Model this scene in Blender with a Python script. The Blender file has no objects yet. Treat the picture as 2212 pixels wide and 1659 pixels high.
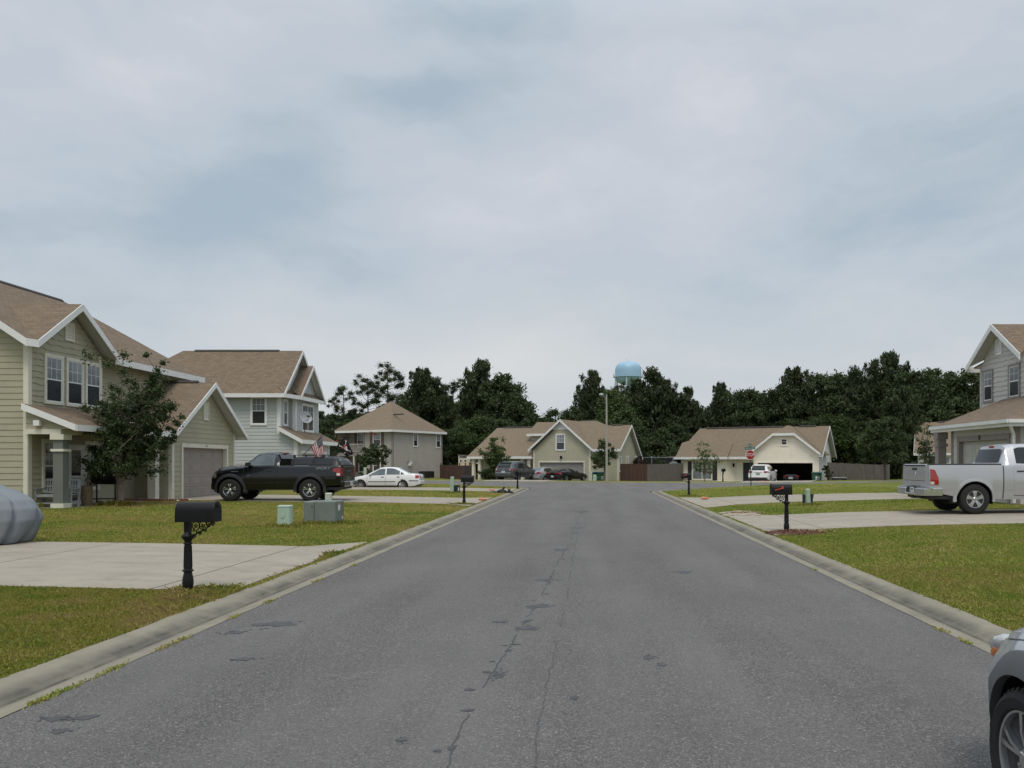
import bpy, bmesh, math, random
import numpy as np
from mathutils import Vector, Matrix
random.seed(7); RNG = np.random.default_rng(7)
SC = bpy.context.scene
COL = SC.collection
R = math.radians
# ---------------------------------------------------------------- camera frame
# eye at (0,0,1.65) looking along the street (+Y) through a shift lens; u,v are photo pixels at 2212 px width
EYE = 1.65
def ux(u, Y): return (u - 1274.0) / 1800.0 * Y
def vz(v, Y): return EYE - (v - 1000.0) / 1800.0 * Y
def vy(v, z=0.0): return 1800.0 * (EYE - z) / (v - 1000.0)

def lerp(a, b, t): return a + (b - a) * t
def interp(x, pts):
    if x <= pts[0][0]: return pts[0][1]
    for (a, b), (c, d) in zip(pts, pts[1:]):
        if x <= c: return b + (d - b) * (x - a) / (c - a)
    return pts[-1][1]
def smooth01(t):
    t = max(0.0, min(1.0, t)); return t * t * (3 - 2 * t)

# ---------------------------------------------------------------- mesh builder
class MB:
    def __init__(s): s.v = []; s.f = []; s.m = []; s.uv = []
    def face(s, pts, m=0, uv=None):
        i = len(s.v); s.v += [tuple(p) for p in pts]
        s.f.append(tuple(range(i, i + len(pts)))); s.m.append(m); s.uv.append(uv)
    def grid(s, rows, m=0, closeu=False, closev=False):
        n = len(rows[0]); i0 = len(s.v)
        for r in rows: s.v += [tuple(p) for p in r]
        nr = len(rows)
        for a in range(nr if closev else nr - 1):
            for b in range(n if closeu else n - 1):
                a2 = (a + 1) % nr; b2 = (b + 1) % n
                s.f.append((i0 + a * n + b, i0 + a * n + b2, i0 + a2 * n + b2, i0 + a2 * n + b))
                s.m.append(m(a, b) if callable(m) else m); s.uv.append(None)
    def box(s, x0, y0, z0, x1, y1, z1, m=0, T=None):
        c = [(x, y, z) for z in (z0, z1) for y in (y0, y1) for x in (x0, x1)]
        if T is not None: c = [T(*p) for p in c]
        i = len(s.v); s.v += [tuple(p) for p in c]
        for q in ((0, 2, 3, 1), (4, 5, 7, 6), (0, 1, 5, 4), (2, 6, 7, 3), (0, 4, 6, 2), (1, 3, 7, 5)):
            s.f.append(tuple(i + k for k in q)); s.m.append(m); s.uv.append(None)
    def slab(s, pts, d, m=0, mside=None):
        """polygon pts extruded by vector d"""
        p2 = [tuple(Vector(p) + Vector(d)) for p in pts]
        s.face(pts, m); s.face(p2[::-1], m if mside is None else mside)
        n = len(pts)
        for k in range(n):
            s.face([pts[k], p2[k], p2[(k + 1) % n], pts[(k + 1) % n]], m if mside is None else mside)
    def tube(s, pts, r, n=8, m=0, cap=True):
        pts = [Vector(p) for p in pts]
        rr = r if isinstance(r, (list, tuple)) else [r] * len(pts)
        rows = []; prev = None
        for k, p in enumerate(pts):
            d = (pts[min(k + 1, len(pts) - 1)] - pts[max(k - 1, 0)]).normalized()
            if prev is None:
                a = Vector((0, 0, 1)) if abs(d.z) < .9 else Vector((1, 0, 0))
                x = d.cross(a).normalized()
            else:
                x = (prev - d * prev.dot(d)).normalized()
            prev = x; y = d.cross(x)
            rows.append([p + (x * math.cos(t) + y * math.sin(t)) * rr[k] for t in [2 * math.pi * j / n for j in range(n)]])
        s.grid(rows, m, closeu=True)
        if cap:
            s.face(rows[0][::-1], m); s.face(rows[-1], m)
    def lathe(s, prof, n=16, m=0, o=(0, 0, 0), axis='z', cap=True):
        rows = []
        for r, z in prof:
            row = []
            for j in range(n):
                t = 2 * math.pi * j / n; a, b = r * math.cos(t), r * math.sin(t)
                p = (a, b, z) if axis == 'z' else ((a, z, b) if axis == 'y' else (z, a, b))
                row.append((p[0] + o[0], p[1] + o[1], p[2] + o[2]))
            rows.append(row)
        s.grid(rows, m, closeu=True)
        if cap:
            if prof[0][0] > 1e-4: s.face(rows[0][::-1], m)
            if prof[-1][0] > 1e-4: s.face(rows[-1], m)
    def build(s, name, mats, parent=None, smooth=None, bevel=0.0, world=False, weld=True, label=None):
        if not isinstance(mats, (list, tuple)): mats = [mats]
        v = s.v
        if world and parent is not None:
            inv = root_matrix(parent).inverted()
            v = [tuple(inv @ Vector(p)) for p in v]
        me = bpy.data.meshes.new(name)
        me.from_pydata(v, [], s.f)
        for mt in mats: me.materials.append(mt)
        me.polygons.foreach_set('material_index', s.m)
        if any(u is not None for u in s.uv):
            L = me.uv_layers.new(name='UVMap'); k = 0
            for fi, f in enumerate(s.f):
                u = s.uv[fi]
                for j in range(len(f)):
                    if u is not None: L.data[k].uv = u[j]
                    k += 1
        if smooth is not None or bevel:
            bm = bmesh.new(); bm.from_mesh(me)
            if weld: bmesh.ops.remove_doubles(bm, verts=bm.verts, dist=1e-5)
            bmesh.ops.recalc_face_normals(bm, faces=bm.faces)
            bm.to_mesh(me); bm.free()
        if smooth is not None:
            me.polygons.foreach_set('use_smooth', [True] * len(me.polygons))
            me.set_sharp_from_angle(angle=R(smooth))
        me.update()
        o = bpy.data.objects.new(name, me); COL.objects.link(o)
        if parent is not None: o.parent = parent
        if bevel:
            b = o.modifiers.new('bevel', 'BEVEL'); b.width = bevel; b.segments = 2; b.limit_method = 'ANGLE'; b.angle_limit = R(40)
        if label: o['label'] = label
        return o

def build2(mb, name, mats, parent, **kw):
    """one object for the left side and one for the right"""
    out = []
    for k, sg in enumerate((1, -1)):
        q = MB(); mp = {}
        for f, m, uv in zip(mb.f, mb.m, mb.uv):
            if sum(mb.v[i][1] for i in f) / len(f) * sg < 0: continue
            ids = []
            for i in f:
                if i not in mp: mp[i] = len(q.v); q.v.append(mb.v[i])
                ids.append(mp[i])
            q.f.append(tuple(ids)); q.m.append(m); q.uv.append(uv)
        p = parent[k] if isinstance(parent, tuple) else parent
        out.append(q.build(name, mats, p, **kw) if q.f else None)
    return tuple(out)

def root_matrix(o):
    m = Matrix.Translation(o.location) @ o.rotation_euler.to_matrix().to_4x4()
    return m if o.parent is None else root_matrix(o.parent) @ m

def thing(name, label, cat, loc=(0, 0, 0), rz=0.0, group=None):
    o = bpy.data.objects.new(name, None); COL.objects.link(o)
    o.empty_display_size = .2
    o.location = loc; o.rotation_euler = (0, 0, rz); o['label'] = label; o['category'] = cat
    if group: o['group'] = group
    return o
def tag(o, label, cat, group=None, kind=None):
    o['label'] = label; o['category'] = cat
    if group: o['group'] = group
    if kind: o['kind'] = kind
    return o
def struct(o):
    o['kind'] = 'structure'; return o
def copy_tree(o, parent=None):
    kids = KIDS(o)
    c = o.copy(); COL.objects.link(c)
    if parent is not None: c.parent = parent
    for k in kids: copy_tree(k, c)
    return c
def KIDS(o): return [c for c in bpy.data.objects if c.parent == o]

def text_mesh(body, size, depth=.002, align='CENTER', shear=0.0):
    cu = bpy.data.curves.new('lettering', 'FONT'); cu.body = body; cu.size = size
    cu.align_x = align; cu.align_y = 'CENTER'; cu.extrude = depth; cu.shear = shear
    t = bpy.data.objects.new('lettering', cu); COL.objects.link(t)
    bpy.context.view_layer.update()
    me = bpy.data.meshes.new_from_object(t.evaluated_get(bpy.context.evaluated_depsgraph_get()))
    bpy.data.objects.remove(t); bpy.data.curves.remove(cu)
    return me
def text_obj(name, body, size, mat, parent, loc, rot, depth=.002, sx=1.0, shear=0.0):
    me = text_mesh(body, size, depth, shear=shear); me.materials.clear(); me.materials.append(mat)
    o = bpy.data.objects.new(name, me); COL.objects.link(o); o.parent = parent
    o.location = loc; o.rotation_euler = rot; o.scale = (sx, 1, 1); return o

# ---------------------------------------------------------------- materials
def nodes_of(name):
    m = bpy.data.materials.new(name); m.use_nodes = True
    nt = m.node_tree; b = nt.nodes['Principled BSDF']
    return m, nt, b
def add(nt, t, **kw):
    n = nt.nodes.new(t)
    for k, v in kw.items():
        if k in n.inputs.keys() if isinstance(k, str) else False: n.inputs[k].default_value = v
        else: setattr(n, k, v)
    return n
def c4(c): return (c[0], c[1], c[2], 1.0)
def noise(nt, vec, scale, detail=4, rough=.6):
    n = nt.nodes.new('ShaderNodeTexNoise'); n.inputs['Scale'].default_value = scale
    n.inputs['Detail'].default_value = detail; n.inputs['Roughness'].default_value = rough
    nt.links.new(vec, n.inputs['Vector']); return n.outputs['Fac']
def ramp(nt, fac, stops):
    n = nt.nodes.new('ShaderNodeValToRGB'); cr = n.color_ramp
    while len(cr.elements) < len(stops): cr.elements.new(.5)
    for e, (p, c) in zip(cr.elements, stops):
        e.position = p; e.color = c4(c) if len(c) == 3 else c
    nt.links.new(fac, n.inputs['Fac']); return n.outputs['Color']
def mixc(nt, fac, a, b, blend='MIX'):
    n = nt.nodes.new('ShaderNodeMix'); n.data_type = 'RGBA'; n.blend_type = blend
    def put(sock, x):
        if isinstance(x, (tuple, list)): sock.default_value = c4(x)
        elif isinstance(x, (int, float)): sock.default_value = x
        else: nt.links.new(x, sock)
    put(n.inputs['Factor'], fac); put(n.inputs[6], a); put(n.inputs[7], b)
    return n.outputs[2]
def math_n(nt, op, a, b=None, clamp=False):
    n = nt.nodes.new('ShaderNodeMath'); n.operation = op; n.use_clamp = clamp
    for i, x in enumerate((a, b)):
        if x is None: continue
        if isinstance(x, (int, float)): n.inputs[i].default_value = x
        else: nt.links.new(x, n.inputs[i])
    return n.outputs[0]
def maprange(nt, v, a, b, c=0.0, d=1.0):
    n = nt.nodes.new('ShaderNodeMapRange'); n.inputs[1].default_value = a; n.inputs[2].default_value = b
    n.inputs[3].default_value = c; n.inputs[4].default_value = d; nt.links.new(v, n.inputs[0]); return n.outputs[0]
def bump(nt, b, h, strength=.3, dist=.02):
    n = nt.nodes.new('ShaderNodeBump'); n.inputs['Strength'].default_value = strength; n.inputs['Distance'].default_value = dist
    nt.links.new(h, n.inputs['Height']); nt.links.new(n.outputs['Normal'], b.inputs['Normal'])
def coord(nt, kind='Object', scale=None):
    t = nt.nodes.new('ShaderNodeTexCoord'); o = t.outputs[kind]
    if scale:
        mp = nt.nodes.new('ShaderNodeMapping'); mp.inputs['Scale'].default_value = scale
        nt.links.new(o, mp.inputs['Vector']); o = mp.outputs['Vector']
    return o
def M(name, col, rough=.6, var=.10, scale=2.0, bmp=0.0, bscale=40, metal=0.0, coat=0.0, spec=.5, stretch=None, dirt=None):
    m, nt, b = nodes_of(name)
    v = coord(nt, 'Object', stretch)
    f = noise(nt, v, scale, 6)
    lo = tuple(c * (1 - var) for c in col); hi = tuple(min(1, c * (1 + var)) for c in col)
    c = ramp(nt, f, [(.3, lo), (.7, hi)])
    if dirt:
        f2 = noise(nt, coord(nt, 'Object'), dirt[1], 8, .7)
        c = mixc(nt, maprange(nt, f2, .5, .75, 0, dirt[2]), c, dirt[0])
    nt.links.new(c, b.inputs['Base Color'])
    b.inputs['Roughness'].default_value = rough; b.inputs['Metallic'].default_value = metal
    b.inputs['Specular IOR Level'].default_value = spec
    if coat: b.inputs['Coat Weight'].default_value = coat; b.inputs['Coat Roughness'].default_value = .04
    if bmp: bump(nt, b, noise(nt, coord(nt), bscale, 4), bmp, .01)
    return m
def paint(name, col, rough=.35, metal=0.0, coat=.8, flake=.03):
    m = M(name, col, rough, flake, 1.2, metal=metal, coat=coat); return m
def glass(name, col, rough=.06, spec=.6):
    m, nt, b = nodes_of(name)
    f = noise(nt, coord(nt), 1.3, 3)
    c = ramp(nt, f, [(.35, tuple(x * .7 for x in col)), (.65, tuple(x * 1.25 for x in col))])
    nt.links.new(c, b.inputs['Base Color'])
    b.inputs['Roughness'].default_value = rough; b.inputs['Specular IOR Level'].default_value = spec
    b.inputs['IOR'].default_value = 1.5
    return m
def shingle(name, a, b_, dark):
    m, nt, b = nodes_of(name)
    uv = coord(nt, 'UV')
    br = nt.nodes.new('ShaderNodeTexBrick'); nt.links.new(uv, br.inputs['Vector'])
    br.inputs['Scale'].default_value = 1.0; br.inputs['Brick Width'].default_value = .30; br.inputs['Row Height'].default_value = .145
    br.inputs['Mortar Size'].default_value = .008; br.inputs['Mortar Smooth'].default_value = .3; br.inputs['Bias'].default_value = 0
    br.inputs['Color1'].default_value = c4(a); br.inputs['Color2'].default_value = c4(b_); br.inputs['Mortar'].default_value = c4(dark)
    br.offset = .37
    f = noise(nt, uv, 9, 6, .7); f3 = noise(nt, uv, .5, 4)
    c = mixc(nt, maprange(nt, f, .3, .7, 0, .55), br.outputs['Color'], mixc(nt, f, dark, a))
    c = mixc(nt, maprange(nt, f3, .35, .65, .0, .35), c, tuple(x * .72 for x in a))
    nt.links.new(c, b.inputs['Base Color']); b.inputs['Roughness'].default_value = .95; b.inputs['Specular IOR Level'].default_value = .15
    mx = math_n(nt, 'ADD', math_n(nt, 'MULTIPLY', br.outputs['Fac'], -1.0), math_n(nt, 'MULTIPLY', f, .8))
    bump(nt, b, mx, .6, .012)
    return m

MT = {}
def setup_materials():
    W = MT
    W['white_trim'] = M('white_trim', (.74, .74, .73), .5, .05, 1.5, dirt=((.45, .44, .40), 1.4, .35))
    W['cream_trim'] = M('cream_trim', (.66, .63, .52), .55, .06, 1.5, dirt=((.4, .38, .3), 1.2, .4))
    W['soffit'] = M('soffit', (.52, .52, .50), .7, .06, 2)
    W['green_siding'] = M('green_siding', (.375, .352, .25), .7, .07, .7, bmp=.08, bscale=60, dirt=((.23, .23, .16), .8, .35))
    W['sage_siding'] = M('sage_siding', (.412, .392, .288), .7, .06, .7, dirt=((.27, .27, .19), .8, .3))
    W['blue_siding'] = M('blue_siding', (.46, .487, .482), .65, .05, .7, dirt=((.32, .35, .34), .8, .35))
    W['greige_siding'] = M('greige_siding', (.40, .37, .325), .7, .06, .7, dirt=((.27, .25, .23), .8, .3))
    W['cream_siding'] = M('cream_siding', (.84, .765, .64), .65, .05, .7, dirt=((.5, .46, .36), .8, .3))
    W['white_siding'] = M('white_siding', (.70, .69, .65), .65, .05, .7)
    W['pale_greige'] = M('pale_greige', (.50, .48, .455), .7, .06, .7, dirt=((.36, .34, .32), .8, .3))
    W['mauve_trim'] = M('mauve_trim', (.25, .215, .205), .6, .08, 2)
    W['grey_post'] = M('grey_post', (.135, .145, .125), .6, .08, 2)
    W['shutter'] = M('shutter', (.13, .075, .08), .6, .12, 3)
    W['dark_shutter'] = M('dark_shutter', (.03, .03, .032), .55, .12, 3)
    W['blue_shutter'] = M('blue_shutter', (.06, .075, .10), .55, .12, 3)
    W['taupe_door'] = M('taupe_door', (.275, .24, .215), .6, .06, 1.2, dirt=((.24, .21, .19), 1.2, .3))
    W['greige_door'] = M('greige_door', (.27, .255, .235), .6, .06, 1.2)
    W['pale_door'] = M('pale_door', (.46, .44, .41), .6, .06, 1.2)
    W['roof_tan'] = shingle('roof_tan', (.245, .186, .133), (.165, .126, .092), (.060, .047, .036))
    W['roof_far'] = shingle('roof_far', (.255, .200, .142), (.20, .157, .113), (.10, .080, .06))
    W['ridge_vent'] = M('ridge_vent', (.045, .038, .034), .8, .15, 5)
    W['glass_blind'] = glass('glass_blind', (.20, .22, .235), .10)
    W['glass_dark'] = glass('glass_dark', (.035, .038, .042), .12)
    W['glass_curtain'] = glass('glass_curtain', (.42, .42, .41), .15)
    W['glass_car'] = glass('glass_car', (.012, .014, .015), .03, .6)
    W['glass_car_light'] = glass('glass_car_light', (.10, .125, .135), .05, .6)
    W['black_iron'] = M('black_iron', (.010, .010, .011), .45, .25, 14, bmp=.12, bscale=120, spec=.25)
    W['black_box'] = M('black_box', (.009, .009, .010), .5, .2, 9, bmp=.05, bscale=60, spec=.18)
    W['concrete'] = None
    W['rubber'] = M('rubber', (.012, .012, .012), .8, .2, 8, bmp=.1, bscale=60)
    W['black_plastic'] = M('black_plastic', (.016, .016, .017), .55, .15, 6)
    W['chrome'] = M('chrome', (.68, .69, .70), .14, .03, 2, metal=1.0)
    W['alloy'] = M('alloy', (.50, .50, .50), .28, .06, 4, metal=.9)
    W['steel_dark'] = M('steel_dark', (.05, .05, .052), .45, .2, 5, metal=.6)
    W['red_lens'] = M('red_lens', (.30, .014, .012), .12, .18, 12, coat=.8)
    W['clear_lens'] = M('clear_lens', (.62, .62, .60), .12, .12, 14, coat=.8)
    W['amber_lens'] = M('amber_lens', (.55, .17, .03), .12, .15, 14, coat=.8)
    W['smoked_lens'] = M('smoked_lens', (.10, .085, .065), .12, .2, 14, coat=.8)
    W['lamp_lens'] = M('lamp_lens', (.40, .395, .40), .10, .25, 22, coat=1.0)
    W['plate'] = M('plate', (.62, .64, .62), .4, .08, 30)
    W['ped_green'] = M('ped_green', (.36, .47, .38), .5, .07, 3, dirt=((.24, .27, .2), 3, .4))
    W['ped_pale'] = M('ped_pale', (.45, .49, .42), .5, .07, 3, dirt=((.28, .29, .24), 3, .4))
    W['trans_green'] = M('trans_green', (.15, .175, .16), .6, .12, 2.5, bmp=.05, bscale=30, dirt=((.22, .24, .22), 2, .5))
    W['dark_green'] = M('dark_green', (.012, .028, .024), .5, .2, 5)
    W['bin_green'] = M('bin_green', (.02, .085, .05), .45, .15, 4)
    W['bin_blue'] = M('bin_blue', (.05, .14, .24), .45, .15, 4)
    W['stop_red'] = M('stop_red', (.30, .014, .02), .4, .08, 4)
    W['sign_green'] = M('sign_green', (.02, .11, .085), .45, .12, 4)
    W['sign_white'] = M('sign_white', (.72, .72, .72), .4, .05, 4)
    W['pole_green'] = M('pole_green', (.02, .035, .03), .6, .2, 5)
    W['pole_grey'] = M('pole_grey', (.33, .32, .275), .8, .12, 2, stretch=(4, 4, .3))
    W['orange_bag'] = M('orange_bag', (.55, .21, .11), .4, .2, 12, bmp=.3, bscale=30)
    W['black_bag'] = M('black_bag', (.010, .010, .011), .45, .2, 9, bmp=.6, bscale=9, spec=.25)
    W['bark'] = M('bark', (.10, .075, .055), .9, .3, 4, bmp=.5, bscale=18, stretch=(4, 4, .6))
    W['bark_pale'] = M('bark_pale', (.19, .15, .12), .85, .22, 5, bmp=.3, bscale=14, stretch=(3, 3, .6))
    W['fence_brown'] = M('fence_brown', (.078, .042, .031), .85, .4, 3, stretch=(9, 9, .35), bmp=.3, bscale=25)
    W['fence_grey'] = M('fence_grey', (.125, .112, .098), .9, .45, 3, stretch=(9, 9, .35), bmp=.3, bscale=25)
    W['bench_grey'] = M('bench_grey', (.25, .265, .265), .7, .12, 4)
    W['stone'] = M('stone', (.34, .29, .22), .9, .2, 5, bmp=.5, bscale=14)
    W['white_stone'] = M('white_stone', (.62, .60, .56), .85, .15, 9, bmp=.4, bscale=30)
    W['brick_edge'] = M('brick_edge', (.22, .085, .06), .85, .25, 8, bmp=.3, bscale=40)
    W['mulch'] = M('mulch', (.13, .062, .038), .95, .5, 22, bmp=1.0, bscale=40)
    W['straw'] = M('straw', (.27, .19, .11), .95, .35, 25, bmp=.8, bscale=60)
    W['tower_blue'] = M('tower_blue', (.29, .46, .61), .45, .04, .15)
    W['tower_steel'] = M('tower_steel', (.36, .48, .57), .5, .04, .2)
    W['dish_grey'] = M('dish_grey', (.31, .325, .34), .4, .05, 3)
    W['interior'] = M('interior', (.05, .045, .042), .9, .2, 1)
    W['playhouse'] = M('playhouse', (.62, .52, .36), .7, .08, 2)
    W['playhouse_red'] = M('playhouse_red', (.34, .10, .05), .7, .15, 2)
    W['wicker'] = M('wicker', (.19, .15, .09), .85, .35, 20, bmp=.5, bscale=50)
    W['cloth_white'] = M('cloth_white', (.6, .56, .57), .85, .05, 5)
    W['cloth_red'] = M('cloth_red', (.33, .02, .03), .85, .08, 5)
    W['cloth_blue'] = M('cloth_blue', (.012, .014, .045), .85, .1, 5)
    W['cloth_black'] = M('cloth_black', (.006, .006, .007), .85, .2, 5)
    W['owl'] = M('owl', (.42, .40, .36), .85, .25, 12, bmp=.5, bscale=40)
    # covers / paints
    W['paint_black'] = paint('paint_black', (.0035, .0038, .005), .2, coat=.45)
    W['paint_black_side'] = W['paint_black']
    W['paint_cap'] = M('paint_cap', (.0065, .0072, .0095), .4, .1, 2, spec=.35)
    W['paint_graphite'] = M('paint_graphite', (.022, .023, .027), .45, .1, 2)
    W['paint_silver'] = paint('paint_silver', (.46, .465, .48), .32, metal=.45)
    W['paint_white'] = paint('paint_white', (.72, .73, .72), .3)
    W['paint_slate'] = paint('paint_slate', (.05, .058, .064), .3, metal=.3)
    W['paint_pewter'] = paint('paint_pewter', (.40, .42, .45), .32, metal=.4)
    W['clad_grey'] = M('clad_grey', (.10, .102, .105), .6, .08, 4)
    # tarp
    m, nt, b = nodes_of('tarp'); v = coord(nt)
    f = noise(nt, v, 1.3, 5); w = noise(nt, coord(nt, 'Object', (1.5, 6, 1.0)), 1.6, 5)
    c = ramp(nt, f, [(.3, (.15, .165, .185)), (.7, (.20, .218, .235))])
    nt.links.new(c, b.inputs['Base Color']); b.inputs['Roughness'].default_value = .65
    bump(nt, b, w, .45, .08); W['tarp'] = m
    # foliage
    def leaf(name, a, b_, c_, sc=.6, trans=.25):
        m, nt, b = nodes_of(name)
        gi = nt.nodes.new('ShaderNodeNewGeometry')
        f = noise(nt, gi.outputs['Position'], sc, 3)
        rnd = gi.outputs['Random Per Island']
        x = math_n(nt, 'ADD', math_n(nt, 'MULTIPLY', f, .75), math_n(nt, 'MULTIPLY', rnd, .35))
        col = ramp(nt, x, [(.3, a), (.52, b_), (.8, c_)])
        nt.links.new(col, b.inputs['Base Color']); b.inputs['Roughness'].default_value = .6
        b.inputs['Specular IOR Level'].default_value = .25
        tr = nt.nodes.new('ShaderNodeBsdfTranslucent'); nt.links.new(col, tr.inputs['Color'])
        mx = nt.nodes.new('ShaderNodeMixShader'); mx.inputs[0].default_value = trans
        nt.links.new(b.outputs[0], mx.inputs[1]); nt.links.new(tr.outputs[0], mx.inputs[2])
        nt.links.new(mx.outputs[0], nt.nodes['Material Output'].inputs['Surface'])
        return m
    W['leaf_pine'] = leaf('leaf_pine', (.028, .041, .018), (.048, .067, .028), (.084, .102, .044))
    W['leaf_oak'] = leaf('leaf_oak', (.033, .047, .019), (.055, .080, .031), (.096, .125, .050))
    W['leaf_light'] = leaf('leaf_light', (.040, .062, .020), (.065, .10, .032), (.105, .14, .05))
    W['leaf_myrtle'] = leaf('leaf_myrtle', (.030, .046, .018), (.050, .074, .028), (.085, .112, .045), 1.2)
    W['leaf_sparse'] = leaf('leaf_sparse', (.05, .075, .025), (.085, .12, .04), (.13, .17, .06), 1.2)
    W['leaf_pink_dark'] = leaf('leaf_pink_dark', (.030, .018, .014), (.045, .028, .020), (.06, .04, .026), 1.2)
    W['leaf_pink'] = leaf('leaf_pink', (.20, .05, .045), (.26, .07, .06), (.32, .10, .08), 1.2)
setup_materials()
# ---------------------------------------------------------------- terrain
XL, XR = -3.80, 3.46            # asphalt edges
BL, BR = -4.36, 4.00            # backs of kerb
NE_L = [(-60, 90), (-40, 78), (-13, 63.5), (-6, 56.6), (-4.2, 54.6), (-3.8, 54)]
NE_R = [(3.46, 48.3), (4.4, 49.2), (7, 51.3), (10.3, 54.5), (13.5, 57.5), (30, 68), (60, 85)]
FE_P = [(-60, 101), (-40, 88), (-13.9, 75.6), (-3.6, 71), (5.7, 67.5), (12, 67), (18, 68.5), (30, 76), (60, 93)]
def NE(x): return interp(x, NE_L) if x < 0 else interp(x, NE_R)
def FE(x): return interp(x, FE_P)
def h(x, y):
    fe = FE(x)
    if y >= fe - .3:
        e = y - fe
        fall = lerp(.12, .52, smooth01((x + 20) / 9.0))
        up = -.05 + .13 * smooth01((e + .3) / 1.2)
        return up - fall * smooth01((e - 4.0) / 6.0)
    ne = NE(x)
    if x > BL + .02 and x < BR - .02:
        return -.06
    if y > ne + .3: return -.06
    d = (BL - x) if x < 0 else (x - BR)
    if x < 0: z = .055 + .10 * (1 - math.exp(-d / 4.0)) + .03 * smooth01((d - 8) / 6)
    else: z = .055 + .09 * smooth01(d / 4) + .09 * smooth01((d - 1) / 9.0)
    edge = smooth01((ne - .45 - y) / 1.2)
    return lerp(-.05, z, edge) if y > ne - 1.65 else z

def make_terrain():
    xs = [-700, -420, -250, -150, -100, -75, -60, -50, -42] + [-36 + .5 * i for i in range(145)] + [42, 50, 60, 75, 100, 150, 250, 420, 700]
    xs = sorted(set([x for x in xs if abs(x - BL) > .3 and abs(x - BR) > .3] + [BL, BL + .03, BR, BR - .03]))
    ys = [-60, -30, -16] + [-8 + .5 * i for i in range(250)] + [120, 130, 150, 190, 260, 380, 560, 900]
    mb = MB()
    mb.grid([[(x, y, h(x, y) if y < 130 else -.3) for x in xs] for y in ys])
    m, nt, b = nodes_of('lawn_soil')
    gv = coord(nt)
    grass_color(nt, gv, b, .66)
    b.inputs['Roughness'].default_value = .95; b.inputs['Specular IOR Level'].default_value = .1
    n1 = noise(nt, gv, 26, 5, .7)
    bump(nt, b, n1, .9, .05)
    return struct(mb.build('ground', m, smooth=60))

def grass_color(nt, gv, b, gain=1.0):
    big = noise(nt, gv, .28, 4, .55); mid = noise(nt, gv, 1.7, 5, .65); fine = noise(nt, gv, 17, 4, .7)
    x = math_n(nt, 'ADD', math_n(nt, 'MULTIPLY', big, .45), math_n(nt, 'ADD', math_n(nt, 'MULTIPLY', mid, .38), math_n(nt, 'MULTIPLY', fine, .22)))
    g = lambda c: (c[0] * gain * .93, c[1] * gain, c[2] * gain)
    col = ramp(nt, x, [(.37, g((.095, .140, .024))), (.465, g((.195, .218, .038))), (.545, g((.28, .246, .06))), (.61, g((.34, .245, .10))), (.69, g((.24, .155, .078))), (.76, g((.15, .10, .052)))])
    # the right-hand lawn is the greener, better watered one
    sep = nt.nodes.new('ShaderNodeSeparateXYZ'); nt.links.new(gv, sep.inputs[0])
    rf = maprange(nt, sep.outputs[0], 2.0, 3.0, 0, .62)
    green = ramp(nt, x, [(.36, g((.105, .165, .024))), (.50, g((.20, .235, .040))), (.62, g((.29, .265, .07))), (.74, g((.30, .225, .09)))])
    col = mixc(nt, rf, col, green)
    nt.links.new(col, b.inputs['Base Color'])
    return col

# ---------------------------------------------------------------- road
def blob(cx, cy, rx, ry, n=26, seed=0, rough=.35):
    r = random.Random(seed); ph = [r.random() * 6.28 for _ in range(5)]
    return [(cx + rx * math.cos(t) * k, cy + ry * math.sin(t) * k) for t in [2 * math.pi * j / n for j in range(n)]
            for k in [1 + rough * (.5 * math.sin(2 * t + ph[0]) + .35 * math.sin(3 * t + ph[1]) + .3 * math.sin(5 * t + ph[2]) + .25 * math.sin(9 * t + ph[3]))]]

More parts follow.
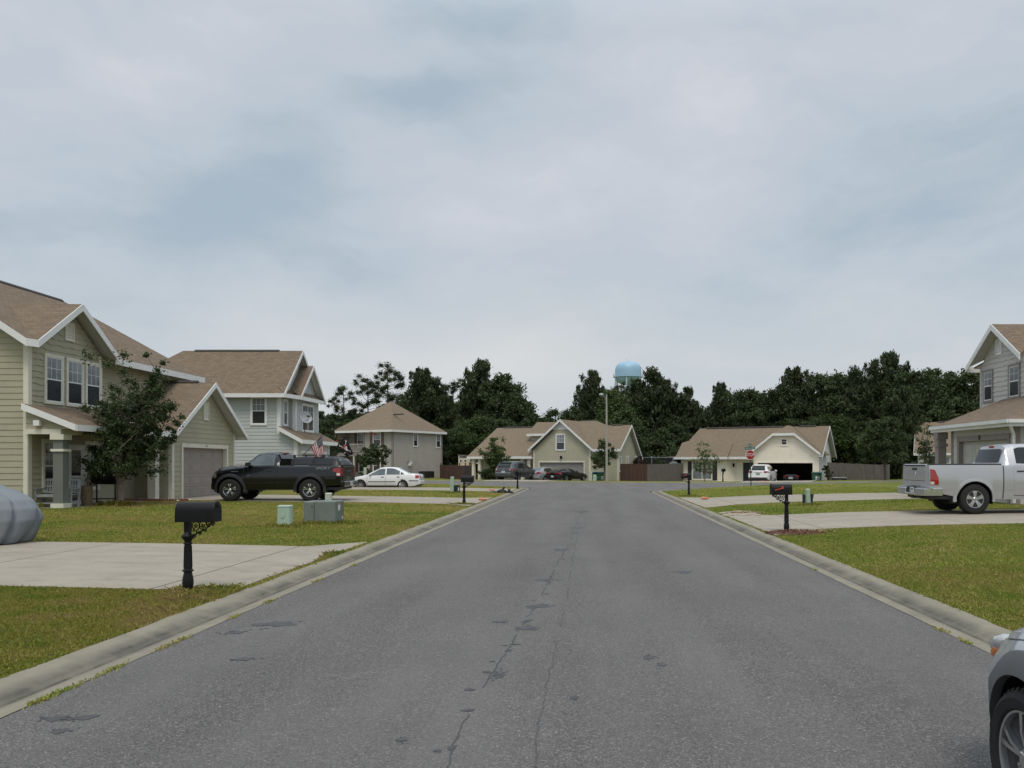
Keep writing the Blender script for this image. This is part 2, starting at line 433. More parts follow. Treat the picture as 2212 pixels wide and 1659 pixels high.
def make_road():
    mb = MB()
    ys = [-14 + i * 1.0 for i in range(62)]
    mb.grid([[(x, y, 0) for x in [lerp(XL, XR, i / 12) for i in range(13)]] for y in ys if y <= 47])
    poly = [(XL, 47), (XR, 47)] + NE_R + FE_P[::-1] + NE_L[:-1] + [(XL, 54)]
    mb.face([(x, y, 0) for x, y in poly])
    def g(u, v): Y = vy(v); return ux(u, Y), Y
    # oil stains
    for k, (u, v, w, hh) in enumerate([(122, 1552, 27, 7), (186, 1550, 24, 7), (130, 1579, 16, 5), (600, 1348, 40, 7), (560, 1350, 18, 4), (507, 1366, 24, 4), (523, 1424, 26, 4),
                                       (1480, 1236, 15, 2.5), (1075, 1458, 16, 8), (1140, 1358, 26, 5), (1165, 1310, 30, 5), (1180, 1252, 20, 3), (1080, 1343, 14, 3), (1215, 1188, 18, 2.5),
                                       (1430, 1436, 12, 3), (870, 1597, 9, 3), (1250, 1140, 14, 2), (1260, 1105, 14, 2), (1240, 1507, 10, 3), (1400, 1420, 14, 4)]):
        X, Y = g(u, v); X1, Y1 = g(u + w, v); _, Ya = g(u, v - hh)
        rx, ry = abs(X1 - X), max(.05, abs(Ya - Y)); r = random.Random(k + 40)
        if k < 5: mb.face([(x, y, .003) for x, y in blob(X, Y, rx * .8, ry * .8, seed=k)], 1)
        for i in range(46):
            a_, q = r.uniform(0, 6.283), abs(r.gauss(0, .62)); s_ = r.uniform(.10, .26) * (1.2 - min(1, q) * .7)
            mb.face([(x, y, .0031 + i * 1e-6) for x, y in blob(X + rx * q * math.cos(a_), Y + ry * q * math.sin(a_), rx * s_ + .006, ry * s_ * .8 + .008, 9, seed=i)], 1)
    # cracks
    def crack(pts, w, seed, slot, keep):
        r = random.Random(seed); P = [g(*p) for p in pts]; fine = []; drift = 0
        for (x0, y0), (x1, y1) in zip(P, P[1:]):
            n = max(2, int(math.hypot(x1 - x0, y1 - y0) / .05))
            for i in range(n):
                drift = drift * .8 + r.gauss(0, .006); fine.append((lerp(x0, x1, i / n) + drift, lerp(y0, y1, i / n)))
        run = []
        for i, (x, y) in enumerate(fine):
            on = keep * (1.0 if (math.sin(i * .21 + seed) + math.sin(i * .057 * 3)) > -.6 else .25)
            if r.random() < on: run.append((x, y))
            else:
                if len(run) > 2: mb.grid([[(px_ - w * r.uniform(.2, .8), py_, .0032) for px_, py_ in run], [(px_ + w * r.uniform(.2, .8), py_, .0032) for px_, py_ in run]], slot)
                run = []
            if slot == 2 and r.random() < .10: mb.face([(bx, by, .0034) for bx, by in blob(x + r.gauss(0, .05), y, r.uniform(.01, .05), r.uniform(.01, .04), 8, seed=i)], slot)
    crack([(962, 1659), (1010, 1545), (1050, 1470), (1105, 1392), (1160, 1305), (1195, 1235), (1230, 1170), (1250, 1120), (1262, 1092)], .011, 1, 2, .95)
    crack([(1152, 1659), (1180, 1500), (1205, 1400), (1222, 1300), (1236, 1210), (1247, 1160), (1252, 1130)], .010, 2, 3, .97)
    # asphalt
    m, nt, b = nodes_of('asphalt'); v = coord(nt)
    def cells(sc):
        n = nt.nodes.new('ShaderNodeTexVoronoi'); n.inputs['Scale'].default_value = sc; nt.links.new(v, n.inputs['Vector'])
        s_ = nt.nodes.new('ShaderNodeSeparateColor'); nt.links.new(n.outputs['Color'], s_.inputs[0]); return s_.outputs[0], n.outputs['Distance']
    c1, d1 = cells(82); c2, d2 = cells(160); f1 = noise(nt, v, 44, 5, .7); f2 = noise(nt, v, 5, 5, .65); f3 = noise(nt, coord(nt, 'Object', (1.0, .10, 1)), 1.1, 4, .55); f4 = noise(nt, v, .55, 4, .6)
    g1 = ramp(nt, c1, [(.0, (.045, .044, .044)), (.45, (.128, .121, .115)), (.78, (.222, .209, .198)), (.92, (.27, .256, .24)), (1.0, (.62, .58, .53))])
    g2 = ramp(nt, c2, [(.0, (.035, .034, .034)), (.5, (.137, .129, .124)), (.85, (.272, .256, .24)), (1.0, (.50, .47, .43))])
    c = mixc(nt, .5, g1, g2)
    c = mixc(nt, maprange(nt, f1, .35, .65, .0, .35), c, (.085, .083, .084))
    c = mixc(nt, maprange(nt, f2, .3, .7, 0, .22), c, (.105, .102, .102))
    c = mixc(nt, maprange(nt, f3, .36, .62, 0, .5), c, (.205, .196, .189))
    c = mixc(nt, maprange(nt, f4, .42, .7, 0, .28), c, (.105, .101, .099))
    nt.links.new(c, b.inputs['Base Color']); b.inputs['Roughness'].default_value = .9; b.inputs['Specular IOR Level'].default_value = .2
    bump(nt, b, math_n(nt, 'ADD', math_n(nt, 'MULTIPLY', d1, -1.0), math_n(nt, 'MULTIPLY', f1, .6)), .9, .014)
    stain = M('oil_stain', (.058, .056, .057), .6, .35, 12, bmp=.5, bscale=70)
    crackm = M('crack_fill', (.062, .060, .061), .8, .4, 10)
    pale = M('worn_seam', (.088, .086, .088), .9, .3, 14, bmp=.6, bscale=70)
    return struct(mb.build('road', [m, stain, crackm, pale]))

# ---------------------------------------------------------------- kerbs
def kerb_material():
    m, nt, b = nodes_of('kerb_concrete'); v = coord(nt); uv = coord(nt, 'UV')
    f = noise(nt, v, 3.0, 7, .7); f2 = noise(nt, v, 45, 4, .7)
    c = ramp(nt, f, [(.3, (.20, .183, .135)), (.7, (.285, .257, .192))])
    c = mixc(nt, maprange(nt, f2, .3, .7, 0, .25), c, (.19, .175, .13)); c = mixc(nt, maprange(nt, noise(nt, v, .7, 6, .7), .5, .66, 0, .55), c, (.15, .14, .10)); c = mixc(nt, maprange(nt, noise(nt, v, .45, 5, .6), .66, .72, 0, .5), c, (.30, .17, .07))
    sep = nt.nodes.new('ShaderNodeSeparateXYZ'); nt.links.new(uv, sep.inputs[0])
    d = math_n(nt, 'ABSOLUTE', math_n(nt, 'SUBTRACT', sep.outputs[0], .27)); ln = math_n(nt, 'ABSOLUTE', math_n(nt, 'SUBTRACT', sep.outputs[0], .205))
    dm = math_n(nt, 'MULTIPLY', maprange(nt, d, .0, .15, 1, 0), maprange(nt, noise(nt, v, 1.1, 6, .75), .35, .62, .28, 1), True)
    c = mixc(nt, dm, c, (.062, .058, .048)); lm = math_n(nt, 'MULTIPLY', maprange(nt, ln, .0, .022, 1, 0), maprange(nt, noise(nt, v, 2.3, 4, .6), .35, .6, .25, .95), True); c = mixc(nt, lm, c, (.045, .042, .035))
    nt.links.new(c, b.inputs['Base Color']); b.inputs['Roughness'].default_value = .92
    bump(nt, b, f2, .4, .008); return m

def make_kerb(name, path, side, label_joint=3.05):
    """path: asphalt-edge polyline; side=-1 lawn on the left (towards -x), +1 on the right"""
    prof = [(0, .004), (.03, .005), (.17, -.008), (.205, -.011), (.228, .004), (.28, .021), (.35, .042), (.43, .058), (.51, .065), (.55, .058), (.575, -.05)]
    seg = []; L = 0
    for (x0, y0), (x1, y1) in zip(path, path[1:]):
        seg.append((L, x0, y0, x1, y1)); L += math.hypot(x1 - x0, y1 - y0)
    def at(s):
        for (l, x0, y0, x1, y1) in seg[::-1]:
            if s >= l - 1e-9:
                ll = math.hypot(x1 - x0, y1 - y0); t = (s - l) / ll
                dx, dy = (x1 - x0) / ll, (y1 - y0) / ll
                return lerp(x0, x1, t), lerp(y0, y1, t), dx, dy
        return seg[0][1], seg[0][2], 0, 1
    st = sorted(set([round(i * .5, 3) for i in range(int(L / .5) + 1)] + [L] + [k * label_joint + o for k in range(1, int(L / label_joint) + 1) for o in (-.016, .016)]))
    mb = MB(); prev = None
    r = random.Random(3)
    for s in st:
        x, y, dx, dy = at(s)
        # average direction near corners
        xa, ya, ax, ay = at(max(0, s - .3)); xb, yb, bx, by = at(min(L, s + .3))
        dx, dy = (ax + bx), (ay + by); n = math.hypot(dx, dy) or 1; dx, dy = dx / n, dy / n
        nx, ny = (-dy, dx) if side < 0 else (dy, -dx)
        wob = .012 * math.sin(s * 1.7) + .008 * math.sin(s * 4.1)
        row = [(x + nx * (d + (wob if d > .4 else wob * .3 if d < .1 else 0)), y + ny * (d + (wob if d > .4 else wob * .3 if d < .1 else 0)), z) for d, z in prof]
        if prev is not None:
            s0, row0 = prev
            joint = (s - s0) < .03
            for k in range(len(prof) - 1):
                mb.face([row0[k], row0[k + 1], row[k + 1], row[k]], 1 if joint else 0,
                        [(prof[k][0], s0), (prof[k + 1][0], s0), (prof[k + 1][0], s), (prof[k][0], s)])
        prev = (s, row)
    o = mb.build(name, [MT['kerb'], MT['joint']], smooth=50)
    return struct(o)

# ---------------------------------------------------------------- driveways
DRIVES = []
def make_drive(name, q, joints_t=(), joints_s=(), mat='concrete', lift=.022, n=24):
    """q = four corners (kerb near, kerb far, house far, house near)"""
    a, b, c, d = [Vector((p[0], p[1], 0)) for p in q]
    DRIVES.append([(p[0], p[1]) for p in q])
    La = ((d - a).length + (c - b).length) / 2; Ls = (b - a).length
    ts = sorted(set([i / n for i in range(n + 1)] + [j / La + o / La for j in joints_t for o in (-.012, .012)]))
    ss = sorted(set([i / 8 for i in range(9)] + [j / Ls + o / Ls for j in joints_s for o in (-.012, .012)]))
    mb = MB()
    rows = []
    for s in ss:
        row = []
        for t in ts:
            p = a.lerp(d, t).lerp(b.lerp(c, t), s)
            row.append((p.x, p.y, max(h(p.x, p.y), .035 if abs(p.x) < 5 and p.y < 50 else -9) + lift))
        rows.append(row)
    jt = lambda i, arr, L: (arr[i + 1] - arr[i]) * L < .03
    mb.grid(rows, lambda i, j: 1 if jt(j, ts, La) or jt(i, ss, Ls) else 0)
    # skirts
    edge = rows[0] + [r[-1] for r in rows[1:]] + rows[-1][::-1][1:] + [r[0] for r in rows[::-1][1:]]
    for p, q2 in zip(edge, edge[1:]):
        mb.face([p, q2, (q2[0], q2[1], q2[2] - .12), (p[0], p[1], p[2] - .12)])
    return struct(mb.build(name, [MT[mat], MT['joint']]))

def concrete_material(name, a, b_, st):
    m, nt, b = nodes_of(name); v = coord(nt)
    f = noise(nt, v, .9, 7, .65); f2 = noise(nt, v, 50, 4, .7); f3 = noise(nt, v, 3.5, 6, .75)
    c = ramp(nt, f, [(.3, a), (.7, b_)])
    c = mixc(nt, maprange(nt, f2, .3, .7, 0, .16), c, st)
    c = mixc(nt, maprange(nt, f3, .5, .72, 0, .5), c, st)
    f5 = noise(nt, coord(nt, 'Object', (.35, 1.6, 1)), 1.5, 6, .7); c = mixc(nt, maprange(nt, f5, .5, .68, 0, .42), c, tuple(x * .8 for x in st)); f6 = noise(nt, v, 11, 3, .6); c = mixc(nt, maprange(nt, f6, .68, .74, 0, .45), c, tuple(x * .6 for x in st))
    nt.links.new(c, b.inputs['Base Color']); b.inputs['Roughness'].default_value = .9
    bump(nt, b, f2, .25, .006); return m
MT['concrete'] = concrete_material('concrete', (.295, .260, .205), (.36, .318, .25), (.20, .173, .136))
MT['joint'] = M('joint_dirt', (.055, .045, .033), .95, .5, 9)
MT['kerb'] = kerb_material()

make_terrain()
make_road()
make_kerb('kerb_west', [(XL, -10), (XL, 50), (-3.82, 53.2), (-4.15, 54.5), (-4.9, 55.5), (-6, 56.7), (-13, 63.5), (-40, 78)], -1)
make_kerb('kerb_east', [(XR, -10), (XR, 46.6), (3.55, 47.8), (3.9, 48.7), (4.5, 49.3), (7, 51.3), (10.3, 54.5), (13.5, 57.5), (30, 68)], 1)
make_kerb('kerb_north', [(-40, 88), (-13.9, 75.6), (-3.6, 71), (5.7, 67.5), (12, 67), (18, 68.5), (30, 76)], -1)
# left driveways (kerb near, kerb far, house far, house near)
make_drive('driveway_a', [(-4.42, 10.35), (-4.42, 16.6), (-5.3, 15.5), (-5.3, 10.25)], joints_t=())
make_drive('driveway_b', [(-5.3, 10.25), (-5.3, 15.5), (-22, 16.6), (-22, 11.0)], joints_t=(.1, 3.6, 7.2, 10.8, 14.4))
make_drive('driveway_c', [(-4.42, 30.6), (-4.42, 38.0), (-5.6, 36.8), (-5.6, 31.6)])
make_drive('driveway_d', [(-5.6, 31.6), (-5.6, 36.8), (-16.9, 38.9), (-16.9, 33.2)], joints_t=(.1, 3.8, 7.4))
make_drive('driveway_e', [(-4.42, 44.6), (-4.42, 51.0), (-5.6, 50.4), (-5.6, 45.6)])
make_drive('driveway_f', [(-5.6, 45.6), (-5.6, 50.4), (-16.6, 52.2), (-16.6, 47.2)], joints_t=(.1, 3.8, 7.4))
# right driveways
make_drive('driveway_g', [(4.06, 18.2), (4.06, 25.8), (5.4, 24.7), (5.4, 19.6)])
make_drive('driveway_h', [(5.4, 19.6), (5.4, 24.7), (24, 26.0), (24, 20.2)], joints_t=(.1, 3.7, 7.3, 11))
make_drive('driveway_i', [(4.06, 29.4), (4.06, 38.2), (5.4, 37.2), (5.4, 31.0)])
make_drive('driveway_j', [(5.4, 31.0), (5.4, 37.2), (14.3, 33.0 + 6.0), (14.3, 33.0)], joints_t=(.1, 4.0, 8.0))
# far driveways
make_drive('driveway_k', [(-9.6, 74.2), (-3.9, 71.7), (0.1, 82.6), (-5.2, 85.0)], joints_t=(5.0,))
make_drive('driveway_l', [(12.2, 67.6), (18.4, 69.2), (22.2, 79.6), (16.6, 82.6)], joints_t=(5.0,))
# ---------------------------------------------------------------- world, sun, camera
SUN_EL, SUN_AZ = R(60), R(176)        # azimuth clockwise from +Y
def make_world():
    w = bpy.data.worlds.new('World'); SC.world = w; w.use_nodes = True
    nt = w.node_tree; bg = nt.nodes['Background']
    sky = nt.nodes.new('ShaderNodeTexSky'); sky.sky_type = 'NISHITA'; sky.sun_disc = False
    sky.sun_elevation = SUN_EL; sky.sun_rotation = SUN_AZ; sky.air_density = 1.0; sky.dust_density = 2.0
    tc = nt.nodes.new('ShaderNodeTexCoord'); d = tc.outputs['Generated']
    # cloud field in direction space: soft noise, plus the larger holes and banks seen up the street
    w1 = nt.nodes.new('ShaderNodeTexNoise'); w1.inputs['Scale'].default_value = 2.6; w1.inputs['Detail'].default_value = 5; w1.inputs['Roughness'].default_value = .55; nt.links.new(d, w1.inputs['Vector'])
    vm = nt.nodes.new('ShaderNodeVectorMath'); vm.operation = 'MULTIPLY_ADD'
    nt.links.new(w1.outputs['Color'], vm.inputs[0]); vm.inputs[1].default_value = (.24, .10, .17); nt.links.new(d, vm.inputs[2])
    sb = nt.nodes.new('ShaderNodeVectorMath'); sb.operation = 'SUBTRACT'; nt.links.new(vm.outputs[0], sb.inputs[0]); sb.inputs[1].default_value = (.12, .05, .085)
    W = sb.outputs[0]
    sep0 = nt.nodes.new('ShaderNodeSeparateXYZ'); nt.links.new(d, sep0.inputs[0])
    sep = nt.nodes.new('ShaderNodeSeparateXYZ'); nt.links.new(W, sep.inputs[0])
    yy = math_n(nt, 'MAXIMUM', sep.outputs[1], .05)
    A = math_n(nt, 'DIVIDE', sep.outputs[0], yy); B = math_n(nt, 'DIVIDE', sep.outputs[2], yy)
    n1 = noise(nt, coord_scale(nt, W, (1.6, 1.6, 3.2)), 1.7, 7, .55); n2 = noise(nt, coord_scale(nt, W, (2.4, 3, 8.5)), 2.6, 8, .6)
    cov = math_n(nt, 'ADD', math_n(nt, 'MULTIPLY', n1, .55), math_n(nt, 'MULTIPLY', n2, .30))
    for (u, v, su, sv, amp) in SKY_LOBES:
        da = math_n(nt, 'DIVIDE', math_n(nt, 'SUBTRACT', A, (u - 1274) / 1800), su / 1800); db = math_n(nt, 'DIVIDE', math_n(nt, 'SUBTRACT', B, (1000 - v) / 1800), sv / 1800)
        q = math_n(nt, 'ADD', math_n(nt, 'MULTIPLY', da, da), math_n(nt, 'MULTIPLY', db, db))
        cov = math_n(nt, 'ADD', cov, math_n(nt, 'MULTIPLY', math_n(nt, 'EXPONENT', math_n(nt, 'MULTIPLY', q, -1.0)), amp))
    col = ramp(nt, cov, [(.26, (.37, .45, .525)), (.40, (.465, .53, .595)), (.52, (.53, .565, .622)), (.66, (.615, .64, .69))])
    z = math_n(nt, 'MAXIMUM', sep0.outputs[2], 0.0)
    hz = maprange(nt, z, .02, .26, 1, 0)
    band = noise(nt, coord_scale(nt, d, (1.5, 1.5, 9)), 1.6, 6, .55)
    hcol = ramp(nt, band, [(.35, (.525, .565, .59)), (.65, (.625, .64, .635))])
    col2 = mixc(nt, math_n(nt, 'MULTIPLY', math_n(nt, 'POWER', hz, 1.2), .85), col, hcol)
    gl = math_n(nt, 'ADD', math_n(nt, 'POWER', math_n(nt, 'DIVIDE', math_n(nt, 'SUBTRACT', A, (1060 - 1274) / 1800), .17), 2.0), math_n(nt, 'POWER', math_n(nt, 'DIVIDE', math_n(nt, 'SUBTRACT', B, .145), .055), 2.0))
    col2 = mixc(nt, math_n(nt, 'MULTIPLY', math_n(nt, 'EXPONENT', math_n(nt, 'MULTIPLY', gl, -1.0)), .55), col2, (.70, .69, .675))
    zen = maprange(nt, z, .46, 1.0, 1.0, ZENITH)      # an overcast sky is brightest overhead
    ten = nt.nodes.new('ShaderNodeVectorMath'); ten.operation = 'SCALE'; nt.links.new(col2, ten.inputs[0]); nt.links.new(math_n(nt, 'MULTIPLY', zen, 10.0 * SKY_GAIN), ten.inputs['Scale'])
    fin = mixc(nt, .95, sky.outputs[0], ten.outputs[0])
    nt.links.new(fin, bg.inputs['Color']); bg.inputs['Strength'].default_value = .1
def coord_scale(nt, v, s):
    mp = nt.nodes.new('ShaderNodeMapping'); mp.inputs['Scale'].default_value = s; nt.links.new(v, mp.inputs['Vector']); return mp.outputs[0]
SKY_GAIN = 1.10; ZENITH = 2.4
SKY_LOBES = [(560, 430, 260, 120, -.17), (640, 330, 120, 60, -.08), (960, 195, 190, 45, -.18), (1130, 60, 200, 50, -.08), (1900, 430, 330, 130, -.10), (2150, 330, 200, 90, -.06), (60, 90, 160, 60, -.05), (250, 640, 300, 60, -.03),
             (1500, 230, 260, 200, .14), (350, 170, 260, 90, .08), (1130, 420, 220, 90, .10), (2050, 90, 220, 80, .06), (800, 560, 160, 60, -.08)]
make_world()
sl = bpy.data.lights.new('sun', 'SUN'); sl.energy = 1.5; sl.angle = R(20); sl.color = (1.0, .90, .77)
so = bpy.data.objects.new('sun', sl); COL.objects.link(so)
sd = Vector((math.sin(SUN_AZ) * math.cos(SUN_EL), math.cos(SUN_AZ) * math.cos(SUN_EL), math.sin(SUN_EL)))
so.rotation_euler = sd.to_track_quat('Z', 'Y').to_euler()
cd = bpy.data.cameras.new('camera'); cam = bpy.data.objects.new('camera', cd); COL.objects.link(cam)
cam.location = (0, 0, EYE); cam.rotation_euler = (R(90), 0, 0)
cd.sensor_width = 36; cd.lens = 1800 / 2212 * 36
cd.shift_x = -(1274 - 1106) / 2212; cd.shift_y = (1000 - 829.5) / 2212
cd.clip_start = .1; cd.clip_end = 3000
SC.camera = cam
SC.view_settings.view_transform = 'Standard'; SC.view_settings.look = 'None'; SC.view_settings.exposure = 0.0; SC.view_settings.gamma = 1
# ---------------------------------------------------------------- house kit
class Wall:
    """vertical wall plane: origin o(x,y), direction d along s, outward normal n"""
    def __init__(s, o, d, n):
        s.o = Vector((o[0], o[1])); s.d = Vector(d).normalized(); s.n = Vector(n).normalized()
    def pos(s, a, z, off=0.0):
        p = s.o + s.d * a + s.n * off; return (p.x, p.y, z)
    def box(s, mb, s0, s1, z0, z1, o0, o1, m=0):
        mb.box(s0, o0, z0, s1, o1, z1, m, T=lambda a, o, z: s.pos(a, z, o))

def clip_half(poly, ax, lim, keep_ge):
    out = []
    for i, p in enumerate(poly):
        q = poly[(i + 1) % len(poly)]
        a = p[ax] - lim if keep_ge else lim - p[ax]; b = q[ax] - lim if keep_ge else lim - q[ax]
        if a >= 0: out.append(p)
        if (a >= 0) != (b >= 0):
            t = a / (a - b); out.append((lerp(p[0], q[0], t), lerp(p[1], q[1], t)))
    return out

def siding(mb, W, outline, course=.18, lip=.018, holes=(), m=0, z0=None):
    zs = [p[1] for p in outline]; lo = min(zs) if z0 is None else z0; hi = max(zs)
    k = int(math.floor((min(zs) - lo) / course))
    while lo + k * course < hi - 1e-6:
        ca, cb = lo + k * course, lo + (k + 1) * course; k += 1
        cuts = sorted(set([ca, cb] + [z for hh in holes for z in (hh[2], hh[3]) if ca < z < cb]))
        for a, b in zip(cuts, cuts[1:]):
            band = clip_half(clip_half(outline, 1, a, True), 1, b, False)
            if len(band) < 3: continue
            hs = sorted([hh for hh in holes if hh[2] < b - 1e-6 and hh[3] > a + 1e-6])
            parts = []; cur = band
            for hh in hs:
                l = clip_half(cur, 0, hh[0], False); cur = clip_half(cur, 0, hh[1], True)
                if len(l) >= 3: parts.append(l)
            if len(cur) >= 3: parts.append(cur)
            for pl in parts:
                f = lambda z: lip * (cb - z) / course
                mb.face([W.pos(s, z, f(z)) for s, z in pl], m)
                zb = min(p[1] for p in pl); bl = [p[0] for p in pl if p[1] < zb + 1e-5]
                if len(bl) >= 2 and abs(zb - ca) < 1e-5:
                    s0, s1 = min(bl), max(bl)
                    mb.face([W.pos(s0, zb, f(zb)), W.pos(s1, zb, f(zb)), W.pos(s1, zb, -.004), W.pos(s0, zb, -.004)], m)

def shakes(mb, W, outline, course=.19, lip=.024, m=0, seed=1):
    """wavy-butted shingle siding"""
    r = random.Random(seed); zs = [p[1] for p in outline]; lo, hi = min(zs), max(zs); k = 0
    mb.face([W.pos(s, z, 0) for s, z in outline], m)
    while lo + k * course < hi:
        a, b = lo + k * course, lo + (k + 1) * course; k += 1
        ss = [p[0] for p in outline]; s = min(ss) - r.uniform(0, .3)
        while s < max(ss):
            w = r.uniform(.22, .42); n = 6; amp = r.choice([-.022, .022, .0, .03])
            cell = []
            bot = [(s + w * i / n, a + amp * math.sin(math.pi * i / n) + (.004 if i % 2 else 0)) for i in range(n + 1)]
            poly = bot + [(s + w, b + .02), (s, b + .02)]
            for (p, q) in zip(outline, outline[1:] + outline[:1]):      # clip to the (convex, ccw) outline
                nx, ny = -(q[1] - p[1]), (q[0] - p[0]); out = []
                for i, c in enumerate(poly):
                    d = poly[(i + 1) % len(poly)]
                    va = (c[0] - p[0]) * nx + (c[1] - p[1]) * ny; vb = (d[0] - p[0]) * nx + (d[1] - p[1]) * ny
                    if va >= 0: out.append(c)
                    if (va >= 0) != (vb >= 0): t = va / (va - vb); out.append((lerp(c[0], d[0], t), lerp(c[1], d[1], t)))
                poly = out
                if len(poly) < 3: break
            if len(poly) >= 3:
                f = lambda z: .003 + lip * max(0, min(1, (b + .02 - z) / course))
                mb.face([W.pos(x, z, f(z)) for x, z in poly], m)
                for (x0, z0), (x1, z1) in zip(bot, bot[1:]):
                    if z0 > lo + .01 and any(abs(x0 - q[0]) < 1e-6 and abs(z0 - q[1]) < 1e-6 for q in poly) and any(abs(x1 - q[0]) < 1e-6 and abs(z1 - q[1]) < 1e-6 for q in poly):
                        mb.face([W.pos(x0, z0, f(z0)), W.pos(x1, z1, f(z1)), W.pos(x1, z1, 0), W.pos(x0, z0, 0)], m)
            s += w + .004

def window(H, W, s0, s1, z0, z1, trim, nx=3, nz=2, tw=.09, top='glass_blind', bot='glass_dark', world=True, split=.5, mull=None):
    mb = MB()
    W.box(mb, s0 - tw, s1 + tw, z1, z1 + tw * 1.15, 0, .06, 0); W.box(mb, s0 - tw, s1 + tw, z0 - tw, z0, 0, .065, 0)
    W.box(mb, s0 - tw, s0, z0, z1, 0, .058, 0); W.box(mb, s1, s1 + tw, z0, z1, 0, .058, 0)
    f = .035; zm = lerp(z0, z1, split)
    cols = [(s0, s1)] if not mull else [(s0, (s0 + s1) / 2), ((s0 + s1) / 2, s1)]
    for a, b in cols:
        W.box(mb, a, a + f, z0, z1, 0, .045, 1); W.box(mb, b - f, b, z0, z1, 0, .045, 1)
        W.box(mb, a + f, b - f, z0, z0 + f, 0, .044, 1); W.box(mb, a + f, b - f, z1 - f, z1, 0, .044, 1)
        W.box(mb, a + f, b - f, zm - f * .6, zm + f * .6, 0, .048, 1)
        for i in range(1, nx): x = lerp(a, b, i / nx); W.box(mb, x - .008, x + .008, zm + f * .6, z1 - f, 0, .039, 1)
        for i in range(1, nz): z = lerp(zm, z1, i / nz); W.box(mb, a + f, b - f, z - .008, z + .008, 0, .0385, 1)
    o = mb.build('window', [trim, MT['white_trim']], H, world=world)
    pb = MB()
    pb.face([W.pos(s0, zm, .034), W.pos(s1, zm, .034), W.pos(s1, z1, .034), W.pos(s0, z1, .034)], 0)
    pb.face([W.pos(s0, z0, .028), W.pos(s1, z0, .028), W.pos(s1, zm, .028), W.pos(s0, zm, .028)], 1)
    p = pb.build('pane', [MT[top], MT[bot]], H, world=world); p.parent = o
    return o
def vent(H, W, s, z0, z1, w, trim, world=True):
    mb = MB(); t = .05
    W.box(mb, s - w / 2 - t, s - w / 2, z0 - t, z1 + t, 0, .06); W.box(mb, s + w / 2, s + w / 2 + t, z0 - t, z1 + t, 0, .06)
    W.box(mb, s - w / 2, s + w / 2, z0 - t, z0, 0, .059); W.box(mb, s - w / 2, s + w / 2, z1, z1 + t, 0, .059)
    n = max(6, int((z1 - z0) / .075))
    for i in range(n):
        a = lerp(z0, z1, i / n); b = a + (z1 - z0) / n
        mb.face([W.pos(s - w / 2, a, .05), W.pos(s + w / 2, a, .05), W.pos(s + w / 2, b - .008, .026), W.pos(s - w / 2, b - .008, .026)])
        mb.face([W.pos(s - w / 2, a, .05), W.pos(s + w / 2, a, .05), W.pos(s + w / 2, a, .026), W.pos(s - w / 2, a, .026)])
    return mb.build('gable_vent', trim, H, world=world)
def garage_door(H, W, s0, s1, z0, z1, mat, trim, rec=.14, rows=4, cols=4, tw=.13, world=True, jamb=True):
    mb = MB(); hgt = (z1 - z0) / rows
    for r_ in range(rows):
        a = z0 + r_ * hgt; W.box(mb, s0, s1, a + .006, a + hgt - .006, -rec - .04, -rec)
        for c in range(cols):
            x0 = lerp(s0, s1, c / cols) + .09; x1 = lerp(s0, s1, (c + 1) / cols) - .09
            W.box(mb, x0, x1, a + hgt * .2, a + hgt * .23, -rec, -rec + .012); W.box(mb, x0, x1, a + hgt * .77, a + hgt * .80, -rec, -rec + .012)
            W.box(mb, x0, x0 + .02, a + hgt * .23, a + hgt * .77, -rec, -rec + .011); W.box(mb, x1 - .02, x1, a + hgt * .23, a + hgt * .77, -rec, -rec + .011)
    W.box(mb, s0, s1, z0, z1, -rec - .06, -rec - .041)
    d = mb.build('garage_door', mat, H, world=world)
    f = MB()
    W.box(f, s0 - tw, s0, z0, z1, -rec - .02, .05); W.box(f, s1, s1 + tw, z0, z1, -rec - .02, .05)
    W.box(f, s0 - tw, s1 + tw, z1, z1 + tw * 1.25, -rec - .02, .055)
    f.build('door_frame', trim, H, world=world)
    return d
def roof_planes(H, polys, mat, thick=.07, name='roof', world=True):
    mb = MB()
    for pl in polys:
        P = [Vector(p) for p in pl]; eds = [P[(i + 1) % len(P)] - P[i] for i in range(len(P))]
        e = max(eds, key=lambda d: math.hypot(d.x, d.y) - 6 * abs(d.z)); e = Vector((e.x, e.y, 0)).normalized()
        n = Vector((0, 0, 0))
        for i in range(len(P)): n += (P[i] - P[0]).cross(P[(i + 1) % len(P)] - P[0])
        n.normalize()
        if n.z < 0: n = -n
        up = n.cross(e).normalized()
        if up.z < 0: up = -up
        uv = [((p - P[0]).dot(e) + P[0].x * .37 + P[0].y * .71, (p - P[0]).dot(up)) for p in P]
        mb.face(P, 0, uv)
        Q = [p - Vector((0, 0, thick)) for p in P]
        mb.face(Q[::-1], 1)
        for i in range(len(P)):
            j = (i + 1) % len(P); mb.face([P[i], Q[i], Q[j], P[j]], 0, [uv[i], uv[i], uv[j], uv[j]])
    return mb.build(name, [mat, MT['soffit']], H, world=world)
def board(mb, p, q, hgt=.19, t=.03, up=.0, m=0):
    p, q = Vector(p), Vector(q); d = q - p; d.z = 0; n = Vector((-d.y, d.x, 0)).normalized() * (t / 2)
    a = [p - n, p + n, q + n, q - n]
    top = [v + Vector((0, 0, up)) for v in a]; bot = [v - Vector((0, 0, hgt)) for v in a]
    for k in range(4):
        j = (k + 1) % 4; mb.face([bot[k], bot[j], top[j], top[k]], m)
    mb.face(top, m); mb.face(bot[::-1], m)
def fascia(H, segs, mat, hgt=.19, world=True, name='fascia', t=.03):
    mb = MB()
    for p, q in segs: board(mb, p, q, hgt, t)
    return mb.build(name, mat, H, world=world)
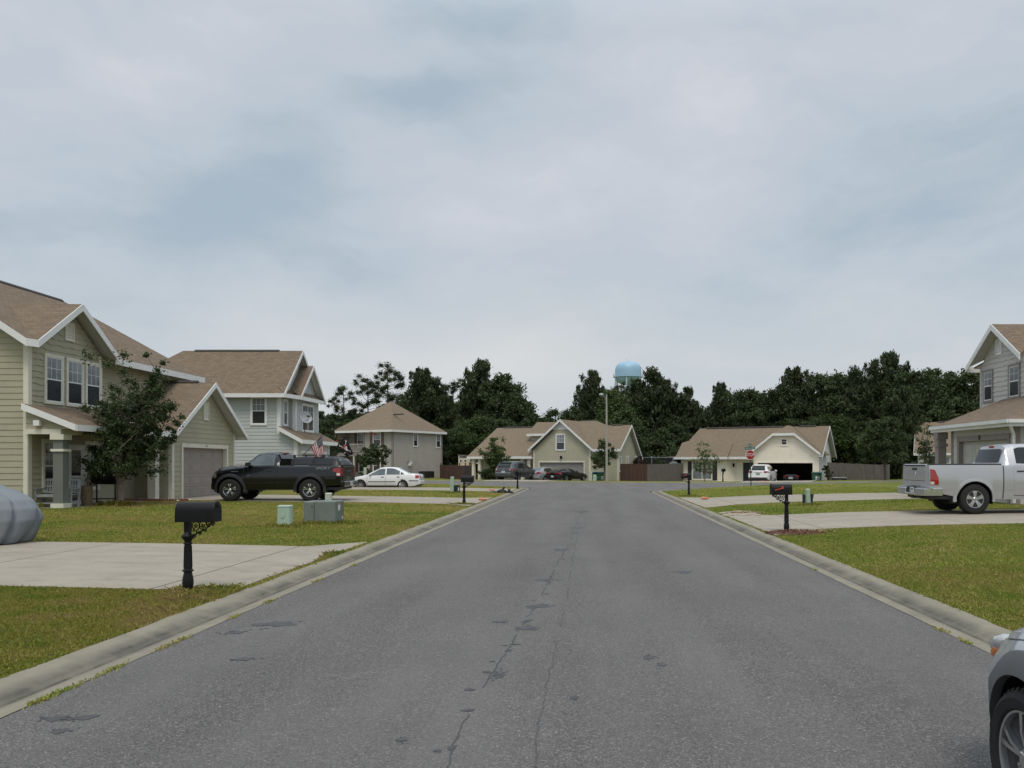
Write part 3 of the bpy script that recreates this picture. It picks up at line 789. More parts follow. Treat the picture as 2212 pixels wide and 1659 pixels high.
def corner_board(H, x, y, z0, z1, mat, w=.11, t=.03, qx=1, qy=-1, world=True):
    """L-shaped board wrapping an outside corner whose faces look towards qx,0 and 0,qy"""
    mb = MB()
    mb.box(x - (w if qx > 0 else 0) , y, z0, x + (0 if qx > 0 else w), y + qy * t, z1)
    mb.box(x, y + qy * t, z0, x + qx * t, y - qy * w, z1)
    return mb.build('corner_board', mat, H, world=world)
def plain_wall(mb, pts, m=0): mb.face(pts, m)
def ridge_cap(H, a, b, world=True, w=.14):
    mb = MB(); a, b = Vector(a), Vector(b); d = (b - a); n = Vector((-d.y, d.x, 0)).normalized() * w
    for sgn in (1, -1):
        mb.slab([a + Vector((0, 0, .05)), b + Vector((0, 0, .05)), b + n * sgn + Vector((0, 0, -.03)), a + n * sgn + Vector((0, 0, -.03))], (0, 0, .035))
    return mb.build('ridge_vent', MT['ridge_vent'], H, world=world)
# ================================================================ HOUSE A : olive green two-storey, left
def house_green():
    H = thing('two_storey_house', 'olive green two-storey house with shake gable, porch and taupe garage door, nearest on the left', 'house', (-18.2, 27, .15))
    g, t, wt = MT['green_siding'], MT['cream_trim'], MT['white_trim']
    z0 = .12
    mb = MB()
    We = Wall((-26.1, 27), (1, 0), (0, -1)); siding(mb, We, [(0, z0), (7.9, z0), (7.9, 5.68), (3.95, 8.3), (0, 5.68)], .2)
    Wl = Wall((-18.2, 27), (0, 1), (1, 0)); siding(mb, Wl, [(0, z0), (6.3, z0), (6.3, 3.3), (0, 3.3)], .2)
    Wb = Wall((-18.55, 31), (0, 1), (1, 0)); siding(mb, Wb, [(0, 2.9), (5.3, 2.9), (5.3, 5.5), (0, 5.5)], .2)
    Ws = Wall((-18.2, 33.3), (1, 0), (0, -1)); siding(mb, Ws, [(0, z0), (1.5, z0), (1.5, 3.0), (0, 3.0)], .2)
    Wg = Wall((-16.7, 33.3), (0, 1), (1, 0))
    siding(mb, Wg, [(0, z0), (5.8, z0), (5.8, 2.95), (2.9, 4.98), (0, 2.95)], .2, holes=[(.85, 4.95, z0, 2.29)])
    for pts in ([(-18.55, 36.3, 0), (-26.1, 36.3, 0), (-26.1, 36.3, 5.6), (-18.55, 36.3, 5.6)], [(-26.1, 27, 0), (-26.1, 36.3, 0), (-26.1, 36.3, 5.6), (-26.1, 27, 5.6)],
                [(-16.7, 39.1, 0), (-20, 39.1, 0), (-20, 39.1, 3), (-16.7, 39.1, 3)], [(-18.55, 31, 3), (-18.2, 31, 3), (-18.2, 31, 5.6), (-18.55, 31, 5.6)]):
        mb.face(pts)
    mb.build('wall', g, H, world=True)
    sm = MB(); shakes(sm, Wl, [(0, 3.25), (4.0, 3.25), (4.0, 5.62), (2.1, 7.02), (0, 5.62)], .2)
    sm.build('gable_wall', g, H, world=True)
    # trim
    corner_board(H, -18.2, 27, z0, 5.66, t, .14, qx=1, qy=-1)
    cb = MB(); cb.box(-18.2, 30.86, 3.5, -18.16, 31.0, 5.6); cb.build('corner_board', t, H, world=True)
    corner_board(H, -16.7, 33.3, z0, 2.98, t, .13)
    cb = MB(); cb.box(-16.7, 39.0, z0, -16.66, 39.12, 2.95); cb.build('corner_board', t, H, world=True)
    cb = MB(); cb.box(-18.55, 36.18, 3, -18.51, 36.32, 5.5); cb.build('corner_board', t, H, world=True)
    # roofs
    rt = MT['roof_tan']
    roof_planes(H, [[(-17.9, 31.42, 5.6), (-17.9, 38.7, 5.6), (-22.15, 35.2, 8.44), (-22.15, 26.5, 8.44), (-17.9, 26.5, 5.6), (-17.9, 26.8, 5.6), (-20.27, 29.1, 7.18)],
                    [(-17.9, 38.7, 5.6), (-26.4, 38.7, 5.6), (-22.15, 35.2, 8.44)],
                    [(-26.4, 38.7, 5.6), (-26.4, 26.5, 5.6), (-22.15, 26.5, 8.44), (-22.15, 35.2, 8.44)],
                    [(-17.72, 26.78, 5.60), (-17.72, 29.1, 7.2), (-20.35, 29.1, 7.2), (-17.95, 26.78, 5.60)][::-1],
                    [(-17.72, 31.42, 5.60), (-17.95, 31.42, 5.60), (-20.35, 29.1, 7.2), (-17.72, 29.1, 7.2)]], rt)
    roof_planes(H, [[(-16.46, 26.7, 2.88), (-16.46, 33.3, 2.88), (-18.22, 33.3, 3.56), (-18.22, 26.7, 3.56)]], rt, name='porch_roof')
    roof_planes(H, [[(-16.25, 32.86, 2.95), (-16.25, 36.2, 5.14), (-20.2, 36.2, 5.14), (-20.2, 32.86, 2.95)][::-1],
                    [(-16.25, 39.54, 2.95), (-20.2, 39.54, 2.95), (-20.2, 36.2, 5.14), (-16.25, 36.2, 5.14)]], rt, name='garage_roof')
    ridge_cap(H, (-22.15, 27, 8.43), (-22.15, 35, 8.43), w=.07); ridge_cap(H, (-17.0, 36.2, 5.15), (-19.8, 36.2, 5.15), w=.07)
    fascia(H, [((-17.9, 26.5, 5.6), (-22.15, 26.5, 8.44)), ((-17.88, 31.4, 5.6), (-17.88, 38.7, 5.6)), ((-17.9, 38.7, 5.6), (-22, 38.7, 5.6)),
               ((-17.70, 26.76, 5.60), (-17.70, 29.1, 7.2)), ((-17.70, 31.44, 5.60), (-17.70, 29.1, 7.2)), ((-17.9, 26.5, 5.62), (-17.69, 26.76, 5.6))], wt, .24)
    fascia(H, [((-16.44, 26.7, 2.88), (-16.44, 32.8, 2.88)), ((-16.46, 26.68, 2.88), (-18.2, 26.68, 3.56))], wt, .20, name='porch_fascia')
    fascia(H, [((-16.23, 32.84, 2.95), (-16.23, 36.2, 5.14)), ((-16.23, 39.56, 2.95), (-16.23, 36.2, 5.14)), ((-16.25, 32.84, 2.95), (-18.2, 32.84, 2.95)),
               ((-16.25, 39.56, 2.95), (-18.2, 39.56, 2.95))], wt, .22, name='garage_fascia')
    # openings
    for a in (.85, 2.0, 3.1): window(H, Wl, a, a + .82, 3.72, 5.22, t)
    window(H, Wl, .75, 1.5, .75, 2.35, t); window(H, Wl, 3.05, 3.8, .75, 2.35, t)
    vent(H, Wl, 2.1, 5.95, 6.5, .42, t); vent(H, Wg, 2.9, 3.55, 4.25, .42, t)
    d = MB()
    Wl.box(d, 2.0, 2.1, z0, 2.3, 0, .05); Wl.box(d, 2.85, 2.95, z0, 2.3, 0, .05); Wl.box(d, 2.1, 2.85, 2.2, 2.3, 0, .05)
    Wl.box(d, 2.1, 2.2, z0, 2.2, 0, .042); Wl.box(d, 2.75, 2.85, z0, 2.2, 0, .035); Wl.box(d, 2.2, 2.75, 1.12, 1.2, 0, .035); Wl.box(d, 2.2, 2.75, z0, .32, 0, .035); Wl.box(d, 2.2, 2.75, 2.1, 2.2, 0, .035)
    do = d.build('front_door', wt, H, world=True)
    p = MB(); Wl.box(p, 2.2, 2.75, .32, 2.1, .0, .028); pp = p.build('door_glass', MT['glass_dark'], H, world=True); pp.parent = do
    garage_door(H, Wg, .85, 4.95, z0, 2.29, MT['taupe_door'], t)
    text_obj('house_number', '101', .15, MT['greige_door'], H, (1.56, 9.2, 2.23), (R(90), 0, R(90)))
    # porch
    pb = MB(); pb.box(-17.25, 26.85, 2.58, -17.05, 33.3, 2.74); pb.box(-18.2, 26.86, 2.58, -17.25, 26.98, 2.74); pb.build('porch_beam', t, H, world=True)
    pe = MB(); Wp = Wall((-18.2, 26.9), (1, 0), (0, -1)); siding(pe, Wp, [(0, 2.74), (1.55, 2.74), (1.55, 2.85), (0, 3.46)], .2); pe.build('porch_gable', g, H, world=True)
    lt = MB(); lt.box(-17.86, 26.72, 2.84, -17.66, 26.88, 3.02); lt.build('porch_vent', wt, H, world=True, bevel=.01)
    po = MB(); po.box(-17.32, 26.88, .12, -17.0, 27.2, 2.58); post = po.build('porch_post', MT['grey_post'], H, world=True, bevel=.008)
    for a, b, e in ((.12, .34, .05), (2.02, 2.1, .05), (2.4, 2.577, .06)):
        bd = MB(); bd.box(-17.32 - e, 26.88 - e, a, -17.0 + e, 27.2 + e, b); q = bd.build('post_band', t, H, world=True); q.parent = post
    po = MB(); po.box(-17.30, 32.6, .12, -17.0, 32.9, 2.58); po.build('porch_post', t, H, world=True)
    ce = MB(); ce.slab([(-18.2, 27.0, 2.76), (-16.7, 27.0, 2.76), (-16.7, 33.28, 2.76), (-18.2, 33.28, 2.76)], (0, 0, .03)); ce.build('porch_ceiling', MT['soffit'], H, world=True)
    sl = MB(); sl.box(-18.2, 26.9, -.1, -16.95, 33.28, .19); sl.build('porch_slab', MT['concrete'], H, world=True)
    dp = MB(); dp.tube([(-18.14, 26.9, .2), (-18.14, 26.9, 3.3)], .008, 6); dp.build('cable', MT['greige_door'], H, world=True)
    return H
# ================================================================ HOUSE B : pale blue two-storey
def house_blue():
    H = thing('two_storey_house', 'pale blue two-storey house with tall side roof and twin front gables, behind the black pickup', 'house', (-17.45, 46.9, .05))
    g, t, wt = MT['blue_siding'], MT['white_trim'], MT['white_trim']; z0 = .0
    mb = MB()
    We = Wall((-27, 46.9), (1, 0), (0, -1)); siding(mb, We, [(0, z0), (9.55, z0), (9.55, 5.45), (0, 5.45)], .2)
    Wel = Wall((-17.45, 46.9), (1, 0), (0, -1)); siding(mb, Wel, [(0, z0), (.95, z0), (.95, 2.95), (0, 3.6)], .2)
    Wf = Wall((-17.45, 46.9), (0, 1), (1, 0)); siding(mb, Wf, [(0, 3.0), (1.6, 3.0), (1.6, 5.45), (0, 5.45)], .2)
    siding(mb, Wf, [(0, 5.45), (5.8, 5.45), (2.9, 7.9)], .2)
    Wf2 = Wall((-17.1, 48.4), (0, 1), (1, 0)); siding(mb, Wf2, [(0, 3.0), (4.0, 3.0), (4.0, 5.45), (0, 5.45)], .2)
    siding(mb, Wf2, [(.3, 5.75), (3.7, 5.75), (2.0, 7.15)], .2)
    Wl = Wall((-16.5, 46.9), (0, 1), (1, 0)); siding(mb, Wl, [(0, z0), (5.8, z0), (5.8, 2.9), (0, 2.9)], .2, holes=[(.7, 5.1, z0, 2.2)])
    for pts in ([(-17.45, 48.4, 3), (-17.1, 48.4, 3), (-17.1, 48.4, 5.4), (-17.45, 48.4, 5.4)], [(-17.1, 52.4, 3), (-20, 52.4, 3), (-20, 52.4, 5.4), (-17.1, 52.4, 5.4)],
                [(-17.45, 52.7, 0), (-27, 52.7, 0), (-27, 52.7, 5.4), (-17.45, 52.7, 5.4)], [(-16.5, 52.7, 0), (-17.45, 52.7, 0), (-17.45, 52.7, 3.4), (-16.5, 52.7, 2.9)], [(-27, 46.9, 0), (-27, 52.7, 0), (-27, 52.7, 5.4), (-27, 46.9, 5.4)]): mb.face(pts)
    mb.build('wall', g, H, world=True)
    corner_board(H, -17.45, 46.9, 3.3, 5.45, t, .15); corner_board(H, -16.5, 46.9, z0, 2.9, t, .15); corner_board(H, -17.1, 48.4, 3.2, 5.45, t, .17)
    c = MB(); c.box(-16.5, 52.58, 0, -16.46, 52.72, 2.9); c.build('corner_board', t, H, world=True)
    c = MB(); c.box(-17.1, 52.28, 3, -17.06, 52.42, 5.4); c.build('corner_board', t, H, world=True)
    rt = MT['roof_tan']
    roof_planes(H, [[(-27.4, 46.35, 5.52), (-17.0, 46.35, 5.52), (-17.0, 49.4, 8.3), (-24.1, 49.4, 8.3)],
                    [(-17.0, 52.6, 5.52), (-27.4, 52.6, 5.52), (-24.1, 49.4, 8.3), (-17.0, 49.4, 8.3)],
                    [(-27.4, 52.6, 5.52), (-27.4, 46.35, 5.52), (-24.1, 49.4, 8.3)],
                    [(-16.65, 48.05, 5.52), (-16.65, 50.25, 7.5), (-18.9, 50.25, 7.5), (-18.9, 48.05, 5.52)][::-1],
                    [(-16.65, 52.45, 5.52), (-18.9, 52.45, 5.52), (-18.9, 50.25, 7.5), (-16.65, 50.25, 7.5)],
                    [(-16.7, 48.1, 5.50), (-16.7, 52.4, 5.50), (-17.1, 52.4, 5.85), (-17.1, 48.1, 5.85)],
                    [(-17.0, 46.35, 5.52), (-17.0, 48.1, 5.5), (-17.45, 48.1, 5.9), (-17.45, 46.7, 5.9)]], rt)
    roof_planes(H, [[(-16.05, 46.5, 2.95), (-16.05, 53.0, 2.95), (-17.45, 53.0, 3.72), (-17.45, 46.5, 3.72)]], rt, name='porch_roof')
    ridge_cap(H, (-23.4, 49.4, 8.28), (-18.4, 49.4, 8.28), w=.09)
    fascia(H, [((-27.4, 46.33, 5.52), (-16.98, 46.33, 5.52)), ((-16.98, 46.33, 5.52), (-16.98, 49.4, 8.3)), ((-16.98, 52.62, 5.52), (-16.98, 49.4, 8.3)),
               ((-16.63, 48.03, 5.52), (-16.63, 50.25, 7.5)), ((-16.63, 52.47, 5.52), (-16.63, 50.25, 7.5)), ((-16.66, 48.05, 5.52), (-16.66, 52.45, 5.52)),
               ((-16.98, 46.35, 5.52), (-16.68, 48.05, 5.52))], wt, .22)
    fascia(H, [((-16.03, 46.5, 2.95), (-16.03, 53.02, 2.95)), ((-16.05, 46.48, 2.95), (-17.45, 46.48, 3.72))], wt, .22, name='porch_fascia')
    window(H, We, 8.0, 8.75, 3.85, 5.3, t); window(H, Wf, .55, 1.05, 3.85, 5.2, t, nx=2); window(H, Wf2, 1.1, 3.0, 3.6, 5.1, t, nx=2, mull=True)
    garage_door(H, Wl, .7, 5.1, z0, 2.2, MT['pale_door'], t)
    return H
# ================================================================ HOUSE C : greige hip roof, corner lot
def house_hip():
    H = thing('two_storey_house', 'greige two-storey house with pyramid hip roof and plum shutters, beyond the white sedan', 'house', (-21.9, 92.5, -.12), -R(28))
    g, t = MT['greige_siding'], MT['mauve_trim']
    mb = MB(); w = False
    Wf = Wall((-8.2, 0), (1, 0), (0, -1)); siding(mb, Wf, [(4.0, 0), (8.2, 0), (8.2, 5.4), (4.0, 5.4)], .2)
    Wr = Wall((0, 0), (0, 1), (1, 0)); siding(mb, Wr, [(0, 0), (8.8, 0), (8.8, 5.4), (0, 5.4)], .2)
    Wp = Wall((-8.2, 1.8), (1, 0), (0, -1)); siding(mb, Wp, [(0, 0), (4.0, 0), (4.0, 5.4), (0, 5.4)], .2)
    mb.face([(-4.2, 0, 0), (-4.2, 1.8, 0), (-4.2, 1.8, 5.4), (-4.2, 0, 5.4)]); mb.face([(-8.2, 0, 0), (-8.2, 8.8, 0), (-8.2, 8.8, 5.4), (-8.2, 0, 5.4)]); mb.face([(-8.2, 8.8, 0), (0, 8.8, 0), (0, 8.8, 5.4), (-8.2, 8.8, 5.4)])
    mb.build('wall', g, H)
    corner_board(H, 0, 0, 0, 5.35, t, .2, world=False)
    c = MB(); c.box(-.0, 8.65, 0, .04, 8.82, 5.35); c.build('corner_board', t, H)
    c = MB(); c.box(-4.22, -.04, 0, -4.05, 0, 5.35); c.build('corner_board', t, H)
    a = (-4.1, 4.4, 9.05); e = 5.45
    roof_planes(H, [[(-8.6, -.4, e), (.4, -.4, e), a], [(.4, -.4, e), (.4, 9.2, e), a], [(.4, 9.2, e), (-8.6, 9.2, e), a], [(-8.6, 9.2, e), (-8.6, -.4, e), a],
                    [(-4.5, -.62, e - .02), (.42, -.62, e - .02), (-2.0, 1.75, 7.0)]], MT['roof_far'], world=False)
    rv = MB(); rv.box(-1.9, 2.3, 7.25, -.5, 2.45, 7.38); rv.build('ridge_vent', MT['ridge_vent'], H)
    fascia(H, [((-8.6, -.42, e), (-4.5, -.42, e)), ((-4.5, -.64, e), (.42, -.64, e)), ((.42, -.64, e), (.42, 9.2, e)), ((-8.6, 9.2, e), (.4, 9.2, e)), ((-8.6, -.4, e), (-8.6, 9.2, e))], MT['white_trim'], .24, world=False)
    def shut(W, s0, s1, z0, z1):
        for a, b in ((s0 - .52, s0 - .1), (s1 + .1, s1 + .52)):
            m = MB(); W.box(m, a, b, z0, z1, 0, .05)
            for i in range(14): z = lerp(z0 + .06, z1 - .06, i / 14); W.box(m, a + .05, b - .05, z, z + .03, .05, .062)
            m.build('shutter', MT['shutter'], H)
    wt = MT['white_trim']
    window(H, Wf, 5.45, 6.45, 3.65, 5.15, wt, world=False); shut(Wf, 5.45, 6.45, 3.6, 5.2)
    window(H, Wf, 5.45, 6.45, .75, 2.25, wt, world=False, top='glass_dark'); shut(Wf, 5.45, 6.45, .7, 2.3)
    window(H, Wp, 1.4, 2.3, 3.65, 5.15, wt, world=False); shut(Wp, 1.4, 2.3, 3.6, 5.2)
    window(H, Wp, 1.6, 2.6, .75, 2.25, wt, world=False, top='glass_dark'); shut(Wp, 1.6, 2.6, .7, 2.3)
    window(H, Wr, 3.55, 4.2, 3.7, 5.1, wt, world=False, nx=2); window(H, Wr, 7.7, 8.4, 3.65, 5.15, wt, world=False, nx=2)
    lp = MB(); lp.box(-4.75, 1.62, 4.75, -4.55, 1.8, 5.05); lp.build('porch_lamp', MT['black_iron'], H, bevel=.02)
    # balcony
    b = MB(); b.box(-8.3, -.1, 2.55, -4.2, 1.8, 2.95); b.build('balcony_floor', t, H)
    r = MB(); r.box(-8.3, -.1, 3.85, -4.22, -.02, 3.95); r.box(-8.3, -.1, 3.05, -4.22, -.03, 3.12)
    for i in range(34): x = -8.25 + i * .12; r.box(x, -.085, 3.12, x + .035, -.045, 3.85)
    r.build('balcony_rail', g, H)
    for x in (-8.1, -5.75):
        c = MB(); c.box(x, -.1, 0, x + .16, .06, 2.55); c.build('porch_post', t if x < -6 else MT['soffit'], H)
    return H
# ================================================================ HOUSE D : sage one-and-a-half storey at the end of the street
def house_sage():
    H = thing('house', 'sage green house with tall garage gable at the end of the street', 'house', (-2.85, 84, -.44), -R(24))
    g, t, wt = MT['sage_siding'], MT['cream_trim'], MT['white_trim']
    mb = MB(); Wg = Wall((-3.2, 0), (1, 0), (0, -1))
    siding(mb, Wg, [(0, 0), (6.4, 0), (6.4, 3.42), (3.2, 6.15), (0, 3.42)], .2, holes=[(.72, 5.66, 0, 2.14)])
    Ww = Wall((3.2, .06), (1, 0), (0, -1)); siding(mb, Ww, [(0, 0), (2.95, 0), (2.95, 3.4), (0, 3.4)], .2)
    Wr = Wall((6.15, .06), (0, 1), (1, 0)); siding(mb, Wr, [(0, 0), (5.3, 0), (5.3, 2.75), (2.62, 5.72), (0, 3.4)], .2)
    Wp = Wall((-10.6, 2.2), (1, 0), (0, -1)); siding(mb, Wp, [(0, 0), (7.4, 0), (7.4, 3.0), (0, 3.0)], .2)
    Wd = Wall((-4.6, 2.2), (1, 0), (0, -1)); siding(mb, Wd, [(0, 4.2), (2.2, 4.2), (2.2, 5.2), (0, 5.2)], .2)
    mb.face([(-3.2, 0, 0), (-3.2, 2.2, 0), (-3.2, 2.2, 3.4), (-3.2, 0, 3.4)]); mb.face([(-10.6, 2.2, 0), (-10.6, 9, 0), (-10.6, 9, 2.7), (-10.6, 2.2, 2.7)]); mb.face([(-4.6, 2.2, 4), (-4.6, 5, 4), (-4.6, 5, 5.2), (-4.6, 2.2, 5.2)])
    mb.build('wall', g, H)
    for x, q in ((-3.2, -1), (3.2, 1)): corner_board(H, x, 0, 0, 3.4, t, .17, qx=q, world=False)
    corner_board(H, 6.15, .06, 0, 3.35, t, .12, world=False)
    c = MB(); c.box(6.15, 5.24, 0, 6.19, 5.38, 2.7); c.build('corner_board', t, H)
    k = .81
    roof_planes(H, [[(-3.62, -.4, 3.44), (-3.62, 4.0, 3.44), (0, 4.0, 6.48), (0, -.4, 6.48)], [(3.62, 4.0, 3.44), (3.62, -.4, 3.44), (0, -.4, 6.48), (0, 4.0, 6.48)],
                    [(3.4, -.36, 3.45), (6.55, -.36, 3.45), (6.55, 2.68, 5.92), (3.9, 2.68, 5.92), (2.4, 3.32, 6.44), (-.5, 3.32, 6.44)],
                    [(6.55, 5.85, 2.55), (0, 5.85, 2.55), (0, 2.68, 5.92), (6.55, 2.68, 5.92)],
                    [(-4.95, 1.8, 5.15), (-1.0, 1.8, 5.15), (-1.0, 3.5, 6.44), (-4.6, 3.5, 6.44)], [(-4.95, 5.4, 5.1), (-4.95, 1.8, 5.15), (-4.6, 3.5, 6.44)], [(2.4, 3.32, 6.44), (5, 6, 4.4), (-4.95, 6, 4.4), (-4.6, 3.5, 6.44)],
                    [(-10.95, -.35, 2.76), (-3.2, -.35, 2.76), (-3.2, 4.5, 5.96), (-10.1, 4.5, 5.96)], [(-10.95, 9.4, 2.76), (-10.95, -.35, 2.76), (-10.1, 4.5, 5.96)], [(-3, 9.4, 2.76), (-10.95, 9.4, 2.76), (-10.1, 4.5, 5.96), (-3, 4.5, 5.96)]], MT['roof_far'], world=False)
    ridge_cap(H, (-9.3, 4.5, 5.97), (-4.9, 4.5, 5.97), False, .12); ridge_cap(H, (.6, 3.4, 6.45), (2.3, 3.4, 6.45), False, .1); ridge_cap(H, (4.3, 2.68, 5.93), (5.6, 2.68, 5.93), False, .1)
    fascia(H, [((-3.62, -.42, 3.44), (0, -.42, 6.48)), ((3.62, -.42, 3.44), (0, -.42, 6.48)), ((3.5, -.38, 3.45), (6.55, -.38, 3.45)), ((6.57, -.38, 3.45), (6.57, 2.68, 5.92)), ((6.57, 5.85, 2.55), (6.57, 2.68, 5.92)),
               ((-4.95, 1.78, 5.15), (-1.5, 1.78, 5.15)), ((-10.95, -.37, 2.76), (-3.2, -.37, 2.76)), ((-10.97, -.37, 2.76), (-10.97, 9.4, 2.76))], wt, .24, world=False)
    gp = MB(); gp.face([(-1.0, -.03, 5.55), (1.0, -.03, 5.55), (0, -.03, 6.38)]); gp.box(-1.05, -.05, 5.45, 1.05, -.0, 5.56); gp.build('gable_panel', wt, H)
    window(H, Wg, 2.65, 3.55, 3.42, 4.92, wt, world=False)
    window(H, Wr, 2.2, 2.5, 1.3, 2.7, wt, world=False, nx=1); window(H, Wr, 4.7, 5.0, 1.3, 2.7, wt, world=False, nx=1); window(H, Wr, .3, .6, 1.3, 2.7, wt, world=False, nx=1)
    window(H, Wp, 2.3, 3.2, .9, 2.4, wt, world=False)
    garage_door(H, Wg, .72, 5.66, 0, 2.14, MT['greige_door'], t, world=False)
    l = MB(); l.lathe([(.02, 2.5), (.10, 2.52), (.13, 2.75), (.05, 2.82)], 8, o=(-.0, -.14, 0)); l.build('wall_lamp', MT['black_iron'], H)
    for x in (-10.5, -9.75, -4.6, -3.85):
        p = MB(); p.box(x, -.1, 0, x + .3, .2, 2.5); p.box(x - .05, -.15, 2.05, x + .35, .25, 2.13); p.box(x - .05, -.15, 2.38, x + .35, .25, 2.56); p.build('porch_post', t, H)
    b = MB(); b.box(-10.7, -.1, 2.5, -3.2, .15, 2.72); b.build('porch_beam', t, H)
    s = MB(); s.box(-10.7, -.2, -.1, -3.2, 2.2, .12); s.build('porch_slab', MT['concrete'], H)
    d = MB(); Wp.box(d, 5.6, 6.6, .1, 2.2, 0, .05); d.build('front_door', MT['shutter'], H)
    return H
# ================================================================ HOUSE E : cream bungalow
def house_cream():
    H = thing('bungalow', 'cream bungalow with open garage, clipped gable and black shutters', 'house', (21.98, 80, -.42), -R(28))
    g, t, wt = MT['cream_siding'], MT['cream_siding'], MT['white_trim']
    mb = MB(); Wg = Wall((-6.42, 0), (1, 0), (0, -1))
    siding(mb, Wg, [(0, 0), (6.42, 0), (6.42, 2.95), (4.15, 4.82), (1.95, 4.82), (0, 3.2)], .2, holes=[(.44, 5.85, 0, 2.06)])
    Wb = Wall((-14.1, 0), (1, 0), (0, -1)); siding(mb, Wb, [(0, 0), (4.84, 0), (4.84, 2.6), (0, 2.6)], .2)
    Wc = Wall((-9.26, 0), (.8, .75), (.75, -.8)); siding(mb, Wc, [(0, 0), (1.09, 0), (1.09, 2.6), (0, 2.6)], .2)
    We = Wall((-8.46, .75), (1, 0), (0, -1)); siding(mb, We, [(0, 0), (2.04, 0), (2.04, 2.6), (0, 2.6)], .2)
    mb.face([(-6.42, 0, 0), (-6.42, .75, 0), (-6.42, .75, 2.8), (-6.42, 0, 2.8)]); mb.face([(-14.1, 0, 0), (-14.1, 6, 0), (-14.1, 6, 2.7), (-14.1, 0, 2.7)]); mb.face([(-14.1, 6, 0), (0, 5.6, 0), (0, 5.6, 2.7), (-14.1, 6, 2.7)])
    mb.build('wall', g, H)
    mb = MB(); Wr = Wall((0, 0), (0, 1), (1, 0)); siding(mb, Wr, [(0, 0), (5.6, 0), (5.6, 2.8), (2.95, 5.5), (0, 2.8)], .2); mb.build('side_wall', MT['white_siding'], H)
    it = MB(); it.face([(-6.3, .06, .01), (-.1, .06, .01), (-.1, 5.4, .01), (-6.3, 5.4, .01)]); it.face([(-6.3, 5.4, 0), (-.1, 5.4, 0), (-.1, 5.4, 2.6), (-6.3, 5.4, 2.6)])
    it.face([(-6.3, .06, 0), (-6.3, 5.4, 0), (-6.3, 5.4, 2.6), (-6.3, .06, 2.6)]); it.face([(-.1, .06, 0), (-.1, 5.4, 0), (-.1, 5.4, 2.6), (-.1, .06, 2.6)]); it.face([(-6.3, .06, 2.6), (-.1, .06, 2.6), (-.1, 5.4, 2.6), (-6.3, 5.4, 2.6)])
    it.build('garage_interior', MT['interior'], H)
    f = MB(); Wg.box(f, .30, .44, 0, 2.06, -.12, .04); Wg.box(f, 5.85, 5.99, 0, 2.06, -.12, .04); Wg.box(f, .30, 5.99, 2.06, 2.2, -.12, .045); f.build('door_frame', t, H)
    corner_board(H, 0, 0, 0, 2.9, t, .14, world=False); corner_board(H, -14.1, 0, 0, 2.6, t, .14, qx=-1, world=False)
    roof_planes(H, [[(-14.7, -.4, 2.68), (-7.1, -.4, 2.68), (-3.4, 3, 5.73), (-13.2, 3, 5.73)], [(.42, -.12, 2.93), (.42, 3, 5.73), (-3.2, 3, 5.73)][1:] + [(.42, -.12, 2.93)], [(.42, 6.1, 2.68), (-14.7, 6.3, 2.68), (-13.2, 3, 5.73), (.42, 3, 5.73)], [(-14.7, 6.3, 2.68), (-14.7, -.4, 2.68), (-13.2, 3, 5.73)],
                    [(.38, 3.05, 2.9), (.38, -.42, 2.9), (-2.27, -.42, 4.97), (-3.32, 1.0, 5.79), (-3.32, 3.05, 5.79)],
                    [(-7.0, -.42, 2.92), (-7.0, 3.05, 2.92), (-3.32, 3.05, 5.79), (-3.32, 1.0, 5.79), (-4.37, -.42, 4.97)],
                    [(-4.37, -.42, 4.97), (-2.27, -.42, 4.97), (-3.32, 1.0, 5.79)],
                    [(-14.5, -.62, 2.68), (-8.9, -.62, 2.68), (-11.7, 2.0, 5.0)], [(-8.9, -.62, 2.68), (-8.9, 1.2, 4.2), (-11.7, 2.0, 5.0)], [(-14.5, 1.2, 4.2), (-14.5, -.62, 2.68), (-11.7, 2.0, 5.0)]], MT['roof_far'], world=False)
    ridge_cap(H, (-12.5, 3, 5.74), (-4.2, 3, 5.74), False, .12); ridge_cap(H, (-2.6, 3, 5.74), (-.9, 3, 5.74), False, .12)
    fascia(H, [((.38, -.44, 2.9), (-2.27, -.44, 4.97)), ((-7.0, -.44, 2.92), (-4.37, -.44, 4.97)), ((-4.37, -.44, 4.97), (-2.27, -.44, 4.97)), ((.42, -.44, 2.9), (.14, -.44, 2.9)),
               ((-14.7, -.64, 2.68), (-8.9, -.64, 2.68)), ((-8.9, -.42, 2.68), (-6.6, -.42, 2.68)), ((.44, -.4, 2.68), (.44, 3, 5.73)), ((.44, 6.1, 2.68), (.44, 3, 5.73)), ((-14.72, -.6, 2.68), (-14.72, 6.3, 2.68))], wt, .24, world=False)
    window(H, Wg, 2.83, 3.33, 3.85, 4.4, t, nx=2, nz=1, world=False, top='glass_dark', tw=.14)
    window(H, Wb, 1.25, 3.3, .4, 2.15, t, nx=3, world=False, top='glass_curtain', bot='glass_blind', mull=True)
    for a in (.72, 3.4):
        m = MB(); Wb.box(m, a, a + .5, .3, 2.25, 0, .05)
        for i in range(16): z = .36 + i * .115; Wb.box(m, a + .06, a + .44, z, z + .05, .05, .062)
        m.build('shutter', MT['dark_shutter'], H)
    d = MB(); We.box(d, .75, 2.0, .05, 2.1, 0, .05); d.build('front_door', MT['black_plastic'], H)
    l = MB(); l.lathe([(.03, 1.65), (.1, 1.7), (.12, 1.95), (.03, 2.05)], 8, o=(-8.6, .4, 0)); l.build('wall_lamp', MT['black_iron'], H)
    text_obj('house_number', '118', .12, MT['greige_door'], H, (-3.2, -.05, 2.13), (R(90), 0, 0))
    return H
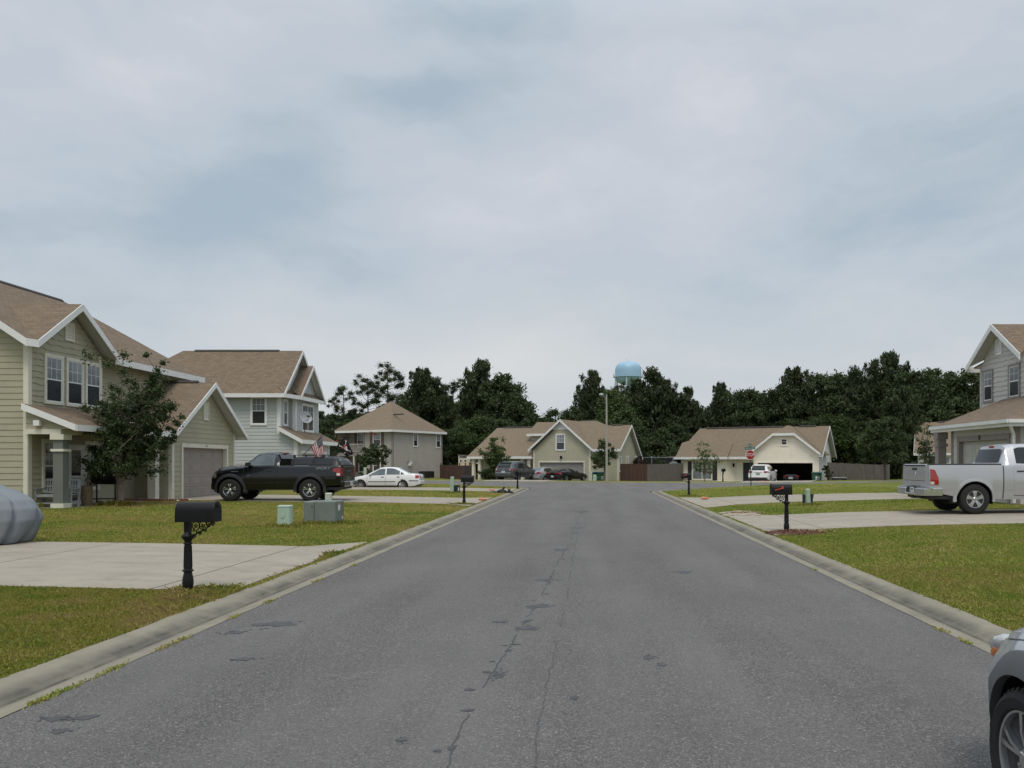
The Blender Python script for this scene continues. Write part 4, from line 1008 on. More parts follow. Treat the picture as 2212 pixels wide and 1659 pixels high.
# ================================================================ HOUSE F : pale greige two-storey on the right
def house_right():
    H = thing('two_storey_house', 'pale greige two-storey house with brown-framed garage behind the silver pickup', 'house', (16.9, 33, .28))
    g, t, wt = MT['pale_greige'], MT['mauve_trim'], MT['white_trim']; z0 = .25
    Wu = Wall((16.9, 36.0), (0, -1), (-1, 0))
    sm = MB(); shakes(sm, Wu, [(0, 3.6), (12, 3.6), (12, 5.72), (4.1, 5.72), (1.7, 7.08), (0, 5.82)][:1] + [(4.4, 3.6), (4.4, 5.7), (1.7, 7.08), (0, 5.8)], .2, seed=4); sm.build('gable_wall', g, H, world=True)
    mb = MB(); siding(mb, Wu, [(4.4, 3.4), (12, 3.4), (12, 5.7), (4.4, 5.7)], .2)
    Wg = Wall((14.35, 33.0), (0, -1), (-1, 0)); siding(mb, Wg, [(0, z0), (4.9, z0), (4.9, 3.05), (0, 3.05)], .3, holes=[(.7, 4.43, z0, 2.47)])
    Wn = Wall((14.35, 28.1), (1, 0), (0, -1)); siding(mb, Wn, [(0, z0), (8, z0), (8, 3.05), (0, 3.05)], .3)
    Wm = Wall((16.9, 36), (0, -1), (-1, 0)); siding(mb, Wm, [(0, z0), (3, z0), (3, 3.6), (0, 3.6)], .3)
    for pts in ([(14.35, 33, 0), (16.9, 33, 0), (16.9, 33, 3.1), (14.35, 33, 3.1)], [(16.9, 36, 0), (26, 36, 0), (26, 36, 5.8), (16.9, 36, 5.8)], [(16.9, 24, 3), (26, 24, 3), (26, 24, 5.8), (16.9, 24, 5.8)]): mb.face(pts)
    mb.build('wall', g, H, world=True)
    cb = MB(); cb.box(16.86, 35.9, 3.8, 16.9, 36.02, 5.78); cb.build('corner_board', g, H, world=True)
    cb = MB(); cb.box(14.31, 32.86, z0, 14.35, 33.02, 3.0); cb.build('corner_board', t, H, world=True)
    corner_board(H, 14.35, 28.1, z0, 3.0, t, .16, qx=-1, world=True)
    rt = MT['roof_tan']
    roof_planes(H, [[(16.5, 38, 5.8), (16.5, 23.5, 5.8), (21, 23.5, 8.8), (21, 33.8, 8.8)][::-1],
                    [(16.46, 36.42, 5.84), (19.1, 34.15, 7.34), (16.46, 34.15, 7.34)][::-1],
                    [(16.46, 31.88, 5.84), (16.46, 34.15, 7.34), (19.1, 34.15, 7.34)]][1:], rt)
    roof_planes(H, [[(16.6, 31.88, 5.78), (16.6, 23.5, 5.78), (21, 23.5, 8.7), (21, 32.5, 8.7), (18.93, 34.15, 7.32)], [(16.6, 36, 5.78), (26, 36, 5.78), (21, 32.5, 8.7)]], rt, name='main_roof')
    roof_planes(H, [[(13.95, 34.0, 3.1), (13.95, 27.7, 3.1), (16.88, 30.9, 4.25), (16.88, 34.0, 4.25)][::-1], [(13.95, 27.7, 3.1), (22, 27.7, 3.1), (22, 31, 4.3), (16.88, 30.9, 4.25)]], rt, name='garage_roof')
    fascia(H, [((16.44, 36.44, 5.84), (16.44, 34.15, 7.34)), ((16.44, 31.86, 5.84), (16.44, 34.15, 7.34)), ((16.58, 31.8, 5.78), (16.58, 23.5, 5.78)), ((16.5, 36.42, 5.84), (17.4, 36.42, 5.84))], wt, .24)
    gt = MB()
    for a, b in (((13.88, 34.0), (13.88, 27.64)), ((13.88, 27.64), (22, 27.64))):
        board(gt, (a[0], a[1], 3.1), (b[0], b[1], 3.1), .11, .11, .01); board(gt, (a[0] + .07, a[1] + .05, 3.0), (b[0] + .07, b[1] + .05, 3.0), .13, .03)
    gt.build('gutter', wt, H, world=True)
    sf = MB(); sf.slab([(13.95, 34, 2.9), (13.95, 27.7, 2.9), (14.35, 27.7, 2.9), (14.35, 34, 2.9)], (0, 0, .02)); sf.build('soffit', MT['soffit'], H, world=True)
    ds = MB(); ds.tube([(13.95, 27.72, 3.0), (14.02, 27.74, 2.85), (14.24, 27.98, 2.6), (14.26, 28.0, .3)], .05, 8); ds.build('downspout', wt, H, world=True, smooth=40)
    window(H, Wu, .35, 1.05, 4.3, 5.5, t, world=True, top='glass_blind', nx=2); window(H, Wu, 2.5, 3.25, 4.3, 5.5, t, world=True, nx=2)
    vent(H, Wu, 1.65, 6.15, 6.72, .4, wt)
    garage_door(H, Wg, .7, 4.43, z0, 2.47, MT['pale_door'], t, rec=.12, tw=.16)
    pl = MB(); pl.box(14.28, 30.5, 2.5, 14.30, 30.62, 2.66); pl.build('number_plate', MT['black_iron'], H, world=True)
    c = MB(); c.box(13.98, 33.42, .2, 14.3, 33.74, 2.6); c.box(13.93, 33.37, 2.3, 14.35, 33.79, 2.42); c.box(13.93, 33.37, 2.6, 14.35, 33.79, 2.88); c.build('porch_post', t, H, world=True)
    return H
def house_far():
    H = thing('house', 'tan-roofed cream house far back on the right, half hidden by the brown porch post', 'house', (37.0, 94, .0), -R(24))
    mb = MB(); W = Wall((0, 0), (1, 0), (0, -1)); siding(mb, W, [(0, 0), (12, 0), (12, 2.7), (0, 2.7)], .2)
    mb.face([(0, 0, 0), (0, 8, 0), (0, 8, 2.7), (0, 4, 5.9), (0, 0, 2.7)]); mb.face([(12, 0, 0), (12, 8, 0), (12, 8, 2.7), (12, 0, 2.7)]); mb.face([(0, 8, 0), (12, 8, 0), (12, 8, 2.7), (0, 8, 2.7)])
    mb.build('wall', MT['white_siding'], H)
    roof_planes(H, [[(-.4, -.4, 2.75), (12.4, -.4, 2.75), (12.4, 4, 6.4), (-.4, 4, 6.4)], [(12.4, 8.4, 2.75), (-.4, 8.4, 2.75), (-.4, 4, 6.4), (12.4, 4, 6.4)]], MT['roof_far'], world=False)
    fascia(H, [((-.4, -.42, 2.75), (12.4, -.42, 2.75)), ((-.42, -.4, 2.75), (-.42, 4, 6.4))], MT['white_trim'], .26, world=False)
    window(H, W, 2.0, 3.3, .9, 2.3, MT['white_trim'], world=False, top='glass_blind', bot='glass_curtain')
    for a in (1.15, 3.45):
        m = MB(); W.box(m, a, a + .72, .85, 2.35, 0, .05); m.build('shutter', MT['blue_shutter'], H)
    ridge_cap(H, (2, 4, 6.42), (9, 4, 6.42), False, .14)
    return H
house_green(); house_blue(); house_hip(); house_sage(); house_cream(); house_right(); house_far()
# ---------------------------------------------------------------- vehicle kit : x forward (0 = tail, L = nose), y left, z up
class Car:
    def __init__(s, **k):
        s.__dict__.update(k)
        s.cache = {}
    def plan(s, x):
        """plan taper factor towards nose and tail"""
        t = 1.0
        dn, dt = s.L - x, x
        rn, rt, kn, kt = s.taper
        if dn < rn: t -= kn * (1 - max(dn, 0) / rn) ** 2.2
        if dt < rt: t -= kt * (1 - max(dt, 0) / rt) ** 2.2
        return t
    def zbot(s, x):
        z = interp(x, s.bot)
        for xc, ra in s.arches:
            d = abs(x - xc)
            if d < ra: z = max(z, s.wz + math.sqrt(max(0, ra * ra - d * d)))
        return z
    def section(s, x):
        k = round(x, 4)
        if k in s.cache: return s.cache[k]
        t = s.plan(x); zb = s.zbot(x); W = s.W / 2 * t
        belt = interp(x, s.belt); top = interp(x, s.top)
        zm = max(interp(x, s.mid), zb + .015); zm = min(zm, belt - .03)
        ws = W - s.tuck; wb = W - s.shoulder
        wr = min(interp(x, s.wr) * (t if x > s.L * .75 or x < s.L * .12 else 1), wb - .02)
        low = lerp(zb, zm, .5)
        fl = smooth01((zb - interp(x, s.bot)) / .25)
        pts = [(lerp(ws, W, .96 * fl), zb), (lerp(ws, W, lerp(.72, .985, fl)), low), (W, zm), (lerp(W, wb, .30), lerp(zm, belt, .45)), (lerp(W, wb, .62), lerp(zm, belt, .8)), (wb, belt)]
        bed = s.bedrange and s.bedrange[0] <= x <= s.bedrange[1]
        if bed:
            pts += [(wb - .02, belt + .02), (wb - .07, belt + .02), (wb - .09, belt - .03), (wb - .10, s.bedfloor), (wb * .5, s.bedfloor), (0, s.bedfloor)]
        else:
            rise = top - belt
            zr = belt + rise * .90 if rise > .12 else belt + rise * .6
            pts += [(lerp(wb, wr, .10), belt + .012 + rise * .05), (lerp(wb, wr, .88), lerp(belt, zr, .90)), (wr - .02, zr), (wr - .09, lerp(zr, top, .55)), (wr * .55, lerp(zr, top, .9)), (0, top)]
        s.cache[k] = pts
        return pts
    def side(s, x, z):
        pts = s.section(x)
        for (y0, z0), (y1, z1) in zip(pts[:9], pts[1:9]):
            if z0 <= z <= z1 + 1e-6 and z1 > z0: return lerp(y0, y1, (z - z0) / (z1 - z0))
        return pts[0][0] if z < pts[0][1] else pts[8][0]
    def topz(s, x, f):
        """point on the upper surface at f in [-1,1] of roof half width"""
        pts = s.section(x)[8:]
        yr = pts[0][0]; y = abs(f) * yr
        for (y0, z0), (y1, z1) in zip(pts, pts[1:]):
            if y1 <= y <= y0 + 1e-6: return (x, math.copysign(y, f), lerp(z0, z1, (y0 - y) / (y0 - y1 + 1e-9)))
        return (x, math.copysign(y, f), pts[-1][1])
    def stations(s):
        xs = [0, .02, .05, .1, .16, .24] + [.24 + i * .09 for i in range(1, int((s.L - .48) / .09) + 1)] + [s.L - d for d in (.24, .16, .1, .05, .02, 0)]
        for xc, ra in s.arches:
            xs += [xc + ra * math.cos(R(a)) for a in range(0, 181, 9)] + [xc - ra - .004, xc + ra + .004]
        for arr in (s.top, s.belt, s.bot): xs += [p[0] for p in arr]
        if s.bedrange: xs += [s.bedrange[0], s.bedrange[1], s.bedrange[0] - .004, s.bedrange[1] + .004]
        xs = sorted(x for x in set(round(x, 4) for x in xs) if 0 <= x <= s.L)
        out = [xs[0]]
        for x in xs[1:]:
            if x - out[-1] > .003: out.append(x)
        return out
    def body_mesh(s, name, mat, root, cut=None):
        mb = MB(); xs = s.stations()
        if cut: xs = [x for x in xs if cut[0] <= x <= cut[1]]
        rows = []
        for x in xs:
            p = s.section(x); rows.append([(x, y, z) for y, z in p] + [(x, -y, z) for y, z in p[-2::-1]])
        mb.grid(rows)
        mb.face(rows[0]); mb.face(rows[-1][::-1])
        o = mb.build(name, mat, root, smooth=32)
        return o
    def patch(s, mb, xs, zlo, zhi, off=.006, sides=(1, -1), nz=4, m=0, rim=True):
        K = lambda z: z if callable(z) else ((lambda x: z) if isinstance(z, (int, float)) else (lambda x: interp(x, z)))
        lo, hi = K(zlo), K(zhi)
        for sd in sides:
            rows = [[(x, sd * (s.side(x, lerp(lo(x), hi(x), j / nz)) + off), lerp(lo(x), hi(x), j / nz)) for j in range(nz + 1)] for x in xs]
            mb.grid(rows, m)
            if rim:
                edge = rows[0] + [r[-1] for r in rows[1:]] + rows[-1][::-1][1:] + [r[0] for r in rows[::-1][1:]]
                for p, q in zip(edge, edge[1:]):
                    k = off + .01
                    mb.face([p, q, (q[0], q[1] - sd * k, q[2]), (p[0], p[1] - sd * k, p[2])], m)
    def screen(s, mb, x0, x1, f=.93, off=.006, n=8, m=0):
        xs = [lerp(x0, x1, i / 6) for i in range(7)]
        rows = []
        for x in xs:
            r_ = []
            for j in range(n + 1):
                p = s.topz(x, lerp(-f, f, j / n)); r_.append((p[0] + (off if x1 < x0 else -off) * -.7, p[1], p[2] + off))
            rows.append(r_)
        mb.grid(rows, m)

def make_wheel(root, x, y, r, w, rr, spokes, rim_mat, style='spoke', z=None, sd=1, hub=None):
    """rubber tyre, rim and hub; sd=+1 outer face towards +y"""
    z = r if z is None else z
    hb = MB(); hb.lathe([(.001, -.02), (rr * .93, -.02), (rr * .93, -w * .8)], 24, o=(0, 0, 0), axis='y')
    wh = hb.build('wheel', MT['steel_dark'], root, smooth=40)
    wh.location = (x, y, z); wh.rotation_euler = (0, 0, 0 if sd > 0 else math.pi)
    t = MB(); sh = r * .985
    t.lathe([(rr * .96, .008), (rr * 1.02, .022), (lerp(rr, r, .55), .030), (r * .955, .012), (sh, -.012), (r, -.04), (r, -w + .04), (sh, -w + .012), (r * .94, -w), (rr, -w + .01)], 40, axis='y', cap=False)
    n = 44
    for i in range(n):
        a0 = 2 * math.pi * i / n; a1 = a0 + 2 * math.pi / n * .62
        q = lambda a, rad, yy: (rad * math.cos(a), yy, rad * math.sin(a))
        for ya, yb in ((-.008, -w * .42), (-w * .58, -w + .008)):
            t.face([q(a0, r + .006, ya), q(a1, r + .006, ya), q(a1 + .03, r + .006, yb), q(a0 + .03, r + .006, yb)])
            t.face([q(a0, r + .006, ya), q(a1, r + .006, ya), q(a1, r * .965, ya + .012), q(a0, r * .965, ya + .012)])
    t.build('tyre', MT['rubber'], wh, smooth=30)
    m = MB()
    m.lathe([(rr, -.05), (rr * 1.0, .004), (rr * .985, .012), (rr * .93, .008), (rr * .90, -.03), (rr * .90, -.08)], 40, axis='y', cap=False)
    m.lathe([(.001, .012), (rr * .13, .012), (rr * .17, .004), (rr * .24, -.006), (rr * .26, -.04)], 20, axis='y', cap=False)
    for i in range(spokes):
        a = 2 * math.pi * i / spokes + .3
        if style == 'double': offs = (-.17, .17); wi, wo = .045, .06
        elif style == 'wide': offs = (0,); wi, wo = .15, .27
        else: offs = (0,); wi, wo = .10, .13
        for o_ in offs:
            ca, sa = math.cos(a + o_), math.sin(a + o_); c0, s0 = math.cos(a + o_ * .5), math.sin(a + o_ * .5)
            r0, r1 = rr * .20, rr * .94
            P = lambda cc, ss, rad, tt, yy: (cc * rad - ss * tt, yy, ss * rad + cc * tt)
            A = [P(c0, s0, r0, -wi * rr, -.004), P(c0, s0, r0, wi * rr, -.004), P(ca, sa, r1, wo * rr, .002), P(ca, sa, r1, -wo * rr, .002)]
            mid = [P((c0 + ca) / 2, (s0 + sa) / 2, rr * .55, -(wi + wo) * .5 * rr * .8, .010), P((c0 + ca) / 2, (s0 + sa) / 2, rr * .55, (wi + wo) * .5 * rr * .8, .010)]
            m.face([A[0], A[1], mid[1], mid[0]]); m.face([mid[0], mid[1], A[2], A[3]])
            for p, q in ((A[0], mid[0]), (mid[0], A[3]), (A[1], mid[1]), (mid[1], A[2])):
                m.face([p, q, (q[0], q[1] - .045, q[2]), (p[0], p[1] - .045, p[2])])
    for i in range(5):
        a = 2 * math.pi * i / 5 + .6; m.lathe([(.001, .012), (.011, .012), (.012, -.01)], 6, o=(rr * .20 * math.cos(a), 0, rr * .20 * math.sin(a)), axis='y')
    m.build('rim', rim_mat, wh, smooth=35)
    return wh
def wheels_and_wells(c, root, r, w, rr, spokes, rim, style, track):
    for xc, ra in c.arches:
        for sd in (1, -1): make_wheel(root, xc, sd * track, r, w, rr, spokes, rim, style, c.wz, sd)
    u = MB()
    for xc, ra in c.arches:
        for sd in (1, -1):
            arc = [(xc + (ra + .012) * math.cos(R(a)), c.wz + (ra + .012) * math.sin(R(a))) for a in range(-15, 196, 10)]
            yo, yi = c.W / 2 - .05, c.W / 2 - .48
            u.grid([[(x, sd * yo, z) for x, z in arc], [(x, sd * yi, z) for x, z in arc]])
            u.face([(x, sd * yi, z) for x, z in arc])
    zb = min(p[1] for p in c.bot); hw = lambda a, b: min(c.W / 2 * c.plan(a), c.W / 2 * c.plan(b))
    u.box(.2, -c.W / 2 + .55, zb + .0, c.L - .25, c.W / 2 - .55, zb + .14)
    xa = [p[0] for p in sorted(c.arches)]
    ra = c.arches[0][1]
    for a, b in ((xa[0] + ra + .02, xa[1] - ra - .02), (.1, xa[0] - ra - .02), (xa[1] + ra + .02, c.L - .12)):
        if b > a: u.box(a, -hw(a, b) + .12, zb + .02, b, hw(a, b) - .12, zb + .12)
    return u.build('underbody', MT['black_plastic'], root)
def arch_trim(c, root, mat, wdt=.07, off=.02, name='wheel_arch'):
    for xc, ra in c.arches:
        for sd in (1, -1):
            mb = MB(); rows = []
            for a in range(-8, 189, 7):
                ca, sa = math.cos(R(a)), math.sin(R(a)); row = []
                for k, (rad, of) in enumerate(((ra - .01, -.03), (ra - .01, off), (ra + wdt * .5, off), (ra + wdt, off * .6), (ra + wdt + .004, -.02))):
                    x = xc + rad * ca; z = c.wz + rad * sa
                    x = max(.02, min(c.L - .02, x))
                    row.append((x, sd * (c.side(x, max(z, c.zbot(x) + .002)) + of), z))
                rows.append(row)
            mb.grid(rows); mb.build(name, mat, root, smooth=40)
def seam(c, mb, x, z0, z1, m=0, off=.007, w=.006, lean=0.0, sides=(1, -1)):
    c.patch(mb, [x - w, x + w], z0, z1, off, sides, nz=6, m=m, rim=False)
def plate(root, x, y, z, face=-1, w=.30, h=.15, mat='plate'):
    p = MB(); p.box(x - .012, y - w / 2, z - h / 2, x + .012, y + w / 2, z + h / 2); o = p.build('licence_plate', MT[mat], root, bevel=.004)
    q = MB()
    for i in range(6):
        yy = y - w * .36 + i * w * .135; q.box(x + face * .0125 - .001, yy, z - h * .22, x + face * .0125 + .001, yy + w * .07, z + h * .2)
    q.build('plate_lettering', MT['dark_green'], o)
    return o
def handle(c, mb, x, z, ln=.17, sides=(1, -1)):
    for sd in sides:
        y = c.side(x, z)
        mb.box(x - ln / 2, sd * (y + .0) - .004, z - .018, x + ln / 2, sd * (y + .034) + .004, z + .018)
def mirror(root, c, x, z, mat, y_extra=.0, sz=(.10, .20, .14), sides=(1, -1)):
    for sd in sides:
        y = c.side(x, z)
        m = MB(); m.box(x - sz[0], sd * (y + .03), z, x + sz[0] * .6, sd * (y + .03 + sz[1]), z + sz[2]); m.box(x - .03, sd * (y - .02), z + .01, x + .03, sd * (y + .05), z + .05)
        m.build('wing_mirror', mat, root, bevel=.03)
def frange(a, b, n): return [lerp(a, b, i / n) for i in range(n + 1)]

# ================================================================ black pickup with cap
def black_pickup():
    L = 5.3
    root = thing('pickup_truck', 'black single-cab pickup with canopy and chrome wheels, parked nose to the taupe garage door', 'pickup truck', (0, 0, 0), math.pi)
    # tail at x=0 -> world +X end
    c = Car(L=L, W=2.0, wz=.43, arches=[(1.22, .53), (4.34, .53)], tuck=.05, shoulder=.06, taper=(.75, .25, .10, .02), bedrange=(.03, 2.42), bedfloor=.95,
            bot=[(0, .62), (.6, .58), (1.2, .52), (2.4, .50), (3.6, .50), (4.9, .50), (5.2, .42), (5.3, .45)], mid=[(0, .98), (L, .95)],
            belt=[(0, 1.37), (2.42, 1.36), (2.5, 1.36), (3.6, 1.34), (4.0, 1.30), (5.0, 1.15), (5.22, 1.02), (5.3, .80)],
            top=[(0, 1.38), (2.42, 1.38), (2.424, 1.64), (2.52, 1.88), (2.75, 1.925), (3.05, 1.92), (3.3, 1.875), (3.85, 1.42), (4.2, 1.40), (4.9, 1.30), (5.2, 1.16), (5.26, 1.04), (5.3, .86)],
            wr=[(0, .9), (2.42, .74), (3.2, .72), (3.9, .80), (5.3, .82)])
    P = MT['paint_black']
    sq = lambda x: x if x < 4.55 else 4.55 + (x - 4.55) * .74
    for nm in ('bot', 'mid', 'belt', 'top', 'wr'): setattr(c, nm, [(sq(a), b) for a, b in getattr(c, nm)])
    c.L = L = sq(L); c.body_mesh('body', P, root)
    wheels_and_wells(c, root, .425, .28, .265, 5, MT['chrome'], 'double', .985)
    arch_trim(c, root, MT['paint_graphite'], .11, .035)
    # side glass
    g = MB(); c.patch(g, frange(2.62, 3.72, 10), 1.385, [(2.62, 1.82), (2.75, 1.845), (3.2, 1.81), (3.72, 1.42)], .008); build2(g, 'side_window', MT['glass_car_light'], root, smooth=40)
    g = MB(); c.screen(g, 3.82, 3.34, .92); g.build('windscreen', MT['glass_car'], root, smooth=40)
    g = MB()
    for sd in (0,):
        g.grid([[(2.413, f * .80, 1.40), (2.413, f * .745, 1.66), (2.492, f * .69, 1.84)] for f in frange(-1, 1, 6)])
    g.build('rear_window', MT['glass_car'], root)
    d = MB(); c.patch(d, frange(2.58, 3.78, 12), .60, [(2.58, 1.35), (3.78, 1.32)], .006, nz=6); door = build2(d, 'door', P, root, smooth=35)
    hm = MB(); handle(c, hm, 2.82, 1.17); hd = build2(hm, 'handle', MT['black_plastic'], door, bevel=.01)
    s = MB(); seam(c, s, 2.47, .56, 1.34); seam(c, s, 3.80, .56, 1.30); build2(s, 'panel_gap', MT['black_plastic'], root)
    tr = MB(); c.patch(tr, frange(1.86, 3.72, 12), .70, .725, .014); c.patch(tr, frange(1.86, 3.72, 12), .885, .92, .016); c.patch(tr, frange(.2, .64, 4), .86, .95, .016); build2(tr, 'side_moulding', MT['paint_graphite'], root)
    mirror(root, c, 3.62, 1.37, MT['black_plastic'])
    # lights
    t = MB(); c.patch(t, frange(.02, .17, 4), .98, 1.30, .012); c.patch(t, frange(.17, .30, 3), 1.14, 1.28, .012)
    for sd in (1, -1): t.box(-.02, sd * .72, .98, .0, sd * .965, 1.30)
    tl = build2(t, 'tail_light', MT['red_lens'], root)
    t = MB(); c.patch(t, frange(.03, .16, 3), 1.0, 1.09, .016); build2(t, 'reverse_lens', MT['clear_lens'], tl)
    t = MB(); c.patch(t, frange(4.88, 5.06, 4), .90, [(4.88, 1.12), (5.06, 1.04)], .012); build2(t, 'headlight', MT['smoked_lens'], root)
    g = MB(); g.box(5.06, -.62, .72, 5.13, .62, 1.06); g.build('grille', MT['black_plastic'], root, bevel=.02)
    b = MB(); b.box(4.94, -.86, .46, 5.15, .86, .70); b.build('front_bumper', MT['black_plastic'], root, bevel=.05)
    b = MB(); b.box(-.14, -.96, .56, .06, .96, .78); b.build('rear_bumper', MT['paint_black'], root, bevel=.04)
    tg = MB(); tg.box(-.025, -.74, .82, .02, .74, 1.36); tg.box(-.035, -.3, 1.1, -.02, .3, 1.17); tg.build('tailgate', P, root, bevel=.012)
    plate(root, -.15, 0, .68)
    # canopy over the bed
    cap = MB(); rows = []
    prof = [(.02, 1.42), (.10, 1.58), (.24, 1.78), (.42, 1.83), (.9, 1.85), (1.6, 1.84), (1.92, 1.81), (1.98, 1.76), (2.0, 1.40)]
    prof = [(x, 1.385 + (zt - 1.385) * .76) for x, zt in prof]
    for x, zt in prof:
        wb, wt_ = .93, .80
        z0 = 1.385; hh = zt - z0
        r_ = [(x, wb, z0), (x, lerp(wb, wt_, .75), z0 + hh * .8), (x, wt_ - .05, z0 + hh * .95), (x, .4, zt + .012), (x, 0, zt + .016)]
        rows.append(r_ + [(p[0], -p[1], p[2]) for p in r_[-2::-1]])
    cap.grid(rows); cap.face(rows[0]); cap.face(rows[-1][::-1])
    canopy = cap.build('canopy', MT['paint_cap'], root, smooth=35)
    w = MB()
    for sd in (1, -1):
        for (a, b) in ((.36, 1.02), (1.14, 1.84)):
            f = lambda x, z: sd * (lerp(.93, lerp(.93, .80, .75), (z - 1.385) / .275) + .008)
            za = 1.43; top = lambda x: min(1.65, 1.43 + max(0, (x - .24)) * 1.4)
            r0 = [(x, f(x, za), za) for x in frange(a, b, 6)]; r1 = [(x, f(x, top(x)), top(x)) for x in frange(a, b, 6)]
            w.grid([r0, r1])
    build2(w, 'canopy_window', MT['glass_car'], canopy)
    w = MB(); w.face([(.045, -.66, 1.44), (.045, .66, 1.44), (.20, .60, 1.645), (.20, -.60, 1.645)]); ob = w.build('canopy_hatch', MT['glass_car_light'], canopy); ob.location.x = -.012
    w = MB(); c.patch(w, frange(1.25, 1.84, 4), 1.375, 1.395, .02); build2(w, 'chrome_rail', MT['chrome'], canopy)
    rk = MB()
    for sd in (1, -1):
        rk.tube([(.75, sd * .66, 1.80), (1.95, sd * .66, 1.80)], .014, 6)
        for x in (.78, 1.92): rk.box(x - .04, sd * .66 - .04, 1.70, x + .04, sd * .66 + .04, 1.81)
    for x in (.78, 1.92): rk.tube([(x, -.66, 1.80), (x, .66, 1.80)], .013, 6)
    rk.build('roof_rack', MT['black_plastic'], canopy)
    cp = MB(); c.patch(cp, frange(2.427, 2.615, 4), 1.37, [(2.427, 1.60), (2.52, 1.80), (2.615, 1.835)], .010); build2(cp, 'cab_pillar', P, root)
    bl = MB(); bl.box(2.44, -.14, 1.855, 2.52, .14, 1.905); bl.build('brake_light', MT['red_lens'], root)
    # lettering
    text_obj('side_lettering', 'SPORT', .125, MT['alloy'], root, (.72, c.side(.72, 1.27) + .008, 1.27), (R(90), 0, math.pi), sx=1.5, shear=.3)
    bd = MB(); c.patch(bd, frange(4.02, 4.30, 4), 1.14, 1.165, .012); c.patch(bd, frange(3.56, 3.66, 2), 1.0, 1.015, .012); build2(bd, 'fender_badge', MT['alloy'], root)
    return root, c

